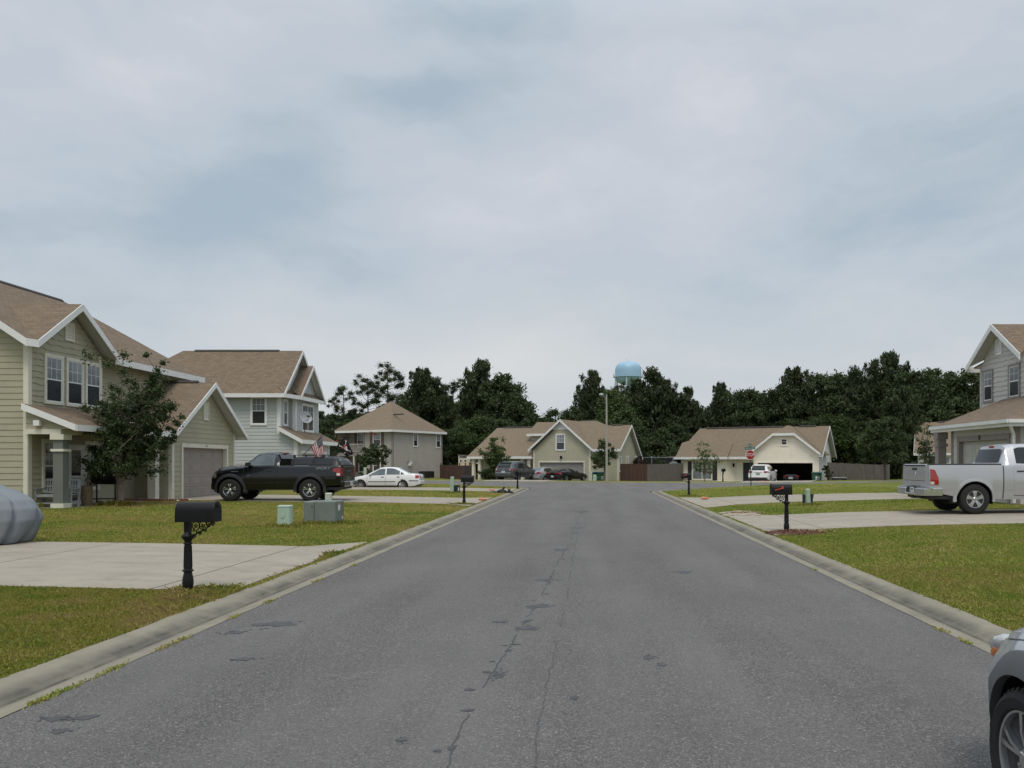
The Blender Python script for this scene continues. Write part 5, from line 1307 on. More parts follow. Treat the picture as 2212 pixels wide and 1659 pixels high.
# ================================================================ silver pickup
def silver_pickup():
    L = 5.82
    root = thing('pickup_truck', 'silver crew pickup with chrome rear bumper and red tail light on the right driveway', 'pickup truck')
    c = Car(L=L, W=2.0, wz=.405, arches=[(1.25, .505), (4.82, .505)], tuck=.07, shoulder=.045, taper=(.8, .22, .10, .015), bedrange=(.02, 2.02), bedfloor=.9,
            bot=[(0, .62), (.5, .52), (1.0, .42), (2.0, .40), (5.2, .40), (5.7, .38), (5.82, .42)], mid=[(0, .92), (L, .92)],
            belt=[(0, 1.345), (2.02, 1.345), (2.1, 1.335), (4.1, 1.31), (4.5, 1.28), (5.4, 1.17), (5.7, 1.05), (5.82, .85)],
            top=[(0, 1.36), (2.02, 1.36), (2.024, 1.42), (2.20, 1.90), (2.45, 1.955), (3.0, 1.965), (3.6, 1.93), (4.35, 1.36), (4.7, 1.33), (5.4, 1.24), (5.7, 1.12), (5.82, .9)],
            wr=[(0, .9), (2.02, .73), (3.4, .71), (4.4, .80), (5.82, .82)])
    P = MT['paint_silver']; c.body_mesh('body', P, root)
    wheels_and_wells(c, root, .405, .27, .245, 5, MT['alloy'], 'wide', .985)
    arch_trim(c, root, P, .075, .018)
    g = MB(); c.patch(g, frange(2.42, 3.02, 8), [(2.42, 1.40), (3.02, 1.38)], [(2.42, 1.80), (2.55, 1.845), (3.02, 1.85)], .007); c.patch(g, frange(3.14, 4.12, 8), 1.375, [(3.14, 1.85), (3.5, 1.84), (4.12, 1.42)], .007); build2(g, 'side_window', MT['glass_car'], root, smooth=40)
    g = MB(); c.screen(g, 4.32, 3.66, .93); g.build('windscreen', MT['glass_car'], root, smooth=40)
    g = MB(); rows = []
    for i in range(7):
        f = lerp(-.70, .70, i / 6); fz = lerp(-.655, .655, i / 6)
        rows.append([(2.015 - .02 * (1 - (f / .72) ** 2), f, 1.425), (2.13 - .02 * (1 - (f / .72) ** 2), fz, 1.80)])
    g.grid(rows); g.build('rear_window', MT['glass_car'], root, smooth=40)
    cb = MB(); cb.box(2.16, -.13, 1.845, 2.24, .13, 1.90); o = cb.build('brake_light', MT['red_lens'], root, bevel=.01)
    d = MB(); c.patch(d, frange(2.34, 3.06, 8), .52, 1.335, .005, nz=8); d1 = build2(d, 'rear_door', P, root, smooth=35)
    d = MB(); c.patch(d, frange(3.10, 4.14, 8), .52, 1.325, .005, nz=8); d2 = build2(d, 'front_door', P, root, smooth=35)
    for dd, x in ((d1, 2.52), (d2, 3.28)):
        hm = MB(); handle(c, hm, x, 1.18, .22); build2(hm, 'handle', MT['black_plastic'], dd, bevel=.01)
    s = MB(); seam(c, s, 2.04, .42, 1.33, w=.012); c.patch(s, frange(2.34, 4.14, 8), .500, .512, .004, rim=False); build2(s, 'panel_gap', MT['steel_dark'], root)
    rl = MB()
    for sd in (1, -1): rl.box(.0, sd * .875, 1.352, 2.0, sd * .955, 1.385)
    build2(rl, 'rail_cap', MT['black_plastic'], root, bevel=.008)
    cr = MB(); c.patch(cr, frange(.05, .70, 5), .66, .668, .004, rim=False); c.patch(cr, frange(1.80, 4.2, 8), .66, .668, .004, rim=False); build2(cr, 'body_crease', MT['alloy'], root)
    mirror(root, c, 4.05, 1.36, MT['black_plastic'], sz=(.10, .24, .20))
    t = MB(); c.patch(t, frange(.015, .24, 5), [(0, .80), (.24, .80)], [(0, 1.235), (.14, 1.225), (.24, .98)], .012, nz=6)
    tl = build2(t, 'tail_light', MT['red_lens'], root, smooth=40)
    t = MB(); c.patch(t, frange(.02, .12, 3), .815, .89, .016)
    build2(t, 'reverse_lens', MT['clear_lens'], tl)
    tg = MB(); tg.box(-.03, -.785, .74, .02, .785, 1.375); tgo = tg.build('tailgate', P, root, bevel=.018)
    tg = MB(); tg.box(-.034, -.74, .90, -.028, .74, .915); tg.box(-.042, -.74, 1.315, -.028, .74, 1.352); tg.build('tailgate_crease', MT['steel_dark'], tgo)
    tg = MB(); tg.box(-.05, -.15, 1.20, -.028, .15, 1.265); tg.build('tailgate_handle', MT['black_plastic'], tgo, bevel=.008)
    tg = MB(); tg.lathe([(.001, -.045), (.055, -.042), (.07, -.03)], 6, o=(0, 0, 1.10), axis='x'); tg.build('badge', MT['chrome'], tgo)
    b = MB()
    # stepped chrome bumper with a recess for the plate
    for (y0, y1, z0, z1, x0) in ((-1.0, -.34, .50, .70, -.17), (.34, 1.0, .50, .70, -.17), (-.34, .34, .50, .565, -.17), (-1.0, -.34, .70, .735, -.12), (.34, 1.0, .70, .735, -.12)):
        b.box(x0, y0, z0, .06, y1, z1)
    for sd in (1, -1): b.box(.05, sd * .93, .50, .36, sd * 1.0, .715)
    b.build('rear_bumper', MT['chrome'], root, bevel=.025)
    b = MB(); b.box(-.10, -.34, .565, .06, .34, .74); b.box(-.12, -1.0, .715, .02, 1.0, .728); b.build('bumper_step', MT['black_plastic'], root)
    hp = MB(); hp.box(-.12, -.07, .40, .3, .07, .50); hp.box(-.05, -.42, .44, .05, .42, .50); hp.build('tow_hitch', MT['black_plastic'], root)
    plate(root, -.105, 0, .655)
    t = MB(); c.patch(t, frange(5.45, 5.74, 4), .86, [(5.45, 1.12), (5.74, 1.02)], .012); build2(t, 'headlight', MT['clear_lens'], root)
    g = MB(); g.box(5.78, -.6, .62, 5.85, .6, 1.02); g.build('grille', MT['chrome'], root, bevel=.03)
    b = MB(); b.box(5.66, -.92, .40, 5.9, .92, .62); b.build('front_bumper', MT['chrome'], root, bevel=.05)
    ax = MB(); ax.tube([(1.25, -.8, .405), (1.25, .8, .405)], .06, 8); ax.lathe([(.02, -.2), (.14, -.12), (.14, .12), (.02, .2)], 12, o=(1.25, 0, .405), axis='y'); ax.tube([(.1, .45, .46), (1.8, .5, .42)], .04, 8); ax.build('axle', MT['steel_dark'], root)
    return root, c

# ================================================================ saloon / hatch / crossover
def passenger(label, name, cat, paint_m, P, wheel, glass_s, rim='alloy', lights=None, trim=None, plate_col='plate'):
    root = thing(name, label, cat)
    c = Car(bedrange=None, bedfloor=0, **P)
    pm = MT[paint_m]
    c.body_mesh('body', pm, root)
    r, w, rr, ns, style, track = wheel
    wheels_and_wells(c, root, r, w, rr, ns, MT[rim], style, track)
    for k, (nm, xs, lo, hi, gm) in enumerate(glass_s):
        g = MB()
        if lo == 'screen': c.screen(g, xs[0], xs[1], hi)
        else: c.patch(g, frange(xs[0], xs[-1], 9), lo, hi, .007)
        (g.build if lo == 'screen' else lambda *a, **k: build2(g, *a, **k))(nm, MT[gm], root, smooth=40)
    return root, c
def doors(root, c, paint_m, spans, zlo, zhi, hz, hmat='paint'):
    for k, (a, b) in enumerate(spans):
        d = MB(); c.patch(d, frange(a, b, 8), zlo, zhi, .004, nz=8); o = build2(d, 'door', MT[paint_m], root, smooth=35)
        hm = MB(); handle(c, hm, a + .16, hz, .17); build2(hm, 'handle', MT[hmat], o, bevel=.01)
def white_sedan():
    P = dict(L=4.48, W=1.72, wz=.30, arches=[(1.03, .355), (3.58, .355)], tuck=.08, shoulder=.07, taper=(.7, .5, .16, .12),
             bot=[(0, .36), (.25, .26), (.6, .22), (3.9, .22), (4.3, .24), (4.48, .34)], mid=[(0, .58), (4.48, .55)],
             belt=[(0, .80), (.08, .93), (.6, .945), (1.2, .93), (3.2, .86), (3.7, .80), (4.2, .68), (4.4, .56), (4.48, .46)],
             top=[(0, .84), (.06, .96), (.3, 1.005), (.62, 1.01), (1.30, 1.345), (1.6, 1.40), (2.0, 1.415), (2.4, 1.385), (3.22, .95), (3.4, .91), (4.0, .79), (4.3, .69), (4.42, .60), (4.48, .50)],
             wr=[(0, .70), (.6, .68), (1.3, .56), (2.2, .56), (3.2, .70), (4.48, .70)])
    root, c = passenger('white four-door saloon with red tail light, in the driveway behind the black pickup', 'sedan', 'car', 'paint_white', P, (.305, .19, .20, 8, 'spoke', .85),
        [('front_side_window', (2.10, 3.05), .915, [(2.1, 1.33), (2.4, 1.305), (3.05, .94)], 'glass_car_light'), ('rear_side_window', (1.20, 2.02), .955, [(1.2, 1.14), (1.5, 1.29), (1.7, 1.325), (2.02, 1.33)], 'glass_car_light'),
         ('quarter_window', (.94, 1.14), [(.94, .965), (1.14, .955)], [(.94, .99), (1.14, 1.12)], 'glass_car'),
         ('windscreen', (3.18, 2.46), 'screen', .9, 'glass_car'), ('rear_window', (.66, 1.26), 'screen', .9, 'glass_car_light')])
    doors(root, c, 'paint_white', [(1.12, 2.05), (2.08, 3.16)], .30, [(1.12, .915), (3.16, .86)], .80, 'black_plastic')
    s = MB()
    for x in (2.065, 3.18): seam(c, s, x, .28, .88)
    c.patch(s, frange(.9, 3.1, 10), [(.9, .945), (3.1, .885)], [(.9, .955), (3.1, .91)], .006, rim=False); build2(s, 'panel_gap', MT['black_plastic'], root)
    t = MB(); c.patch(t, frange(1.45, 3.10, 8), .49, .53, .014); c.patch(t, frange(.05, .62, 6), .55, .59, .014); c.patch(t, frange(4.0, 4.3, 4), .46, .50, .014); build2(t, 'side_moulding', MT['black_plastic'], root)
    t = MB(); c.patch(t, frange(1.42, 3.2, 8), .215, .28, .006); build2(t, 'sill_trim', MT['black_plastic'], root)
    t = MB(); c.patch(t, frange(.03, .24, 4), .72, [(0, .90), (.24, .91)], .010)
    for sd in (1, -1): t.box(-.01, sd * .42, .72, .01, sd * .68, .88)
    build2(t, 'tail_light', MT['red_lens'], root)
    t = MB(); c.patch(t, frange(4.18, 4.40, 4), .50, [(4.18, .66), (4.40, .56)], .010); build2(t, 'headlight', MT['clear_lens'], root)
    t = MB(); c.patch(t, frange(4.05, 4.17, 3), .54, [(4.05, .68), (4.17, .66)], .010); build2(t, 'indicator', MT['amber_lens'], root)
    b = MB(); b.box(-.04, -.72, .34, .1, .72, .58); b.build('rear_bumper', MT['paint_white'], root, bevel=.05)
    mirror(root, c, 3.0, .91, MT['paint_white'], sz=(.07, .15, .10)); plate(root, -.03, 0, .76)
    return root, c
def crossover(label, paint_m, back, P, wheel, spans, lights='red_lens', hmat='paint_silver'):
    L = P['L']
    root, c = passenger(label, 'crossover', 'car', paint_m, P, wheel,
        [('front_side_window', (2.62, 3.55), 1.09, [(2.62, 1.58), (3.0, 1.54), (3.55, 1.12)], 'glass_car'), ('rear_side_window', (1.62, 2.54), 1.11, [(1.62, 1.575), (2.54, 1.59)], 'glass_car'),
         ('quarter_window', (.60, 1.52), [(.6, 1.20), (1.52, 1.12)], [(.6, 1.46), (1.0, 1.54), (1.52, 1.57)], 'glass_car'),
         ('windscreen', (3.78, 2.98), 'screen', .9, 'glass_car')], rim='alloy')
    doors(root, c, paint_m, spans, .42, [(0, 1.11), (L, 1.06)], 1.02, hmat)
    # tailgate: glass, lid, lights, plate, bumper built on the rear face
    yb = c.section(0.05)[4][0]
    w = MB(); w.grid([[(back[0] + .0, f * .62, back[1]), (back[0] + .05, f * .60, lerp(back[1], back[3], .5)), (back[2], f * .55, back[3])] for f in frange(-1, 1, 8)])
    w.build('rear_window', MT['glass_car'], root, smooth=50)
    return root, c, yb
def grey_crossover():
    P = dict(L=5.1, W=1.99, wz=.36, arches=[(1.08, .44), (4.10, .44)], tuck=.08, shoulder=.07, taper=(.8, .45, .17, .10),
             bot=[(0, .45), (.25, .33), (.6, .28), (4.6, .28), (5.0, .30), (5.1, .4)], mid=[(0, .75), (5.1, .72)],
             belt=[(0, .92), (.06, 1.10), (.6, 1.15), (3.6, 1.07), (4.2, 1.0), (4.8, .86), (5.05, .70), (5.1, .55)],
             top=[(0, .96), (.06, 1.16), (.16, 1.30), (.42, 1.66), (.7, 1.745), (1.4, 1.80), (2.4, 1.79), (2.95, 1.70), (3.85, 1.13), (4.3, 1.06), (4.9, .92), (5.05, .78), (5.1, .6)],
             wr=[(0, .80), (.2, .74), (.5, .66), (2.8, .66), (3.8, .80), (5.1, .80)])
    root, c, yb = crossover('dark slate crossover with two round red tail lights, rear towards us on the far driveway', 'paint_slate', (.085, 1.19, .36, 1.60), P, (.36, .24, .235, 6, 'spoke', .97), [(1.60, 2.58), (2.62, 3.66)])
    t = MB()
    for sd in (1, -1):
        t.lathe([(.001, -.035), (.10, -.03), (.125, .0), (.125, .06)], 14, o=(.0, sd * .74, 1.0), axis='x')
    c.patch(t, frange(.02, .42, 5), [(0, .92), (.42, .99)], [(0, 1.10), (.42, 1.03)], .012); tl = build2(t, 'tail_light', MT['red_lens'], root, smooth=40)
    t = MB()
    for sd in (1, -1): t.lathe([(.001, -.045), (.055, -.04), (.06, .0)], 12, o=(-.01, sd * .70, 1.0), axis='x')
    build2(t, 'reverse_lens', MT['clear_lens'], tl)
    b = MB(); b.box(-.07, -.86, .36, .12, .86, .66); b.build('rear_bumper', MT['paint_slate'], root, bevel=.06)
    s = MB(); s.box(-.06, -.80, .68, .05, .80, .73); s.box(-.005, -.12, 1.0, .03, .12, 1.04); s.build('rear_trim', MT['alloy'], root, bevel=.01)
    sp = MB(); sp.box(.30, -.62, 1.64, .62, .62, 1.70); sp.build('spoiler', MT['paint_slate'], root, bevel=.02)
    rr = MB()
    for sd in (1, -1): rr.tube([(.8, sd * .60, 1.79), (1.4, sd * .60, 1.845), (2.6, sd * .60, 1.83), (2.8, sd * .6, 1.75)], .018, 6)
    build2(rr, 'roof_rail', MT['black_plastic'], root)
    plate(root, -.02, 0, .80, w=.34, h=.17); mirror(root, c, 3.5, 1.09, MT['paint_slate'])
    return root
def white_crossover():
    P = dict(L=5.0, W=1.96, wz=.36, arches=[(1.05, .43), (3.95, .43)], tuck=.08, shoulder=.08, taper=(.8, .5, .17, .12),
             bot=[(0, .5), (.25, .38), (.6, .30), (4.6, .28), (4.9, .30), (5.0, .4)], mid=[(0, .78), (5.0, .72)],
             belt=[(0, .94), (.06, 1.12), (.6, 1.15), (3.6, 1.07), (4.2, 1.0), (4.7, .86), (4.95, .70), (5.0, .55)],
             top=[(0, .98), (.06, 1.18), (.2, 1.36), (.42, 1.64), (.7, 1.72), (1.4, 1.77), (2.4, 1.76), (2.95, 1.68), (3.8, 1.12), (4.3, 1.05), (4.8, .92), (4.95, .78), (5.0, .6)],
             wr=[(0, .78), (.2, .72), (.5, .62), (2.8, .64), (3.8, .78), (5.0, .8)])
    root, c, yb = crossover('white crossover with dark lower bumper parked outside the open cream garage', 'paint_white', (.085, 1.21, .37, 1.58), P, (.36, .24, .235, 6, 'spoke', .95), [(1.60, 2.58), (2.62, 3.66)])
    t = MB(); c.patch(t, frange(.02, .42, 5), [(0, .98), (.42, 1.03)], [(0, 1.16), (.42, 1.08)], .012)
    for sd in (1, -1): t.box(-.01, sd * .52, 1.0, .03, sd * .84, 1.15)
    build2(t, 'tail_light', MT['red_lens'], root)
    b = MB(); b.box(-.06, -.84, .56, .12, .84, .72); b.build('rear_bumper', MT['paint_white'], root, bevel=.05)
    b = MB(); b.box(-.05, -.80, .36, .14, .80, .55); b.build('lower_bumper', MT['black_plastic'], root, bevel=.04)
    s = MB(); s.box(-.01, -.36, 1.03, .03, .36, 1.075); s.box(-.066, -.78, .545, .0, .78, .565); s.build('rear_trim', MT['alloy'], root, bevel=.006)
    sp = MB(); sp.box(.30, -.58, 1.62, .6, .58, 1.685); sp.build('spoiler', MT['paint_white'], root, bevel=.02)
    plate(root, -.02, 0, .90, w=.34, h=.17, mat='dish_grey'); mirror(root, c, 3.5, 1.09, MT['paint_white'])
    return root
def low_car(label, name, paint_m, top, belt, gl, tl, L=4.6, W=1.8, cat='car', pl=True):
    P = dict(L=L, W=W, wz=.32, arches=[(.98, .37), (L - .95, .37)], tuck=.08, shoulder=.08, taper=(.8, .5, .18, .13), bot=[(0, .36), (.3, .24), (L - .3, .22), (L, .32)], mid=[(0, .60), (L, .55)], belt=belt, top=top,
             wr=[(0, .72), (.6, .66), (1.3, .54), (2.4, .54), (3.3, .70), (L, .72)])
    root, c = passenger(label, name, cat, paint_m, P, (.32, .21, .215, 5, 'spoke', W / 2 - .02), gl)
    doors(root, c, paint_m, [(1.35, 2.15), (2.2, 3.2)], .30, [(0, belt[2][1] - .05), (L, belt[2][1] - .10)], belt[2][1] - .14, paint_m)
    t = MB(); c.patch(t, frange(.02, .26, 4), tl[0], tl[1], .010)
    for sd in (1, -1): t.box(-.012, sd * tl[2], tl[0], .02, sd * (W / 2 - .14), tl[1])
    build2(t, 'tail_light', MT['red_lens'], root)
    b = MB(); b.box(-.05, -W / 2 + .12, .34, .1, W / 2 - .12, .60); b.build('rear_bumper', MT[paint_m], root, bevel=.05)
    t = MB(); c.patch(t, frange(L - .32, L - .10, 4), .52, .64, .01); build2(t, 'headlight', MT['clear_lens'], root)
    mirror(root, c, 3.0, belt[2][1], MT[paint_m], sz=(.07, .15, .1))
    if pl: plate(root, -.06, 0, .5)
    return root, c
def silver_sedan():
    return low_car('silver saloon half hidden beyond the dark slate crossover', 'sedan', 'paint_pewter',
        [(0, .90), (.06, 1.02), (.5, 1.06), (1.2, 1.38), (1.6, 1.45), (2.2, 1.46), (2.6, 1.42), (3.5, 1.0), (4.2, .84), (4.5, .70), (4.6, .55)],
        [(0, .84), (.08, .96), (.6, .99), (1.3, .97), (3.4, .90), (4.2, .76), (4.6, .5)],
        [('side_window', (1.02, 3.2), .99, [(1.02, 1.08), (1.35, 1.33), (1.8, 1.385), (2.4, 1.37), (3.2, 1.01)], 'glass_car'), ('windscreen', (3.4, 2.66), 'screen', .9, 'glass_car'), ('rear_window', (.55, 1.18), 'screen', .9, 'glass_car_light')], (.80, .98, .50))[0]
def black_coupe():
    root, c = low_car('low black sports coupe in front of the sage house garage door', 'coupe', 'paint_black',
        [(0, .86), (.06, .98), (.35, 1.0), (.9, 1.14), (1.5, 1.26), (2.0, 1.28), (2.4, 1.22), (3.1, .92), (4.2, .76), (4.7, .62), (4.8, .5)],
        [(0, .82), (.08, .92), (.6, .94), (1.3, .92), (3.0, .86), (4.2, .72), (4.8, .48)],
        [('side_window', (1.3, 2.9), .945, [(1.3, 1.06), (1.7, 1.17), (2.2, 1.17), (2.9, .96)], 'glass_car'), ('windscreen', (3.05, 2.45), 'screen', .9, 'glass_car'), ('rear_window', (.45, 1.45), 'screen', .9, 'glass_car')], (.74, .86, .30), L=4.8, W=1.86)
    sp = MB(); sp.box(.0, -.8, 1.03, .22, .8, 1.06)
    for sd in (1, -1): sp.box(.05, sd * .7 - .04, .95, .2, sd * .7 + .04, 1.04)
    sp.build('spoiler', MT['paint_black'], root, bevel=.012); return root
def garage_car():
    root, c = low_car('black sports car with red tail lights and white plate inside the open garage', 'sports_car', 'paint_black',
        [(0, .80), (.06, .92), (.6, .97), (1.2, 1.2), (1.6, 1.25), (2.0, 1.24), (2.7, .93), (3.6, .80), (4.0, .66), (4.1, .5)],
        [(0, .76), (.08, .86), (.6, .90), (1.3, .88), (2.7, .86), (3.6, .74), (4.1, .48)],
        [('side_window', (1.35, 2.5), .90, [(1.35, 1.05), (1.7, 1.14), (2.1, 1.12), (2.5, .93)], 'glass_car'), ('windscreen', (2.68, 2.1), 'screen', .9, 'glass_car'), ('rear_window', (.7, 1.3), 'screen', .9, 'glass_car')], (.66, .80, .42), L=4.1, W=1.76, pl=False)
    p = plate(root, -.075, 0, .58, w=.42, h=.2, mat='sign_white'); return root
def silver_wagon():
    L = 4.42
    P = dict(L=L, W=1.76, wz=.315, arches=[(.86, .385), (3.50, .385)], tuck=.06, shoulder=.10, taper=(.9, .5, .42, .12),
             bot=[(0, .40), (.3, .26), (4.0, .24), (4.3, .26), (4.42, .34)], mid=[(0, .62), (L, .58)],
             belt=[(0, .86), (.08, .98), (.6, 1.0), (3.0, .93), (3.4, .89), (3.9, .80), (4.2, .70), (4.36, .60), (4.42, .48)],
             top=[(0, .92), (.06, 1.06), (.5, 1.38), (.8, 1.46), (1.6, 1.49), (2.2, 1.46), (3.05, 1.0), (3.4, .955), (3.9, .88), (4.2, .79), (4.36, .68), (4.42, .52)],
             wr=[(0, .72), (.5, .56), (2.1, .56), (3.0, .70), (3.6, .69), (4.42, .64)])
    root, c = passenger('silver hatchback with grey wheel arch cladding cut off by the bottom right corner', 'hatchback', 'car', 'paint_pewter', P, (.315, .215, .225, 5, 'double', .86),
        [('side_window', (.9, 2.85), 1.0, [(.9, 1.2), (1.2, 1.37), (2.1, 1.38), (2.85, 1.02)], 'glass_car'), ('windscreen', (3.0, 2.28), 'screen', .9, 'glass_car'), ('rear_window', (.12, .5), 'screen', .9, 'glass_car')])
    arch_trim(c, root, MT['clad_grey'], .10, .018)
    doors(root, c, 'paint_pewter', [(1.28, 1.98), (2.02, 2.98)], .36, [(0, .99), (L, .90)], .86, 'paint_pewter')
    t = MB(); c.patch(t, frange(1.28, 3.1, 8), .24, .36, .012); build2(t, 'sill_cladding', MT['clad_grey'], root)
    # wrap-around headlamp with amber corner
    def lens(cx, cy, cz, rx, ry, rz, yaw, pitch):
        m = MB(); rows = []
        for i in range(9):
            a = math.pi * i / 8 - math.pi / 2; row = []
            for j in range(16):
                t = 2 * math.pi * j / 16; p = Vector((rx * math.cos(a) * math.cos(t), ry * math.cos(a) * math.sin(t), rz * math.sin(a)))
                p = Matrix.Rotation(yaw, 3, 'Z') @ (Matrix.Rotation(pitch, 3, 'Y') @ p); row.append((p.x + cx, p.y + cy, p.z + cz))
            rows.append(row)
        m.grid(rows, closeu=True); return m
    for sd in (1, -1):
        hl = lens(4.19, sd * .575, .675, .20, .105, .062, -sd * R(32), R(20)).build('headlight', MT['lamp_lens'], root, smooth=60)
        lens(4.165, sd * .648, .652, .085, .045, .040, -sd * R(26), R(26)).build('indicator', MT['amber_lens'], hl, smooth=60)
    g = MB(); g.box(4.36, -.34, .42, 4.43, .34, .60); g.build('grille', MT['black_plastic'], root, bevel=.02)
    s = MB(); seam(c, s, 2.0, .34, .96, w=.004); seam(c, s, 3.0, .34, .92, w=.004)
    c.patch(s, frange(3.05, 4.15, 10), lambda x: interp(x, c.belt) - .022, lambda x: interp(x, c.belt) - .016, .003, rim=False); build2(s, 'panel_gap', MT['black_plastic'], root)
    mirror(root, c, 2.85, .98, MT['paint_pewter'], sz=(.08, .18, .12)); plate(root, -.03, 0, .8)
    return root

def park(root, L, x, y, z, heading, pitch=0):
    """x,y is the ground point under the middle of the tail; heading = angle of the nose from +X"""
    root.location = (x, y, z); root.rotation_euler = (0, pitch, heading)
# noses: pickup faces -X with its left side (local +y) towards us
bp, _c = black_pickup(); park(bp, 5.3, -9.73, 33.55, h(-12, 33.5) + .02, math.pi)
sp, _c2 = silver_pickup(); park(sp, 5.82, 9.39, 24.0, h(11.5, 24) + .025, 0)
ws, _ = white_sedan(); park(ws, 4.48, -10.42, 51.7, -.005, math.pi)
D_dir = R(90 - 24); E_dir = R(90 - 28)
gx = grey_crossover(); park(gx, 5.1, ux(1087, 76.5), 76.6, .03, D_dir)
ss = silver_sedan(); park(ss, 4.6, ux(1150, 80.5), 80.2, -.2, D_dir - R(2))
bc = black_coupe(); park(bc, 4.8, ux(1194, 78.8), 78.6, -.13, R(90 - 34))
wc = white_crossover(); park(wc, 5.0, ux(1637, 75.5), 75.4, -.24, R(90 - 22))
gc = garage_car(); park(gc, 4.1, ux(1709, 81.9), 82.0, -.40, E_dir)
sw = silver_wagon(); park(sw, 4.42, 1.93 + .88, .23, .0, R(90))
# ---------------------------------------------------------------- mailboxes
def mailbox(label, x, y, rz, flag=False, size=1.0):
    """cast-iron post at the origin, box arm along local +x towards the street"""
    root = thing('mailbox', label, 'mailbox', (x, y, h(x, y) - .01), rz, 'black mailboxes on cast iron posts along the street')
    p = MB()
    k = .60
    p.lathe([(r_ * k, z_) for r_, z_ in [(.085, 0), (.088, .03), (.085, .04), (.105, .07), (.115, .12), (.11, .18), (.085, .25), (.082, .265), (.115, .275), (.115, .29), (.088, .30), (.085, .32), (.072, .60), (.072, .62), (.090, .625), (.09, .64), (.074, .65), (.078, .67), (.135, .715), (.14, .73), (.09, .76), (.064, .78), (.056, .79), (.056, .93)]], 16)
    for j in range(8):
        a = 2 * math.pi * j / 8; p.tube([(.086 * k * math.cos(a), .086 * k * math.sin(a), .325), (.074 * k * math.cos(a), .074 * k * math.sin(a), .60)], .006, 5)
    p.box(-.036, -.036, .78, .036, .036, .93)
    p.build('post', MT['black_iron'], root, smooth=40)
    b = MB(); n = 10; L0, L1 = -.115, .385; w, z0, zs = .115, .935, 1.055
    arc = [(-w, z0)] + [(-w * math.cos(math.pi * i / n), zs + w * math.sin(math.pi * i / n)) for i in range(n + 1)] + [(w, z0)]
    rows = [[(x_, y_ * k, z0 + (z_ - z0) * k) for y_, z_ in arc] for x_, k in ((L0, .985), (L0 + .012, 1.0), (L1 - .03, 1.0), (L1 - .028, 1.045), (L1 - .004, 1.045), (L1, 1.03))]
    b.grid(rows); b.face(rows[0]); b.face(rows[-1][::-1])
    b.slab([(L0, -w, z0), (L1, -w, z0), (L1, w, z0), (L0, w, z0)], (0, 0, -.02))
    bx = b.build('box', MT['black_box'], root, smooth=40)
    d = MB(); d.box(L1 - .002, -.018, 1.10, L1 + .02, .018, 1.135); d.build('latch', MT['black_iron'], bx)
    if flag:
        f = MB(); f.box(.13, -w - .012, 1.06, .30, -w - .004, 1.085, T=lambda a, b_, c: (a, b_, c + (a - .13) * -.25)); f.box(.10, -w - .013, 1.055, .155, -w - .005, 1.125)
        f.lathe([(.001, -.02), (.016, -.018), (.018, 0)], 8, o=(.30, -w, 1.03), axis='y')
        f.build('flag', MT['flag_red'], root)
    s = MB(); r = .0078                         # grape-vine scroll bracket under the arm
    def ring(cx, cz, rad, a0, a1, n=14): s.tube([(cx + rad * math.cos(R(lerp(a0, a1, i / n))), 0, cz + rad * math.sin(R(lerp(a0, a1, i / n)))) for i in range(n + 1)], r, 5)
    s.tube([(.055, 0, .70), (.09, 0, .745), (.14, 0, .78), (.20, 0, .80), (.26, 0, .845), (.30, 0, .89), (.335, 0, .912)], .010, 6)
    s.tube([(.034, 0, .70), (.06, 0, .715)], .01, 5); ring(.105, .865, .05, -60, 250); ring(.195, .865, .052, 20, 320); ring(.27, .885, .034, 0, 300); ring(.14, .79, .03, 90, 380); ring(.325, .885, .02, 0, 300); ring(.085, .73, .02, -90, 200)
    for cx, cz, k in ((.10, .86, .030), (.195, .855, .034), (.27, .878, .026), (.155, .765, .024), (.225, .80, .022), (.33, .885, .018), (.075, .80, .02)):
        for j in range(5):
            a = 2 * math.pi * j / 5 + cx * 30
            s.face([(cx, .006, cz), (cx + k * .8 * math.cos(a - .5), .010, cz + k * .8 * math.sin(a - .5)), (cx + k * 1.25 * math.cos(a), -.004, cz + k * 1.25 * math.sin(a)), (cx + k * .8 * math.cos(a + .5), .010, cz + k * .8 * math.sin(a + .5))])
    s.tube([(.05, 0, .918), (.345, 0, .918)], .009, 5)
    s.build('scroll_bracket', MT['black_iron'], root)
    root.scale = (.95, .95, .95)
    return root
MT['flag_red'] = M('flag_red', (.42, .05, .03), .5, .12, 20)
mailbox('black mailbox with scroll bracket, the big near one beside the left driveway', ux(406, 10.25), 10.25, 0)
mailbox('black mailbox on the left verge, level with the pickup driveway', ux(1002.5, 31.6), 31.6, 0)
mailbox('black mailbox at the left street corner, seen end-on before the dark crossover', ux(1118, 51.3), 51.3, R(72))
mailbox('black mailbox with red flag on the right verge, standing in brown mulch', ux(1699, 19.2), 19.2, math.pi, True).scale = (.95, -.95, .95)
mailbox('black mailbox with red flag at the right street corner, short of the stop sign', ux(1488, 39.6), 39.6, math.pi, True).scale = (.95, -.95, .95)
mailbox('small black mailbox seen end-on in front of the cream bungalow', ux(1561.5, 69.4), 69.4, R(-80))

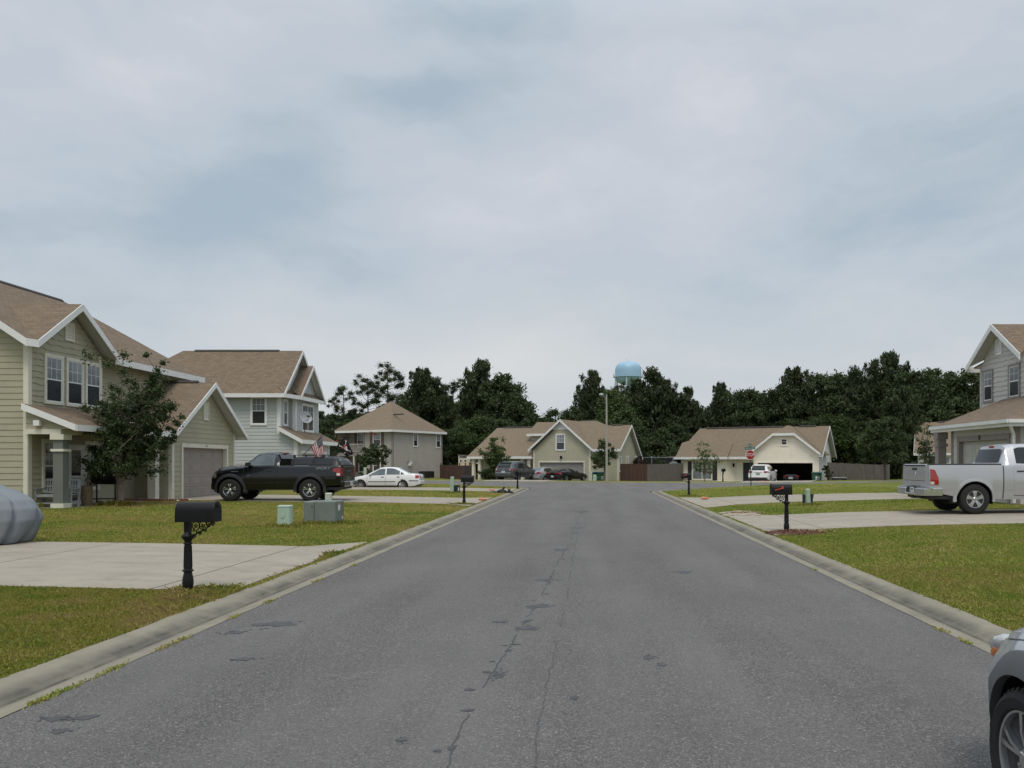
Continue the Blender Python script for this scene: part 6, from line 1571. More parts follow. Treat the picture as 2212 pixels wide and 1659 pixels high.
# ---------------------------------------------------------------- utility boxes
def pedestal(label, x, y, w, d, hh, mat='ped_green', lean=0.0, dome=True, rnd=True):
    root = thing('utility_pedestal', label, 'utility pedestal', (x, y, h(x, y) - .02)); root.rotation_euler = (0, lean, random.Random(x).uniform(-.2, .2))
    m = MB(); n = 20; rows = []
    def sup(a, k, z, rx, ry):
        c, s = math.cos(a), math.sin(a); e = .45
        return (rx * math.copysign(abs(c) ** e, c), ry * math.copysign(abs(s) ** e, s), z)
    for z, k in ((0, 1.10), (.05, 1.10), (.055, 1.0), (hh * .9, .93), (hh * .94, .93), (hh * .94, .99), (hh * .97, .97), (hh * .995, .80), (hh, .45)):
        rows.append([sup(2 * math.pi * i / n, k, z, w / 2 * k, d / 2 * k) for i in range(n)])
    m.grid(rows, closeu=True); m.face(rows[-1]); m.build('shell', MT[mat], root, smooth=40)
    c = MB(); c.box(-w * .12, -d / 2 - .012, hh * .45, w * .12, -d / 2 + .02, hh * .60); c.build('label_plate', MT[mat], root)
    return root
pedestal('stout pale green utility pedestal on the lawn, left of the transformer box', ux(616, 20.2), 20.2, .34, .30, .54)
pedestal('pale cable pedestal poking up behind the transformer box', ux(710, 24), 24, .19, .19, .70, 'ped_pale')
pedestal('slim pale cable pedestal beside a small dark green box on the left lawn', ux(976, 42.7), 42.7, .18, .18, .86, 'ped_green', .03)
pedestal('leaning pale green pedestal between two dark green boxes on the right lawn', ux(1746, 29.3), 29.3, .155, .155, .60, 'ped_green', -.05)
pedestal('short pale green pedestal in front of the green wheelie bins', ux(1253.5 + 176 * .1778, 75), 75, .33, .3, .62)
pedestal('white cable pedestal at the corner of the sage garage', ux(1253.5 + 133 * .1778, 77.5), 77.5, .2, .2, 1.15, 'ped_pale')
pedestal('white cable pedestal standing behind the bonnet of the white saloon', ux(1069.5 / 1.3562 + 0, 56), 56, .2, .2, 1.2, 'ped_pale')
def small_box(label, x, y, w, d, hh, name='utility_box'):
    root = thing(name, label, 'utility box', (x, y, h(x, y) - .02))
    m = MB(); m.box(-w / 2, -d / 2, 0, w / 2, d / 2, hh * .93); m.build('case', MT['dark_green'], root, bevel=.01)
    m = MB(); m.box(-w / 2 - .012, -d / 2 - .012, hh * .93, w / 2 + .012, d / 2 + .012, hh); m.build('lid', MT['dark_green'], root, bevel=.01)
    m = MB(); m.box(w * .28, -d / 2 - .006, hh * .3, w * .46, -d / 2 - .001, hh * .7); m.build('sticker', MT['sign_white'], root)
    return root
small_box('small dark green utility box with white stickers beside the slim pedestal', ux(987, 43.2), 43.2, .28, .28, .42)
small_box('dark green box touching the left side of the leaning pedestal', ux(1737, 29.4), 29.4, .10, .12, .40)
small_box('dark green box touching the right side of the leaning pedestal', ux(1753.5, 29.4), 29.4, .10, .12, .41)
def transformer():
    x0, x1, y0, y1, hh = -7.28, -6.45, 21.2, 21.85, .60
    root = thing('transformer_box', 'grey green metal transformer box with warning sticker on the left lawn', 'transformer box', ((x0 + x1) / 2, (y0 + y1) / 2, h(-6.9, 21.4) - .03), R(-3))
    a, b = (x1 - x0) / 2, (y1 - y0) / 2
    m = MB(); m.box(-a, -b, .04, -a * .32, b, hh); m.build('side_case', MT['trans_green'], root, bevel=.035)
    m = MB(); m.box(-a * .315, -b - .012, .065, a, b, hh + .006); m.build('front_hood', MT['trans_green'], root, bevel=.03)
    m = MB(); m.box(-a * .3, -b + .03, .0, a - .04, b, .062); m.box(-a, -b + .02, 0, -a * .32, b, .04); m.build('sill', MT['trans_green'], root)
    m = MB(); m.box(a, -.12, .36, a + .003, .02, .54, 0); m.box(a, -.12, .50, a + .0035, .02, .545, 1); m.build('warning_sticker', [MT['sign_white'], MT['orange_bag']], root)
    m = MB(); m.box(a, .16, .12, a + .003, .22, .20); m.build('white_sticker', MT['sign_white'], root)
    m = MB(); m.lathe([(.001, -.02), (.014, -.018), (.014, 0)], 8, o=(-a * .45, -b, .47), axis='y'); m.build('lock', MT['steel_dark'], root)
transformer()

# ---------------------------------------------------------------- wheelie bins
def bin_(label, x, y, z, rz, mat):
    root = thing('wheelie_bin', label, 'wheelie bin', (x, y, z), rz)
    m = MB(); rows = []
    for zz, k in ((.06, .80), (.5, .90), (.95, 1.0), (.97, 1.06), (1.0, 1.06)):
        rows.append([(-.29 * k, -.36 * k, zz), (.29 * k, -.36 * k, zz), (.29 * k, .34, zz), (-.29 * k, .34, zz)])
    m.grid(rows, closeu=True); m.face(rows[0][::-1]); m.build('tub', MT[mat], root, bevel=.02)
    l = MB(); l.slab([(-.32, -.42, 1.0), (.32, -.42, 1.0), (.32, .40, 1.06), (-.32, .40, 1.06)], (0, 0, .05)); l.build('lid', MT['bin_blue' if 'blue' in label else mat], root, bevel=.015)
    for sx in (-.27, .27):
        w = MB(); w.lathe([(.001, -.03), (.10, -.03), (.10, .03), (.001, .03)], 12, o=(sx, .34, .10), axis='x'); w.build('wheel', MT['black_plastic'], root)
    s = MB(); s.box(.05, -.345, .55, .22, -.335, .68); s.box(.05, -.34, .40, .22, -.325, .48); s.build('sticker', MT['sign_white'], root)
    hd = MB(); hd.tube([(-.22, .42, 1.02), (.22, .42, 1.02)], .018, 6); hd.build('handle', MT['black_plastic'], root)
bin_('green wheelie bin with blue lid beside the sage garage', ux(1283, 80), 80, -.3, R(20), 'bin_green')
bin_('dark green wheelie bin with white stickers, right of the blue lidded one', ux(1297, 79.6), 79.6, -.3, R(8), 'bin_green')
bin_('green wheelie bin leaning beside the open cream garage', ux(1761, 78.3), 78.3, -.3, R(-20), 'bin_green')
bin_('wheelie bin with blue lid at the right corner of the cream bungalow', ux(1767, 78.9), 78.9, -.3, R(-30), 'bin_green')

# ---------------------------------------------------------------- stop sign, street light, water tower
def stop_sign():
    x, y = ux(1622.5, 53.5), 53.5
    root = thing('stop_sign', 'red octagonal stop sign with green street name blades on a dark post', 'stop sign', (x, y, h(x, y) - .03)); root.rotation_euler = (0, R(-1.6), R(4))
    p = MB(); p.box(-.03, -.02, 0, .03, .02, 2.85); p.build('post', MT['pole_green'], root)
    def octa(r, z, y0, y1, mat, nm, par):
        m = MB(); pts = [(r * math.cos(R(22.5 + 45 * i)), y1, z + r * math.sin(R(22.5 + 45 * i))) for i in range(8)]; m.slab(pts, (0, y0 - y1, 0)); return m.build(nm, MT[mat], par)
    pl = octa(.33, 2.12, -.024, -.030, 'sign_white', 'sign_plate', root); octa(.302, 2.12, -.031, -.033, 'stop_red', 'red_face', pl)
    text_obj('stop_lettering', 'STOP', .27, MT['sign_white'], pl, (0, -.036, 2.118), (R(90), 0, 0), sx=.84)
    for z, rz, w, words in ((2.55, 0, .66, [(-.26, .30), (.10, .16)]), (2.74, R(50), .62, [(-.2, .26), (.12, .12)])):
        m = MB(); m.box(-w / 2, -.004, z - .075, w / 2, .004, z + .075); b = m.build('street_name_blade', MT['sign_green'], root, bevel=.002); b.rotation_euler = (0, 0, rz); b.location = (0, -.028, 0)
        t = MB(); r = random.Random(int(z * 10))
        for a, ln in words:
            xx = a
            while xx < a + ln:
                t.box(xx, -.0062, z - .035, xx + .011, -.0042, z + .04); t.box(xx, -.0062, z + r.choice([-.035, .0, .028]), xx + .03, -.0042, z + r.choice([-.022, .012, .04]) if False else z + .04 - .065 + .012); xx += .042
        t.build('blade_lettering', MT['sign_white'], b)
stop_sign()
def street_light():
    x, y = ux(1310.6, 74.8), 74.8
    root = thing('street_light', 'tall bare pole street light with small cobra head beside the sage house', 'street light', (x, y, .02))
    p = MB(); p.tube([(0, 0, 0), (0, 0, 3.5), (-.02, 0, 7.75)], [.115, .095, .068], 12); p.build('pole', MT['pole_grey'], root, smooth=50)
    a = MB(); a.tube([(-.02, -.05, 7.1), (-.2, -.2, 7.55), (-.40, -.35, 7.72)], .025, 6); arm = a.build('arm', MT['dish_grey'], root)
    l = MB(); l.lathe([(.001, 7.86), (.12, 7.84), (.2, 7.78), (.22, 7.70), (.18, 7.66), (.10, 7.60), (.001, 7.58)], 14, o=(-.48, -.4, 0)); l.build('lamp_head', MT['dish_grey'], root, smooth=50)
street_light()
def water_tower():
    Y = 360; X = ux(1357, Y); root = thing('water_tower', 'pale blue water tower with rounded tank rising above the pines', 'water tower', (X, Y, 0))
    zb = vz(814.6, Y); rt = 5.72
    t = MB(); prof = [(.3, vz(781.5, Y))]
    zt = vz(782, Y); zc = zb + 2.0
    for i in range(1, 13):
        a = math.pi / 2 * i / 12; prof.append((rt * math.sin(a) ** .55, zc + (zt - zc) * math.cos(a) ** .85))
    prof += [(rt, zb + .4), (rt, zb)]
    for i in range(1, 12):
        a = math.pi / 2 * i / 11; prof.append((rt * math.cos(a) ** .8 if i < 11 else .4, zb - 3.4 * math.sin(a)))
    t.lathe(prof, 48); t.build('tank', MT['tower_blue'], root, smooth=60)
    c = MB(); c.lathe([(rt, zb - .15), (rt + .75, zb - .15), (rt + .75, zb + .1), (rt, zb + .1)], 48, cap=False); w = c.build('walkway', MT['tower_steel'], root)
    r = MB()
    for z in (.55, 1.05): r.tube([((rt + .7) * math.cos(2 * math.pi * i / 40), (rt + .7) * math.sin(2 * math.pi * i / 40), zb + z) for i in range(41)], .045, 5)
    for i in range(40): a = 2 * math.pi * i / 40; r.tube([((rt + .7) * math.cos(a), (rt + .7) * math.sin(a), zb), ((rt + .7) * math.cos(a), (rt + .7) * math.sin(a), zb + 1.05)], .035, 4)
    r.build('railing', MT['tower_steel'], w)
    for i in range(6):
        a = 2 * math.pi * (i + .35) / 6; l = MB()
        l.tube([((rt + 2.8) * math.cos(a), (rt + 2.8) * math.sin(a), 0), (rt * 1.0 * math.cos(a), rt * math.sin(a), zb + 1)], [.42, .34], 10); l.build('leg', MT['tower_steel'], root, smooth=50)
    l = MB(); l.tube([(0, 0, 0), (0, 0, zb - 3)], .9, 14); l.build('riser', MT['tower_steel'], root, smooth=50)
    f = MB(); f.lathe([(.5, zt - .05), (.5, zt + .35), (.1, zt + .5)], 10); f.tube([(-.8, 0, zt - .2), (-.8, 0, zt + 1.5)], .07, 5); f.build('vent_cap', MT['tower_steel'], root)
    d = MB(); d.tube([(rt + .3, -2, zb), (rt + .5, -2, zb + 3), (rt * .75, -1.6, zt - 1.2)], .12, 5); d.build('ladder', MT['tower_steel'], root)
water_tower()

# ---------------------------------------------------------------- dishes, air conditioner
def dish(label, x, y, z, size, az, tilt=R(65), pole=.5):
    root = thing('satellite_dish', label, 'satellite dish', (x, y, z), az)
    p = MB(); p.tube([(0, 0, 0), (.03, .05, pole * .6), (0, 0, pole)], .022, 6); p.build('mast', MT['steel_dark'], root)
    d = MB(); n = 20; rows = [[(r_ * size / 2 * 1.1 * math.cos(2 * math.pi * j / n), r_ * size / 2 * math.sin(2 * math.pi * j / n), .14 * size * r_ * r_) for j in range(n)] for r_ in (.01, .3, .55, .8, 1.0, 1.0)]
    rows[-1] = [(a, b, c - .015) for a, b, c in rows[-1]]
    d.grid(rows, closeu=True); o = d.build('reflector', MT['dish_grey'], root, smooth=40); o.location = (0, -.05, pole + .1); o.rotation_euler = (tilt, 0, 0)
    a = MB(); a.tube([(0, -.0, pole), (0, -size * .5, pole - .06), (0, -size * .62, pole + .16)], .016, 6); a.box(-.09, -size * .68, pole + .14, .09, -size * .56, pole + .23); a.build('feed_arm', MT['steel_dark'], root)
dish('grey satellite dish on the lower roof of the pale blue house', ux(658, 48), 48, 3.42, .70, R(48), R(72), .72)
dish('grey satellite dish low against the greige hip-roofed house', ux(884, 96), 95, -.1, 1.0, R(20), R(70), 1.7)
dish('grey satellite dish at the left end of the cream bungalow', ux(1456, 86), 86, -.4, 1.05, R(-30), R(75), 1.6)
def ac_unit(label, x, y, z, w, d, hh, mat='steel_dark'):
    root = thing('air_conditioner', label, 'air conditioner', (x, y, z), R(-28))
    m = MB(); m.box(-w / 2, -d / 2, .05, w / 2, d / 2, hh); 
    m.build('case', MT[mat], root, bevel=.03)
    g = MB()
    for i in range(9): g.box(-w / 2 + .03, -d / 2 - .012, .12 + i * (hh - .2) / 9, w / 2 - .03, -d / 2 - .002, .15 + i * (hh - .2) / 9)
    g.build('grille', MT['black_plastic'], root)
    f = MB(); f.lathe([(.001, hh + .03), (w * .36, hh + .03), (w * .4, hh)], 16); f.build('fan_guard', MT['black_plastic'], root)
ac_unit('dark air conditioner beside the greige side wall, left one', ux(1240 / 1.3562, 94), 94.5, -.15, .95, .9, .85); ac_unit('dark air conditioner beside the greige side wall, right one', ux(1250 / 1.3562 + 2, 96), 96.6, -.15, .95, .9, .85)

# ---------------------------------------------------------------- fences
def fence(label, pts, z0, hts, mat, seed, wdt=.14):
    r = random.Random(seed); root = thing('picket_fence', label, 'fence', (pts[0][0], pts[0][1], z0))
    panel = MB(); posts = []; rails = MB()
    for (a, b), (hA, hB) in zip(zip(pts, pts[1:]), zip(hts, hts[1:])):
        L = math.hypot(b[0] - a[0], b[1] - a[1]); dx, dy = (b[0] - a[0]) / L, (b[1] - a[1]) / L
        T = lambda s, o, z: (a[0] - pts[0][0] + dx * s - dy * o, a[1] - pts[0][1] + dy * s + dx * o, z)
        n = int(L / wdt)
        for i in range(n):
            s = i * L / n; hh = lerp(hA, hB, i / n) + r.uniform(-.025, .025); o = r.uniform(-.008, .008)
            panel.box(s + .006, o, r.uniform(.0, .05), s + L / n - .006, o + .018, hh, T=T)
        for z in (.35, .9, 1.45): rails.box(0, .03, z, L, .07, z + .09, T=T)
        for k in range(int(L / 2.4) + 1): posts.append((T, min(L - .1, k * 2.4)))
    panel.build('board_panel', mat, root); rails.build('rail', mat, root)
    for T, s in posts:
        p = MB(); p.box(s, .07, 0, s + .1, .17, 1.85, T=T); p.build('post', mat, root)
    return root
FB, FG = MT['fence_brown'], MT['fence_grey']
fence('dark red-brown board fence between the greige and sage houses', [(ux(950, 97), 97), (ux(1003, 92), 92)], -.2, [1.62, 1.55], FB, 1)
fence('short weathered grey-brown fence end beside the sage porch', [(ux(1003, 92), 92), (ux(1020, 90.5), 90.5)], -.2, [1.55, 1.6], M('fence_dark', (.05, .035, .035), .9, .4, 3, stretch=(9, 9, .35)), 2)
fence('reddish brown board fence right of the sage house', [(ux(1327.5, 82.3), 82.3), (ux(1398, 80.5), 80.5)], -.35, [1.95, 1.88], FB, 3)
fence('weathered grey board fence between the sage house and the cream bungalow', [(ux(1398, 80.5), 80.5), (ux(1476, 86), 86)], -.35, [1.86, 1.98], FG, 4)
fence('weathered grey board fence running right from the cream bungalow', [(ux(1787, 81), 81), (ux(1908, 81.5), 81.5), (ux(1922, 88), 88)], -.35, [2.05, 1.8, 1.85], FG, 5)

# ---------------------------------------------------------------- garden things
def trampoline():
    root = thing('trampoline', 'trampoline with white poles and dark safety net behind the grey fence', 'trampoline', (ux(1440, 88), 90, -.4))
    rr = 2.9; zt = vz(986, 90) + .4
    for i in range(8):
        a = 2 * math.pi * i / 8 + .2; p = MB(); p.tube([(rr * math.cos(a), rr * math.sin(a), 0), (rr * math.cos(a), rr * math.sin(a), zt)], .03, 6); p.build('pole', MT['dish_grey'], root)
    n = MB(); n.tube([(rr * math.cos(2 * math.pi * i / 32), rr * math.sin(2 * math.pi * i / 32), zt - .06 - .07 * abs(math.sin(4 * (2 * math.pi * i / 32 - .2)))) for i in range(33)], .02, 5); n.build('top_ring', MT['dish_grey'], root)
    k = MB(); k.lathe([(rr - .03, .9), (rr - .03, zt - .15)], 32, cap=False); k.build('safety_net', MT['net_dark'], root)
    b = MB(); b.lathe([(.01, .88), (rr, .88), (rr, .80), (.01, .80)], 32); b.build('bed', MT['black_plastic'], root)
MT['net_dark'] = M('net_dark', (.012, .012, .013), .9, .2, 8)
trampoline()
def playhouse():
    Y = 95; x0, x1 = ux(990, Y), ux(1013, Y); z0 = vz(1007, Y)
    root = thing('playhouse', 'raised cream playhouse with two round portholes behind the red-brown fence', 'playhouse', (x0, Y, z0))
    w = x1 - x0; hh = vz(983, Y) - z0
    b = MB(); b.box(0, 0, -1.4, w, 1.2, hh); b.build('wall', MT['playhouse'], root)
    s = MB(); s.box(w, .1, -1.4, w + .5, 1.2, .65); s.build('side_panel', MT['playhouse_red'], root)
    s = MB(); s.box(w, .0, .45, w + .5, .12, .85); s.build('upper_panel', MT['playhouse'], root)
    r = MB(); r.slab([(-.1, -.1, hh), (w + .15, -.1, hh - .05), (w + .15, 1.3, hh - .1), (-.1, 1.3, hh)], (0, 0, .06)); r.build('roof', MT['fence_grey'], root)
    for cx in (.30, .80):
        o = MB(); o.lathe([(.13, -.03), (.13, -.01), (.19, -.01), (.19, -.03)], 18, o=(cx * w / 1.2, 0, .60), axis='y', cap=False); o.lathe([(.001, -.03), (.13, -.03)], 18, o=(cx * w / 1.2, .02, .60), axis='y', m=1, cap=False); o.lathe([(.13, -.031), (.19, -.031)], 18, o=(cx * w / 1.2, 0, .60), axis='y', cap=False); o.build('porthole', [MT['sign_white'], MT['interior']], root)
    o = MB(); o.box(.08, -.02, .92, w - .1, 0, 1.18, 0); o.box(.13, -.03, .96, w - .15, -.021, 1.14, 1); o.build('window', [MT['sign_white'], MT['interior']], root)
    o = MB(); o.box(w + .06, -.02, .48, w + .44, 0, .82, 0); o.box(w + .10, -.03, .53, w + .40, -.021, .78, 1); o.build('window', [MT['sign_white'], MT['interior']], root)
playhouse()
def bench():
    root = thing('bench', 'grey slatted garden bench on the porch, half behind the porch post', 'bench', (-17.60, 27.55, .19), R(3))
    w = .56; mat = MT['bench_grey']
    def leg(x, y, z1, tilt=0): m = MB(); m.box(x - .03, y - .03, 0, x + .03, y + .03, z1, T=lambda a, b, c: (a, b + tilt * c, c)); m.build('leg', mat, root)
    for x in (-w, w): leg(x, -.24, .60); leg(x, .20, .92, .12)
    m = MB()
    for i in range(5): m.box(-w, -.26 + i * .1, .40, w, -.18 + i * .1, .425)
    m.box(-w, -.27, .34, w, -.24, .40); m.build('seat', mat, root)
    m = MB(); T = lambda a, b, c: (a, b + .12 * c, c)
    m.box(-w, .19, .86, w, .22, .94, T=T); m.box(-w, .19, .66, w, .22, .71, T=T); m.box(-w, .19, .46, w, .22, .51, T=T)
    for i in range(13): x = -w + .06 + i * (2 * w - .15) / 12; m.box(x, .195, .51, x + .045, .212, .86, T=T)
    m.build('backrest', mat, root)
    for x in (-w, w): m = MB(); m.box(x - .04, -.30, .60, x + .04, .28, .63); m.build('armrest', mat, root)
    m = MB(); m.box(-w, -.25, .12, w, -.22, .16); m.build('stretcher', mat, root)
bench()
def planter():
    root = thing('planter', 'tall woven tan barrel planter on the porch behind the myrtle', 'planter', (ux(188, 28.6), 28.6, .19))
    m = MB(); m.lathe([(.14, 0), (.17, .1), (.18, .35), (.17, .6), (.18, .68), (.15, .68), (.14, .6)], 18); m.build('pot', MT['wicker'], root, smooth=40)
    m = MB(); m.lathe([(.001, .62), (.148, .62)], 14); m.build('soil', MT['mulch'], root)
planter()
def grill():
    root = thing('barbecue', 'black barbecue cart in the shade of the porch', 'barbecue', (ux(222, 30), 30.2, .19))
    m = MB()
    for x in (-.45, .45):
        for y in (-.2, .2): m.box(x - .02, y - .02, 0, x + .02, y + .02, .75)
    m.box(-.45, -.2, .15, .45, .2, .18); m.build('frame', MT['black_plastic'], root)
    m = MB(); m.lathe([(.001, -.45), (.2, -.45), (.22, -.4), (.22, .4), (.2, .45), (.001, .45)], 16, o=(0, 0, .9), axis='x'); m.build('firebox', MT['black_iron'], root, smooth=40)
    m = MB(); m.box(.5, -.2, .85, .85, .2, .89); m.build('side_shelf', MT['fence_brown'], root)
    m = MB(); m.tube([(-.3, -.25, 1.0), (.3, -.25, 1.0)], .015, 6); m.build('handle', MT['chrome'], root)
grill()
def owl():
    root = thing('owl_statue', 'small mottled stone owl on the white pebble bed beside the garage wall', 'statue', (-17.2, 32.75, h(-17.2, 32.7) + .03), R(20))
    m = MB(); m.lathe([(.07, 0), (.10, .02), (.13, .12), (.135, .2), (.115, .27), (.10, .29)], 16, cap=True); m.build('body', MT['owl'], root, smooth=50)
    m = MB(); m.lathe([(.06, .28), (.11, .31), (.12, .36), (.10, .42), (.05, .45), (.001, .455)], 14)
    for sx in (-.07, .07): m.lathe([(.001, 0), (.03, 0), (.001, .06)], 6, o=(sx, 0, .425))
    hd = m.build('head', MT['owl'], root, smooth=50)
    for sx in (-.045, .045): e = MB(); e.lathe([(.001, -.118), (.025, -.115), (.03, -.10)], 10, o=(sx, 0, .375), axis='y'); e.build('eye', MT['black_iron'], hd)
owl()
def pebble_bed():
    r = random.Random(5); m = MB()
    for i in range(420):
        x, y = r.uniform(-18.1, -15.9), r.uniform(32.25, 33.2); s = r.uniform(.03, .065); z = h(x, y) + s * .4
        a = r.uniform(0, 6.3); c, sn = math.cos(a), math.sin(a); q = []
        top = (x, y, z + s * .6); bot = (x, y, z - s * .6); ring = [(x + s * (c * math.cos(t) * 1.3 - sn * math.sin(t)), y + s * (sn * math.cos(t) * 1.3 + c * math.sin(t)), z + r.uniform(-.3, .3) * s) for t in (0, 1.25, 2.5, 3.75, 5)]
        for k in range(5): m.face([ring[k], ring[(k + 1) % 5], top]); m.face([ring[(k + 1) % 5], ring[k], bot])
    o = m.build('pebbles', MT['white_stone']); tag(o, 'bed of white pebbles against the green garage wall', 'pebbles', kind='stuff')
    e = MB(); n = 26
    for i in range(n):
        x = lerp(-18.1, -15.6, i / n); y = 32.12 + .25 * smooth01((x + 16.6) / 1.0); zz = h(x, y)
        pts = [(x + .047 - .047 * math.cos(math.pi * k / 6), y, zz + .05 + .05 * math.sin(math.pi * k / 6)) for k in range(7)]
        e.slab([(x, y, zz - .03)] + pts + [(x + .094, y, zz - .03)], (0, .05, 0))
    tag(e.build('edging', MT['brick_edge']), 'scalloped red edging along the white pebble bed', 'garden edging')
pebble_bed()
# grey tarpaulin-covered car at the left edge
def covered_car():
    root = thing('covered_car', 'car under a crumpled grey cover at the left edge of the near driveway', 'covered car', (-10.45, 15.55, h(-10.5, 15.4) + .02), math.pi)
    m = MB(); rows = []; nt_, nz_ = 300, 34; a_, b_ = 2.2, .86
    pr = random.Random(8); creases = [(-2.6 + i * .37 + pr.uniform(-.12, .12), 0, pr.uniform(-.7, .7)) for i in range(15)]
    for k in range(nz_ + 1):
        t = k / nz_; sc = interp(t, [(0, .93), (.12, .965), (.35, 1.0), (.55, .985), (.72, .93), (.84, .83), (.92, .66), (.97, .40), (1, .02)]); row = []
        for j in range(nt_):
            th = 2 * math.pi * j / nt_; c, s = math.cos(th), math.sin(th); e = .62
            f = 0.0
            for q_, (n, ph, w) in enumerate(creases):
                c0 = n + w * (t - .3); dd = (th - c0 + math.pi) % (2 * math.pi) - math.pi
                f -= math.exp(-(dd / .055) ** 2) - .45 * math.exp(-((dd - .13) / .10) ** 2)
            k_ = sc + f * .036 * smooth01((.90 - t) / .45) + .006 * math.sin(5 * th + 6 * t)
            x = 2.2 - a_ * math.copysign(abs(c) ** e, c) * k_; y = b_ * math.copysign(abs(s) ** e, s) * k_
            zt = interp(x, [(-.2, .94), (.35, 1.0), (.8, 1.10), (1.5, 1.36), (2.4, 1.38), (3.2, 1.05), (4.4, .78)])
            row.append((x, y, max(.02, zt * (1 - (1 - t) ** 1.35) + .02 * f * t * (1 - t) * 4)))
        rows.append(row)
    m.grid(rows, closeu=True)
    m.build('cover', MT['tarp'], root, smooth=75)
    for xw in (.95, 3.4):
        for sd in (1, -1):
            w = MB(); w.lathe([(.001, -.08), (.30, -.08), (.31, .08), (.001, .08)], 20, o=(xw, sd * .6, .31), axis='y'); w.build('wheel', MT['rubber'], root)
covered_car()
# newspapers in orange bags
def paper(label, x, y, z, rz, ln=.34):
    m = MB(); n = 10
    m.lathe([(.02, -ln / 2 - .05), (.05, -ln / 2), (.058, -ln / 4), (.060, 0), (.057, ln / 4), (.052, ln / 2), (.015, ln / 2 + .07)], 10, o=(0, 0, .055), axis='x')
    o = m.build('newspaper_bag', MT['orange_bag'], None, smooth=50); o.location = (x, y, z); o.rotation_euler = (0, 0, rz)
    tag(o, label, 'newspaper', 'rolled newspapers in orange bags on the driveways')
paper('rolled orange newspaper bag on the pickup driveway, beside the left mailbox', ux(1042, 34.6), 34.6, .09, R(5), .24)
paper('pale orange newspaper bag on the third left driveway, near the black bags', ux(1062.5, 46.6), 46.6, .09, R(-4), .2)
paper('rolled orange newspaper bag at the mouth of the second right driveway', ux(1522, 35.2), 35.2, .11, R(10), .24)
paper('orange newspaper bag behind the white crossover', ux(1648, 69.5), 69.5, .05, R(4), .4)
def black_bag():
    x0, y0 = ux(1085, 44.0), 44.0
    root = thing('rubbish_bag', 'low slumped black plastic bag with knotted ears, lying on the left kerb', 'rubbish bag', (x0, y0, h(x0, y0)))
    m = MB(); r = random.Random(9)
    def lump(cx, cy, rx, ry, hh, seed):
        rr = random.Random(seed); ph = [rr.random() * 6.28 for _ in range(4)]; rows = []
        for i in range(9):
            a = math.pi / 2 * i / 8
            rows.append([(cx + rx * math.cos(a) * math.cos(t) * (1 + .12 * math.sin(3 * t + ph[0]) + .08 * math.sin(7 * t + ph[1] + a * 3)), cy + ry * math.cos(a) * math.sin(t) * (1 + .1 * math.sin(4 * t + ph[2])), hh * math.sin(a) * (1 + .10 * math.sin(5 * t + ph[3]))) for t in [2 * math.pi * j / 24 for j in range(24)]])
        m.grid(rows, closeu=True)
    lump(-.42, 0, .26, .2, .10, 1); lump(-.02, 0, .30, .22, .19, 2); lump(.34, .02, .22, .16, .12, 3)
    m.build('bag', MT['black_bag'], root, smooth=60)
    for pts, rad in (([(.02, 0, .17), (.05, 0, .26), (.10, 0, .32), (.13, .01, .29), (.11, 0, .22)], [.05, .04, .035, .03, .02]), ([(.34, 0, .10), (.33, 0, .17), (.30, 0, .235)], [.05, .035, .02]), ([(.36, 0, .10), (.40, 0, .17), (.42, 0, .23)], [.05, .04, .02]), ([(.40, 0, .07), (.52, -.02, .05), (.60, -.03, .02)], [.05, .035, .015])):
        k = MB(); k.tube(pts, rad, 8); k.build('knot', MT['black_bag'], root, smooth=60)
black_bag()
# paving stones, mulch, straw
def stones():
    r = random.Random(4)
    for k, (u, v, w) in enumerate([(1566, 1107, .34), (1583, 1110.5, .42), (1604, 1111.5, .46), (1621, 1110, .42), (1588, 1105, .40), (1612, 1106, .34), (1633, 1113, .30), (1572, 1112, .30)]):
        Y = vy(v, .1) ; X = ux(u, Y); m = MB(); pts = [(X + w * .62 * math.cos(t) * r.uniform(.75, 1.1), Y + w * .8 * math.sin(t) * r.uniform(.75, 1.1), h(X, Y) + .05 + .02 * math.cos(t)) for t in [2 * math.pi * j / 8 for j in range(8)]]
        m.slab(pts, (0, 0, -.06)); o = m.build('flagstone', MT['stone'], None, bevel=.012)
        o.rotation_euler = (0, 0, 0); tag(o, 'flat tan flagstone in the loose heap beside the silver pickup driveway', 'flagstone', 'flagstones heaped beside the right driveway')
stones()
def scatter_bits(name, label, cat, cx, cy, rx, ry, n, ln, mat, seed, hump=.06):
    r = random.Random(seed); m = MB()
    rows = []
    for i in range(7):
        k = 1 - i / 6; rows.append([(cx + rx * k * math.cos(t) * (1 + .15 * math.sin(3 * t + seed)), cy + ry * k * math.sin(t) * (1 + .12 * math.sin(5 * t)), h(cx, cy) + .012 + hump * (1 - k * k)) for t in [2 * math.pi * j / 26 for j in range(26)]])
    m.grid(rows, closeu=True)
    for i in range(n):
        a, k = r.uniform(0, 6.283), math.sqrt(r.random()) * 1.12; x, y = cx + rx * k * math.cos(a), cy + ry * k * math.sin(a); z = h(cx, cy) + .02 + hump * max(0, 1 - k * k)
        b = r.uniform(0, 6.283); l = ln * r.uniform(.5, 1.3); w = ln * .16; dx, dy = math.cos(b) * l, math.sin(b) * l; dz = r.uniform(-.3, .6) * ln
        m.face([(x, y, z), (x + dx, y + dy, z + dz), (x + dx - dy / l * w, y + dy + dx / l * w, z + dz + .004), (x - dy / l * w, y + dx / l * w, z + .006)])
    tag(m.build(name, mat), label, cat, kind='stuff')
scatter_bits('mulch', 'ring of red-brown bark mulch around the flagged right mailbox', 'mulch', ux(1712, 18.9), 18.75, .62, .50, 900, .06, MT['mulch'], 3, .05)
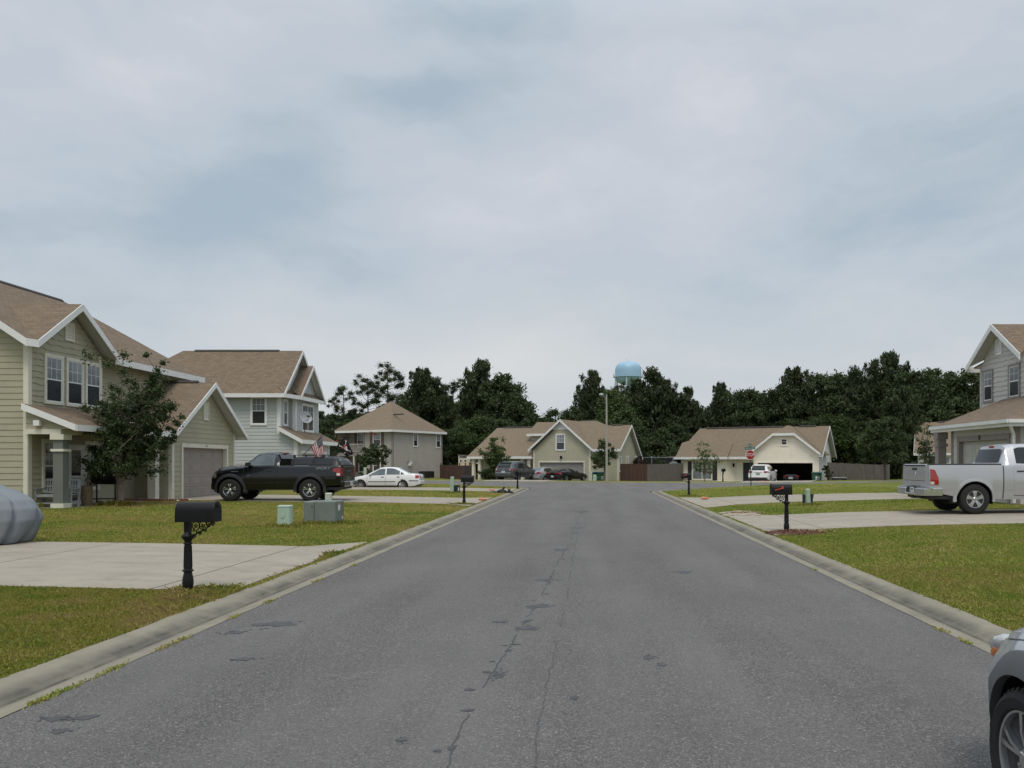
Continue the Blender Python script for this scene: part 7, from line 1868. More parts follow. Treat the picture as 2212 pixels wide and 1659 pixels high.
scatter_bits('pine_straw', 'dry pine straw scattered at the edge of the right mulch patch', 'pine straw', ux(1752, 18.9), 18.95, .45, .30, 350, .09, MT['straw'], 5, .015)
scatter_bits('dead_grass', 'dry straw among the flagstones beside the right driveway', 'pine straw', ux(1612, 25.8), 25.9, .55, .45, 420, .10, MT['straw'], 6, .02)
def chest():
    Y = 79.5; X = ux(1813, Y); root = thing('storage_box', 'dark storage box with pale lid against the right grey fence', 'storage box', (X, Y, -.42), R(-4))
    m = MB(); m.box(-.62, -.3, 0, .62, .3, .62); m.build('case', MT['black_plastic'], root, bevel=.02)
    m = MB(); m.box(-.65, -.33, .62, .65, .33, .70); m.build('lid', MT['dish_grey'], root, bevel=.02)
    m = MB(); m.lathe([(.001, -.33), (.06, -.32), (.07, -.30)], 10, o=(0, 0, .4), axis='y'); m.build('latch', MT['dish_grey'], root)
chest()
# rocks by the far right lawn
for k, (u, v, s) in enumerate([(1955, 1046, .3), (1963, 1047, .26), (1972, 1045.5, .34), (1980, 1047.5, .28)]):
    Y = 66; X = ux(u, Y); m = MB(); r = random.Random(k)
    rows = [[(X + s * math.cos(a) * math.cos(t) * r.uniform(.8, 1.1), Y + s * math.cos(a) * math.sin(t) * r.uniform(.8, 1.1), h(X, Y) + s * .6 * math.sin(a)) for t in [2 * math.pi * j / 9 for j in range(9)]] for a in (0, .4, .8, 1.2, 1.5)]
    m.grid(rows, closeu=True); tag(m.build('rock', MT['stone']), 'small pale rock at the lawn edge beyond the silver pickup tailgate', 'rock', 'pale rocks beyond the silver pickup')

# ---------------------------------------------------------------- flags on the black pickup
def flag_pole(label_f, label_p, base, tip, mats, draw, along, drop, group):
    pr = MB(); b, t = Vector(base), Vector(tip); pr.tube([b, t], [.014, .009], 6)
    root = thing('flag', label_f, 'flag', base, 0, group)
    p = pr.build('pole', MT['steel_dark'], root, world=True)
    m = MB(); draw(m, b, t); m.build('cloth', mats, root, world=True)
    return root
def draped(b, t, ln, V0, V1, nu, nv, fold):
    d = (b - t).normalized(); O = t + d * .05; P = []
    for i in range(nu + 1):
        a = i / nu; row = []
        for j in range(nv + 1):
            q = j / nv; V = V0.lerp(V1, a); ph = a * 11 + .6 * q
            row.append(O + d * (ln * a) + V * q + Vector((.35, -1, 0)) * (fold * math.sin(ph) * q))
        P.append(row)
    return P
def draw_us(m, b, t):
    nu, nv = 26, 40; P = draped(b, t, .62, Vector((.10, 0, -.92)), Vector((.24, 0, -.58)), nu, nv, .05)
    def col(i, j):
        if i < 14 and j < 16: return 2
        return 1 if (i // 2) % 2 == 0 else 0
    m.grid(P, col)
    for r_ in range(9):
        for c_ in range(6 if r_ % 2 == 0 else 5):
            i = (r_ + .75) * 14 / 9.4; j = (c_ + (.7 if r_ % 2 == 0 else 1.2)) * 16 / 6.4
            p = P[int(i)][int(j)]; ii = P[min(int(i) + 1, nu)][int(j)] - p; jj = P[int(i)][min(int(j) + 1, nv)] - p; n = ii.cross(jj).normalized(); n = n if n.y < 0 else -n
            q = [p + n * .008 + (ii.normalized() * math.cos(a) + jj.normalized() * math.sin(a)) * (.017 if k % 2 == 0 else .007) for k, a in enumerate([math.pi * .2 * z for z in range(10)])]
            m.face(q, 0)
def draw_pirate(m, b, t):
    U = (b - t).normalized() * .52; fly = Vector((.32, .0, -.72)); P = draped(b, t, .52, fly, Vector((.36, 0, -.42)), 24, 34, .03); m.grid(P, 0)
    n = U.cross(fly).normalized(); n = n if n.y < 0 else -n
    def at(a, b_): 
        i, j = a * 24, b_ * 34; i0, j0 = min(int(i), 23), min(int(j), 33); u, v = i - i0, j - j0
        return P[i0][j0] * (1 - u) * (1 - v) + P[i0 + 1][j0] * u * (1 - v) + P[i0][j0 + 1] * (1 - u) * v + P[i0 + 1][j0 + 1] * u * v + n * .012
    def poly(pts, mi): m.face([at(a, b_) + n * (.004 * mi) for a, b_ in pts], mi)
    def disc(ca, cb, ra, rb, mi, k=14): poly([(ca + ra * math.cos(2 * math.pi * i / k), cb + rb * math.sin(2 * math.pi * i / k)) for i in range(k)], mi)
    def bone(a0, b0, a1, b1, w=.028):
        da, db = a1 - a0, b1 - b0; L = math.hypot(da, db); na, nb = -db / L * w, da / L * w
        poly([(a0 + na, b0 + nb), (a1 + na, b1 + nb), (a1 - na, b1 - nb), (a0 - na, b0 - nb)], 1)
        for a, b_ in ((a0, b0), (a1, b1)):
            for s in (1, -1): disc(a + na * 1.4 * s, b_ + nb * 1.4 * s, .035, .03, 1, 8)
    bone(.14, .20, .86, .74); bone(.82, .12, .22, .80)
    disc(.47, .46, .17, .14, 1); poly([(.36, .54), (.58, .54), (.56, .68), (.38, .68)], 1)
    poly([(.30, .34), (.64, .34), (.66, .42), (.28, .42)], 2); poly([(.64, .36), (.84, .30), (.80, .40), (.66, .42)], 2)
    for a in (.40, .54): disc(a, .485, .04, .035, 0 + 3)
    poly([(.45, .53), (.49, .53), (.47, .58)], 3)
XB, YB = -9.35, 32.9
flag_pole('American flag drooping from a slanting pole on the black pickup canopy', '', (ux(617.5 + 0, YB) + (ux(903 / 1.3562 * 1.0, YB) - ux(617.5, YB)) * .78, YB, vz(983, YB)), (ux(946 / 1.3562, YB), YB, vz(1273 / 1.3562, YB)), [MT['cloth_white'], MT['cloth_red'], MT['cloth_blue']], draw_us, 0, 0, 'flags on the black pickup')
flag_pole('black pirate flag with skull and red bandana on the black pickup canopy', '', (ux(957 / 1.3562, YB), YB + .1, vz(1341 / 1.3562, YB)), (ux(1012.5 / 1.3562, YB), YB + .1, vz(1274 / 1.3562, YB)), [MT['cloth_black'], MT['cloth_white'], MT['cloth_red'], MT['cloth_black']], draw_pirate, 0, 0, 'flags on the black pickup')
# ---------------------------------------------------------------- foliage meshes
def leaf_mesh(name, C, size, mat, aspect=1.6, normal_bias=None, seed=0, jitter=.5):
    """one rhombic leaf (or tuft blade) per centre; C is (N,3); size scalar or (N,)"""
    g = np.random.default_rng(seed); C = np.asarray(C, float); N = len(C)
    a = g.normal(size=(N, 3)); 
    if normal_bias is not None: a = a * jitter + np.asarray(normal_bias)
    a /= np.linalg.norm(a, axis=1, keepdims=True) + 1e-9
    b = g.normal(size=(N, 3)); b -= a * (a * b).sum(1, keepdims=True); b /= np.linalg.norm(b, axis=1, keepdims=True) + 1e-9
    s = (np.asarray(size) * g.uniform(.6, 1.35, N))[:, None]
    la, lb = a * s * aspect * .5, b * s * .5
    V = np.stack([C - la, C + lb - la * .1, C + la, C - lb - la * .1], 1).reshape(-1, 3)
    return raw_mesh(name, V, 4, mat)
def raw_mesh(name, V, k, mat):
    N = len(V) // k; me = bpy.data.meshes.new(name)
    me.vertices.add(len(V)); me.vertices.foreach_set('co', V.astype(np.float32).ravel())
    me.loops.add(len(V)); me.loops.foreach_set('vertex_index', np.arange(len(V), dtype=np.int32))
    me.polygons.add(N); me.polygons.foreach_set('loop_start', np.arange(N, dtype=np.int32) * k)
    me.update(calc_edges=True); me.materials.append(mat); return me
def clump_points(g, centres, radii, per):
    P = []
    for c, r_ in zip(centres, radii):
        d = g.normal(size=(per, 3)); d /= np.linalg.norm(d, axis=1, keepdims=True)
        P.append(np.asarray(c) + d * (r_ * np.clip(np.abs(g.normal(0, .62, (per, 1))) + .12, 0, 1.5)) * np.array([1, 1, .8]))
    return np.concatenate(P)
def branch_mesh(name, paths, mat):
    mb = MB()
    for pts, r0, r1 in paths:
        n = len(pts); mb.tube(pts, [lerp(r0, r1, i / (n - 1)) for i in range(n)], 6, cap=False)
    me = bpy.data.meshes.new(name); me.from_pydata(mb.v, [], mb.f); me.materials.append(mat)
    me.polygons.foreach_set('use_smooth', [True] * len(me.polygons)); me.update(); return me

def pine_proto(k, H=14.0, base=.35, rad=3.0, dens=1.0, tip=True, mat='leaf_pine'):
    """needled pine: whorled branches with upswept tufts"""
    g = np.random.default_rng(100 + k); paths = []; cs = []; dirs = []
    bend = g.normal(size=2) * .25
    trunk = [(bend[0] * math.sin(t * 2), bend[1] * math.sin(t * 2.3), H * t) for t in np.linspace(0, 1, 9)]
    paths.append((trunk, .17 + H * .006, .03))
    z = H * base
    while z < H * .985:
        f = (z / H - base) / (1 - base)
        Rz = rad * (1 - f) ** .58 * (0.75 + .45 * math.sin(min(1, f * 2.2) * math.pi * .5)) * g.uniform(.75, 1.15) + .25
        for b in range(int(g.integers(4, 7)) if f < .72 else int(g.integers(2, 4))):
            a = g.uniform(0, 6.283); L = Rz * g.uniform(.6, 1.15); up = g.uniform(.10, .38)
            cx, cy = bend[0] * math.sin(z / H * 2), bend[1] * math.sin(z / H * 2.3)
            pts = [(cx + math.cos(a) * L * t, cy + math.sin(a) * L * t, z + L * up * t * t + L * .06 * t) for t in (0, .35, .7, 1)]
            paths.append((pts, .05, .015))
            m = max(2, int(L / .42))
            for i in range(m):
                t = lerp(.30, 1.0, (i + g.uniform(0, .6)) / m); q = np.array([cx + math.cos(a) * L * t, cy + math.sin(a) * L * t, z + L * up * t * t + L * .06 * t])
                for _ in range(int(5 * dens) + 1):
                    off = g.normal(size=3) * .22; cs.append(q + off); dirs.append(np.array([math.cos(a) * .6, math.sin(a) * .6, .95]) + g.normal(size=3) * .55)
        z += g.uniform(.42, .75) * (1 - .35 * f)
    for (pts, r0, r1) in paths[1:]:
        e = np.array(pts[-1])
        for _ in range(9): q = e + np.array([g.normal() * .10, g.normal() * .10, g.uniform(-.1, .75)]); cs.append(q); dirs.append(np.array([0, 0, 1.2]) + g.normal(size=3) * .4)
    if tip:
        for _ in range(26): cs.append(np.array([bend[0] * .9, bend[1] * .75, H * g.uniform(.93, 1.03)]) + g.normal(size=3) * .10); dirs.append(np.array([0, 0, 1.]) + g.normal(size=3) * .35)
    C = np.repeat(np.array(cs), 7, 0); Dn = np.repeat(np.array(dirs), 7, 0); C = C + g.normal(size=C.shape) * .15
    return branch_mesh('trunk', paths, MT['bark']), leaf_mesh('crown', C, .15, MT[mat], 3.0, Dn, k, .35)
def tall_pine_proto(k, H=18.0, base=.48, rad=3.4, clusters=34, mat='leaf_pine'):
    """loose longleaf pine: bare trunk, rounded tufted clusters with sky between"""
    g = np.random.default_rng(200 + k); paths = []; C = []; rd = []
    bend = g.normal(size=2) * .35; ax = lambda z: (bend[0] * math.sin(z / H * 2.4), bend[1] * math.sin(z / H * 2.0))
    paths.append(([(*ax(H * t), H * t) for t in np.linspace(0, .97, 10)], .24, .05))
    for i in range(clusters):
        f = (i + g.uniform(0, 1)) / clusters; z0 = H * lerp(base, .93, f)
        Lm = rad * (math.sin(math.pi * (.18 + .74 * f))) ** .8 * g.uniform(.45, 1.1); a = g.uniform(0, 6.283); x0, y0 = ax(z0)
        e = np.array([x0 + math.cos(a) * Lm, y0 + math.sin(a) * Lm, z0 + Lm * g.uniform(.15, .55)])
        paths.append(([(x0, y0, z0), (lerp(x0, e[0], .5), lerp(y0, e[1], .5), z0 + Lm * .12), tuple(e)], .06, .02)); C.append(e); rd.append(g.uniform(.45, .85))
        if g.random() < .7:
            e2 = e + g.normal(size=3) * .55; C.append(e2); rd.append(g.uniform(.35, .65))
    C.append(np.array([*ax(H), H * .96])); rd.append(.7)
    P = clump_points(g, C, rd, 300)
    return branch_mesh('trunk', paths, MT['bark']), leaf_mesh('crown', P, .10, MT[mat], 2.4, None, k)
def oak_proto(k, H=10.0, rad=3.6, base=.22, n=60, per=110, size=.24, mat='leaf_oak', bark='bark', flat=.9, lobes=7):
    """broad-leaved crown made of overlapping lobes of leaf clumps"""
    g = np.random.default_rng(300 + k); C = []; rd = []; paths = [([(0, 0, 0), (.1, .05, H * .3), (.0, .1, H * .6), (.1, 0, H * .85)], .13 + H * .008, .04)]
    L = []
    for i in range(lobes):
        a = 2 * math.pi * i / lobes + g.uniform(-.4, .4); f = g.uniform(.30, .95); k_ = rad * g.uniform(.25, .62) * math.sin(math.pi * (.22 + .6 * f))
        L.append((np.array([math.cos(a) * k_, math.sin(a) * k_, H * lerp(base + .12, .86, f)]), rad * g.uniform(.42, .62)))
    L.append((np.array([0, 0, H * .84]), rad * .5)); L.append((np.array([0, 0, H * .55]), rad * .62))
    for i in range(n):
        c, r_ = L[int(g.integers(len(L)))]
        d = g.normal(size=3); d /= np.linalg.norm(d); p = c + d * r_ * g.uniform(.65, 1.05) * np.array([1, 1, flat])
        p[2] = min(max(p[2], H * base * .8), H * 1.0); C.append(p); rd.append(g.uniform(.45, 1.0) * rad * .25)
        if i % 4 == 0: paths.append(([(0, .05, H * lerp(.25, .6, g.random())), tuple(p * np.array([.5, .5, .9])), tuple(p)], .05, .012))
    P = clump_points(g, C, rd, per)
    return branch_mesh('trunk', paths, MT[bark]), leaf_mesh('crown', P, size, MT[mat], 1.5, None, k)
def tree(name, label, cat, proto, x, y, z, s, rz=0.0, sz=None, group=None, bark=None):
    root = thing(name, label, cat, (x, y, z), rz, group)
    root.scale = (s, s, sz or s)
    for nm, me in zip(('trunk', 'crown'), proto):
        o = bpy.data.objects.new(nm, me); COL.objects.link(o); o.parent = root
    return root

# ---------------------------------------------------------------- garden trees
def myrtle():
    """multi-stemmed crepe myrtle before the olive house"""
    g = np.random.default_rng(11); H = 4.85; paths = []; C = []; rd = []
    paths.append(([(0, 0, 0), (.02, 0, .35), (0, 0, .8)], .14, .12))
    tips = []
    for i in range(9):
        a = 2 * math.pi * i / 9 + g.uniform(-.3, .3); sp = g.uniform(.25, 1.0); zt = g.uniform(2.0, 4.5)
        e = (math.cos(a) * sp * 1.2, math.sin(a) * sp * 1.0, zt); m = (math.cos(a) * sp * .42, math.sin(a) * sp * .4, lerp(.8, zt, .5))
        paths.append(([(0, 0, .6), (m[0] * .5, m[1] * .5, 1.1), m, e], .06, .015)); tips.append((m, e))
    for m, e in tips:
        for _ in range(15):
            t = g.uniform(0, 1.25); p = np.array(m) * (1 - t) + np.array(e) * t; q = p + g.normal(size=3) * np.array([.42, .42, .34])
            paths.append(([tuple(p), tuple(q)], .012, .005)); C.append(q); rd.append(g.uniform(.12, .32))
    # wayward shoots
    for sx, sy, sz_ in ((1.75, -.1, 3.05), (1.65, 0, 2.55), (1.55, -.2, 3.6), (-.95, -.2, 1.65), (-1.15, 0, 2.05), (.75, 0, 4.95), (.55, .1, 4.55), (.9, -.1, 4.3), (1.5, .1, 2.2), (-.95, .1, 3.2)):
        o = (sx * .35, sy, sz_ * .75); paths.append(([o, (sx * .7, sy, sz_ * .92), (sx, sy, sz_)], .014, .004))
        for k in range(9): t = k / 8; C.append(np.array([lerp(o[0], sx, t), lerp(o[1], sy, t), lerp(o[2], sz_, t)]) + g.normal(size=3) * .07); rd.append(.13)
    for _ in range(95):
        a = g.uniform(0, 6.283); rr = 1.25 * math.sqrt(g.random()); C.append(np.array([math.cos(a) * rr, math.sin(a) * rr * .9, g.uniform(1.1, 3.6)])); rd.append(g.uniform(.18, .36))
    lean = lambda p: (p[0] + .17 * max(0, p[2] - .8), p[1], p[2])
    paths = [([lean(p) for p in pts], a, b) for pts, a, b in paths]; C = [np.array(lean(p)) for p in C]
    P = clump_points(g, C, rd, 105)
    return branch_mesh('trunk', paths, MT['bark_pale']), leaf_mesh('crown', P, .052, MT['leaf_myrtle'], 1.7, None, 5)
def sparse_tree(k, H, rad, n, per, size, mat):
    g = np.random.default_rng(400 + k); C = []; rd = []; paths = [([(0, 0, 0), (.05, 0, H * .35)], .05, .04)]
    for i in range(n):
        a = g.uniform(0, 6.283); f = g.uniform(.3, 1.0); rr = rad * g.uniform(.3, 1.0) * math.sin(math.pi * (.15 + .7 * f)); e = (math.cos(a) * rr, math.sin(a) * rr, H * f)
        paths.append(([(0, 0, H * .22), (e[0] * .4, e[1] * .4, H * lerp(.22, f, .6)), e], .025, .006))
        for t in (.6, .8, 1.0): C.append(np.array([e[0] * t, e[1] * t, H * lerp(.22, f, t)]) + g.normal(size=3) * .10); rd.append(g.uniform(.16, .36))
    P = clump_points(g, C, rd, per)
    return branch_mesh('trunk', paths, MT['bark_pale']), leaf_mesh('crown', P, size, MT[mat], 1.6, None, k)
tree('crepe_myrtle', 'dark multi-stemmed crepe myrtle on the lawn before the olive green house porch', 'tree', myrtle(), ux(260, 28.9), 28.9, h(-16.3, 28.9) - .05, 1.0)
tree('young_tree', 'young dark leafy tree beside the pale street light pole', 'tree', oak_proto(31, 4.3, 1.45, .16, 60, 110, .11, 'leaf_oak', 'bark_pale'), ux(1305, 79), 79.2, -.25, 1.0)
tree('young_tree', 'small loose tree before the sage porch, behind the dark crossover', 'tree', sparse_tree(1, 4.4, 1.5, 40, 60, .10, 'leaf_sparse'), ux(1072, 81), 81, -.3, 1.0)
tree('young_tree', 'thin feathery young tree before the shuttered window of the cream bungalow', 'tree', sparse_tree(2, 3.95, 1.75, 22, 30, .085, 'leaf_sparse'), ux(1568 - 1.0, 76) - 1.9, 76, -.25, 1.0)
tree('crepe_myrtle', 'crepe myrtle with a few pink blossoms before the greige house, right of its porch post', 'tree', oak_proto(33, 4.2, 1.5, .15, 40, 46, .16, 'leaf_myrtle', 'bark_pale'), ux(815, 87), 87, -.1, 1.0)
tree('crepe_myrtle', 'crepe myrtle leaning left beside the greige house porch post', 'tree', oak_proto(34, 3.3, 1.3, .15, 34, 46, .16, 'leaf_myrtle', 'bark_pale'), ux(789, 86), 86, -.1, 1.0)
tree('crepe_myrtle', 'reddish-tipped crepe myrtle between the pale blue and greige houses', 'tree', oak_proto(35, 5.2, 1.6, .2, 36, 46, .17, 'leaf_myrtle', 'bark_pale'), ux(722, 80), 80, -.05, 1.0)
def blossom(x, y, z, n, seed):
    g = np.random.default_rng(seed); P = clump_points(g, [np.array([x, y, z])], [.5], n)
    o = bpy.data.objects.new('crown_blossom', leaf_mesh('blossom', P, .14, MT['leaf_pink'], 1.5, None, seed)); COL.objects.link(o); return o
for r_, q in zip([o for o in bpy.data.objects if o.get('label', '').startswith(('reddish-tipped', 'crepe myrtle with a few'))], ((-.2, -.9, 4.7), (.9, -.6, 3.8))):
    b = blossom(*q, 46 if 'reddish' in r_['label'] else 26, 8); b.parent = r_; b.name = 'blossom'
def shrub(label, x, y, z, w, hh, mat, seed, n=30):
    p = oak_proto(seed, hh, w / 2, .02, n, 60, .12, mat, 'bark', .9, 5); tree('shrub', label, 'shrub', p, x, y, z, 1.0)
shrub('dark round shrub before the sage porch, left of the crossover', ux(1054, 82.5), 82.5, -.35, 2.2, 1.2, 'leaf_oak', 41)
shrub('dark low shrub under the sage porch beam, next to the crossover bumper', ux(1073, 82), 82, -.35, 2.0, 1.15, 'leaf_oak', 42)
shrub('clipped green shrub at the foot of the greige house wall', ux(795, 90), 89.5, -.1, 2.2, 1.1, 'leaf_oak', 43)
shrub('vine-like shrub climbing the grey fence end by the cream bungalow', ux(1791, 79.5), 80.0, -.4, 1.0, 1.9, 'leaf_oak', 44)
shrub('reddish-brown bush rising behind the brown fence right of the sage house', ux(1383, 84), 84.6, -.4, 2.4, 2.6, 'leaf_pink_dark', 45) if 'leaf_pink_dark' in MT else None
shrub('tall green shoot showing over the grey fence by the trampoline', ux(1422, 84), 86.0, -.4, 1.2, 2.7, 'leaf_light', 46)
shrub('small green shoot showing over the grey fence beside the taller one', ux(1440, 84), 87.0, -.4, 1.1, 2.35, 'leaf_light', 47)
tree('crepe_myrtle', 'dark arching crepe myrtle beyond the silver pickup bed, before the brown porch post', 'tree', sparse_tree(5, 3.7, .62, 14, 34, .07, 'leaf_myrtle'), ux(2000, 42), 42, .2, 1.0)

# ---------------------------------------------------------------- the wood behind the houses
PINES = [pine_proto(k, 14, b, r_, d) for k, (b, r_, d) in enumerate([(.30, 2.7, 1.2), (.22, 3.2, 1.3), (.38, 2.4, 1.1), (.18, 2.9, 1.3)])]
TALL = [tall_pine_proto(k, 18, b, r_, c) for k, (b, r_, c) in enumerate([(.42, 3.2, 34), (.5, 3.6, 30), (.55, 2.6, 20)])]
OAKS = [oak_proto(k, 10, r_, b, n, 330, .165, m) for k, (r_, b, n, m) in enumerate([(3.6, .10, 120, 'leaf_oak'), (4.0, .08, 130, 'leaf_oak'), (3.2, .12, 110, 'leaf_oak'), (3.5, .10, 120, 'leaf_light')])]
WG = 'trees of the dark wood behind the houses'
def skyline(name, label, protos, hgt, u, v, Y, w=1.0, rz=0.0, gz=-.3):
    top = vz(v, Y); s = (top - gz) / hgt
    return tree(name, label, 'tree', protos, ux(u, Y), Y, gz, s * w, rz, s, WG)
# named tops, left to right
S = skyline
S('pine_tree', 'wispy thin pine just right of the pale blue house gable', TALL[2], 18, 737, 829, 128, .95)
S('pine_tree', 'round-headed pine left of the tallest bare-trunked one', TALL[1], 18, 787, 812, 126, 1.0, 1.0)
S('pine_tree', 'tallest loose pine with bare trunk above the greige hip roof', TALL[0], 18, 836, 780, 124, 1.0, 2.1)
S('pine_tree', 'dense pointed pine right of the greige hip roof', PINES[1], 14, 911, 806, 116, 1.15, .5)
S('pine_tree', 'narrow dark pine spike beside the dense pointed pine', PINES[2], 14, 946, 826, 116, .9, 2.2)
S('pine_tree', 'round-topped pine midway between the greige and sage houses', TALL[1], 18, 986, 821, 118, 1.0, 3.3)
S('pine_tree', 'tallest spire pine left of the broad dark tree', PINES[0], 14, 1036, 788, 114, 1.0, 1.4)
S('oak_tree', 'broad dark domed tree left of the gap of sky', OAKS[0], 10, 1084, 816, 112, 1.0, .7)
S('oak_tree', 'lower dark tree sloping down into the gap of sky', OAKS[2], 10, 1113, 852, 110, .9, 1.9)
S('oak_tree', 'small bright green tree in the gap of sky left of the sage gable', OAKS[3], 10, 1150, 893, 112, 1.15, .2)
S('oak_tree', 'low green tree just left of the spire over the sage gable', OAKS[3], 10, 1203, 885, 116, 1.2, 2.8)
S('pine_tree', 'spire pine left of the street light', PINES[0], 14, 1272, 809, 112, 1.0, 2.6)
S('oak_tree', 'pale green tree directly right of the street light head', OAKS[3], 10, 1322, 842, 108, 1.0, .9)
S('pine_tree', 'small pine whose tuft overlaps the water tower tank', TALL[1], 18, 1338, 828, 116, .9, 4.0)
S('pine_tree', 'dark pine directly below the water tower tank', PINES[3], 14, 1374, 826, 114, 1.25, .3)
S('pine_tree', 'tall pointed pine right of the water tower', PINES[2], 14, 1415, 805, 112, 1.15, 1.2)
S('pine_tree', 'second pointed pine right of the water tower', PINES[0], 14, 1446, 828, 112, .95, 5.0)
S('pine_tree', 'stepped pine between the water tower and the stop sign', PINES[3], 14, 1480, 842, 112, 1.0, 2.0)
S('pine_tree', 'narrow pine above the left end of the cream bungalow roof', PINES[1], 14, 1557, 835, 112, .85, .1)
S('oak_tree', 'round tree above the stop sign', OAKS[1], 10, 1600, 843, 110, 1.0, 1.6)
S('oak_tree', 'dark round tree right of the one above the stop sign', OAKS[0], 10, 1640, 852, 110, 1.0, 2.9)
S('oak_tree', 'tree rising left of the crowned pine over the cream garage', OAKS[2], 10, 1690, 838, 108, 1.0, .4)
S('pine_tree', 'crowned pine standing highest over the cream garage', PINES[1], 14, 1722, 800, 108, 1.2, 3.5)
S('oak_tree', 'broad round-topped oak right of the crowned pine', OAKS[1], 10, 1782, 807, 110, 1.0, 4.2)
S('oak_tree', 'lower oak between the broad oak and the right spires', OAKS[2], 10, 1826, 824, 108, 1.0, 5.1)
S('pine_tree', 'left small spire of the right-hand group over the grey fence', PINES[2], 14, 1852, 803, 106, .9, .8)
S('pine_tree', 'middle spire with a reddish tip over the grey fence', PINES[2], 14, 1889, 789, 106, .9, 2.4)
S('pine_tree', 'highest spire of the right-hand group over the grey fence', PINES[0], 14, 1926, 770, 106, 1.0, 3.9)
S('oak_tree', 'large dark oak filling the wood right of the grey fence', OAKS[1], 10, 1962, 806, 104, 1.1, 1.0)
S('oak_tree', 'dark oak above the tan roof at the far right', OAKS[0], 10, 2010, 806, 112, 1.0, .2)
S('oak_tree', 'oak left of the pale greige gable', OAKS[2], 10, 2052, 812, 112, 1.0, 1.5)
S('oak_tree', 'bushy oak touching the pale greige gable', OAKS[1], 10, 2096, 802, 112, 1.0, 3.0)
S('oak_tree', 'dark leafy tree nearest the silver pickup tailgate, before the tan roof', OAKS[0], 10, 1912, 905, 76, 1.15, 2.0, -.1)
S('oak_tree', 'bright-leaved tree between the grey fence and the silver pickup', OAKS[3], 10, 1890, 915, 84, 1.0, 4.0, -.1)
S('pine_tree', 'full young pine behind the right end of the grey fence', PINES[3], 14, 1950, 842, 98, .95, .5, -.2)
# filling rows: nothing tells these apart, they share a label per kind
rr = random.Random(21)
SKY_V = [(680, 885), (860, 866), (905, 830), (960, 850), (1010, 845), (1060, 830), (1110, 850), (1140, 905), (1200, 902), (1245, 872), (1280, 850), (1400, 848), (1500, 862), (1560, 862), (1640, 866), (1680, 860), (1720, 836), (1790, 826), (1850, 830), (1930, 822), (2000, 828), (2110, 822), (2300, 812)]
for row, (Y0, dv, kinds) in enumerate([(134, 12, 'po'), (122, 22, 'op'), (106, 64, 'o')]):
    u = 640 if row < 2 else 668
    while u < (2420 if row < 2 else 2000):
        v = interp(u, SKY_V) + dv + rr.uniform(-4, 16); Y = Y0 + rr.uniform(-4, 4)
        if row == 2 and 690 < u < 960: Y += 8
        kd = rr.choice(kinds)
        if kd == 'p': S('pine_tree', 'dark pine standing among others in the wood behind the houses', PINES[rr.randrange(4)], 14, u, v, Y, rr.uniform(1.1, 1.4), rr.uniform(0, 6))
        else: S('oak_tree', 'dark leafy tree standing among others in the wood behind the houses', OAKS[rr.choice((0, 1, 2, 0, 1, 2, 3))], 10, u, v, Y, rr.uniform(1.0, 1.3), rr.uniform(0, 6))
        u += rr.uniform(24, 36) * (1.0 if row < 2 else 1.15)
# low undergrowth that reads as one dark mass
def undergrowth():
    g = np.random.default_rng(77); C = []; rd = []
    for i in range(900):
        u = g.uniform(600, 2420); Y = g.uniform(101, 130) if u > 1010 else g.uniform(112, 132)
        C.append(np.array([ux(u, Y), Y, -.3 + abs(g.normal()) * 1.6 + g.uniform(0, 2.2)])); rd.append(g.uniform(.8, 1.7))
    P = clump_points(g, C, rd, 220)
    o = bpy.data.objects.new('undergrowth', leaf_mesh('undergrowth', P, .22, MT['leaf_oak'], 1.5, None, 9)); COL.objects.link(o)
    tag(o, 'dark undergrowth filling the wood below the tree crowns', 'undergrowth', kind='stuff')
undergrowth()

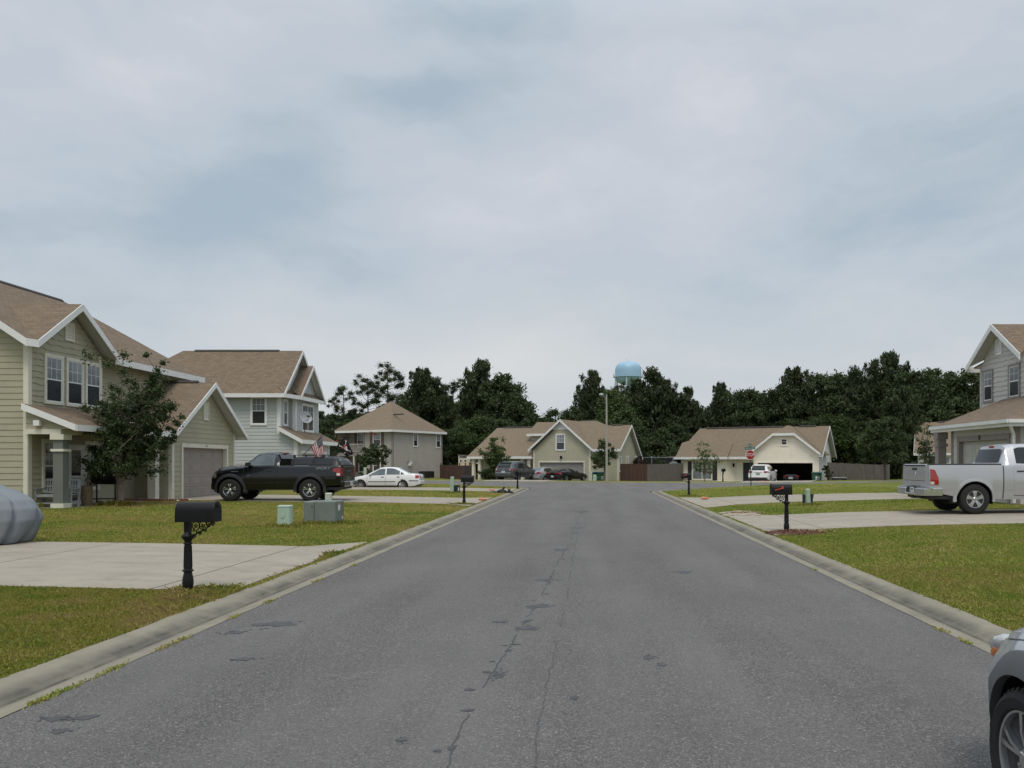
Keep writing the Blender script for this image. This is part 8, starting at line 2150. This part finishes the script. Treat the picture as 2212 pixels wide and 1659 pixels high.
# ---------------------------------------------------------------- grass
def inside(poly, x, y):
    c = False; n = len(poly)
    for i in range(n):
        (x0, y0), (x1, y1) = poly[i], poly[(i + 1) % n]
        if (y0 > y) != (y1 > y) and x < (x1 - x0) * (y - y0) / (y1 - y0) + x0: c = not c
    return c
def grass():
    g = np.random.default_rng(5); B = []; S_ = []
    def fill(x0, x1, y0, y1, dens, ln, wd):
        n = int((x1 - x0) * (y1 - y0) * dens); xs = g.uniform(x0, x1, n); ys = g.uniform(y0, y1, n)
        for x, y in zip(xs, ys):
            if any(inside(d, x, y) for d in near): continue
            if x < 0 and x > BL + .03 + .04 * math.sin(y * 5) + .03 * math.sin(y * 13.7) + g.normal() * .012: continue
            if x > 0 and x < BR - .03 + .04 * math.sin(y * 4) + .03 * math.sin(y * 11.3) + g.normal() * .012: continue
            if y > NE(x) - .8 and y < FE(x): continue
            if -18.2 < x < -16.95 and 26.9 < y: continue
            B.append((x, y, h(x, y) - .006)); S_.append((ln, wd))
    near = [d for d in DRIVES]
    fill(-8.2, BL + .10, 5.0, 10.5, 3000, .046, .006)
    fill(-15.5, BL + .10, 15.3, 24, 800, .045, .010); fill(-19, BL + .10, 24, 32.2, 330, .05, .015)
    fill(BR - .10, 8.0, 5.5, 12.5, 2000, .042, .007); fill(BR - .10, 13.5, 12.5, 20.2, 950, .045, .010)
    fill(BR - .10, 16, 24.2, 33.5, 300, .05, .015); fill(BR - .10, 17, 36.5, 46, 140, .055, .022)
    fill(5, 17, 44, 55, 70, .055, .028)
    fill(-14, BL + .10, 36.5, 46, 150, .055, .022); fill(-14, BL + .10, 50, 60, 100, .06, .03)
    # taller tufts: kerb joints, mailbox feet, pedestal feet, along the driveway seam
    def tuft(x, y, rx, ry, n, ln, z=None, wd=.010):
        for _ in range(n):
            xx, yy = x + g.normal() * rx, y + g.normal() * ry; B.append((xx, yy, (h(xx, yy) if z is None else z) - .004)); S_.append((ln * g.uniform(.5, 1.2), wd))
    tuft(ux(406, 10.2) + .15, 10.05, .22, .10, 420, .06); tuft(ux(406, 10.2) + .4, 10.3, .2, .06, 260, .10); tuft(-4.5, 9.9, .12, .35, 1500, .085); tuft(-4.7, 10.3, .22, .10, 900, .07)
    for y in np.arange(10.3, 16.4, .09): tuft(-4.40 + .03 * math.sin(y * 3), y, .035, .05, int(14 + 12 * max(0, math.sin(y * 1.9))), .045 + .06 * max(0, math.sin(y * 1.3 - 10.6)) ** 3, z=.06)
    for y in np.arange(19, 25, .12): tuft(4.04, y, .03, .05, 7, .045, z=.06)
    for x, y in ((ux(616, 20), 20.0), (-6.9, 21.05), (-6.3, 21.4), (ux(1002, 31.6), 31.5), (ux(1746, 29.2), 29.1), (ux(1488, 39.6), 39.5), (ux(977, 42.6), 42.5)): tuft(x, y, .22, .10, 420, .11, wd=.014)
    tuft(ux(261, 28.9), 28.7, .25, .2, 500, .22, wd=.016); tuft(-18.05, 26.75, .15, .08, 160, .3, wd=.02)
    # weeds in the asphalt seam along the gutters
    for u, v, n, l in ((135, 1494, 110, .10), (250, 1448, 80, .07), (395, 1384, 60, .06), (160, 1515, 60, .05), (345, 1400, 40, .05), (510, 1334, 50, .05), (585, 1300, 60, .06), (690, 1255, 60, .07), (760, 1222, 40, .05), (2020, 1362, 50, .05), (2072, 1386, 40, .05), (1745, 1232, 30, .04)):
        Y = vy(v); x0 = XL if u < 1000 else XR
        for _ in range(n): yy = Y + g.normal() * l * 1.6; xx = x0 + g.normal() * .018; B.append((xx, yy, .0)); S_.append((.030, .010))
    B = np.array(B); S_ = np.array(S_); N = len(B)
    a = g.uniform(0, 6.283, N); lean = g.uniform(.45, 1.3, N); ln = S_[:, 0] * g.uniform(.6, 1.4, N); w = S_[:, 1] * .5
    d = np.stack([np.cos(a), np.sin(a), np.zeros(N)], 1); p = np.stack([-np.sin(a), np.cos(a), np.zeros(N)], 1)
    tip = B + d * (ln * np.sin(lean))[:, None] + np.stack([np.zeros(N), np.zeros(N), ln * np.cos(lean)], 1)
    mid = B + d * (ln * .4 * np.sin(lean * .6))[:, None] + np.stack([np.zeros(N), np.zeros(N), ln * .55 * np.cos(lean * .6)], 1)
    V = np.stack([B - p * w[:, None], B + p * w[:, None], mid + p * w[:, None] * .8, tip, mid - p * w[:, None] * .8], 1).reshape(-1, 3)
    m, nt, b = nodes_of('grass_blade'); gv = coord(nt)
    col = grass_color(nt, gv, b, 1.75)
    rnd = nt.nodes.new('ShaderNodeNewGeometry').outputs['Random Per Island']
    c2 = mixc(nt, maprange(nt, rnd, .72, 1.0, 0, .85), col, (.46, .37, .17)); c2 = mixc(nt, maprange(nt, rnd, .35, 0, 0, .5), c2, (.12, .19, .03))
    nt.links.new(c2, b.inputs['Base Color']); b.inputs['Roughness'].default_value = .7; b.inputs['Specular IOR Level'].default_value = .2
    tr = nt.nodes.new('ShaderNodeBsdfTranslucent'); nt.links.new(c2, tr.inputs['Color']); mx = nt.nodes.new('ShaderNodeMixShader'); mx.inputs[0].default_value = .35
    nt.links.new(b.outputs[0], mx.inputs[1]); nt.links.new(tr.outputs[0], mx.inputs[2]); nt.links.new(mx.outputs[0], nt.nodes['Material Output'].inputs['Surface'])
    o = bpy.data.objects.new('grass', raw_mesh('grass', V, 5, m)); COL.objects.link(o)
    tag(o, 'short green and straw coloured lawn grass along the street', 'grass', kind='stuff')
grass()
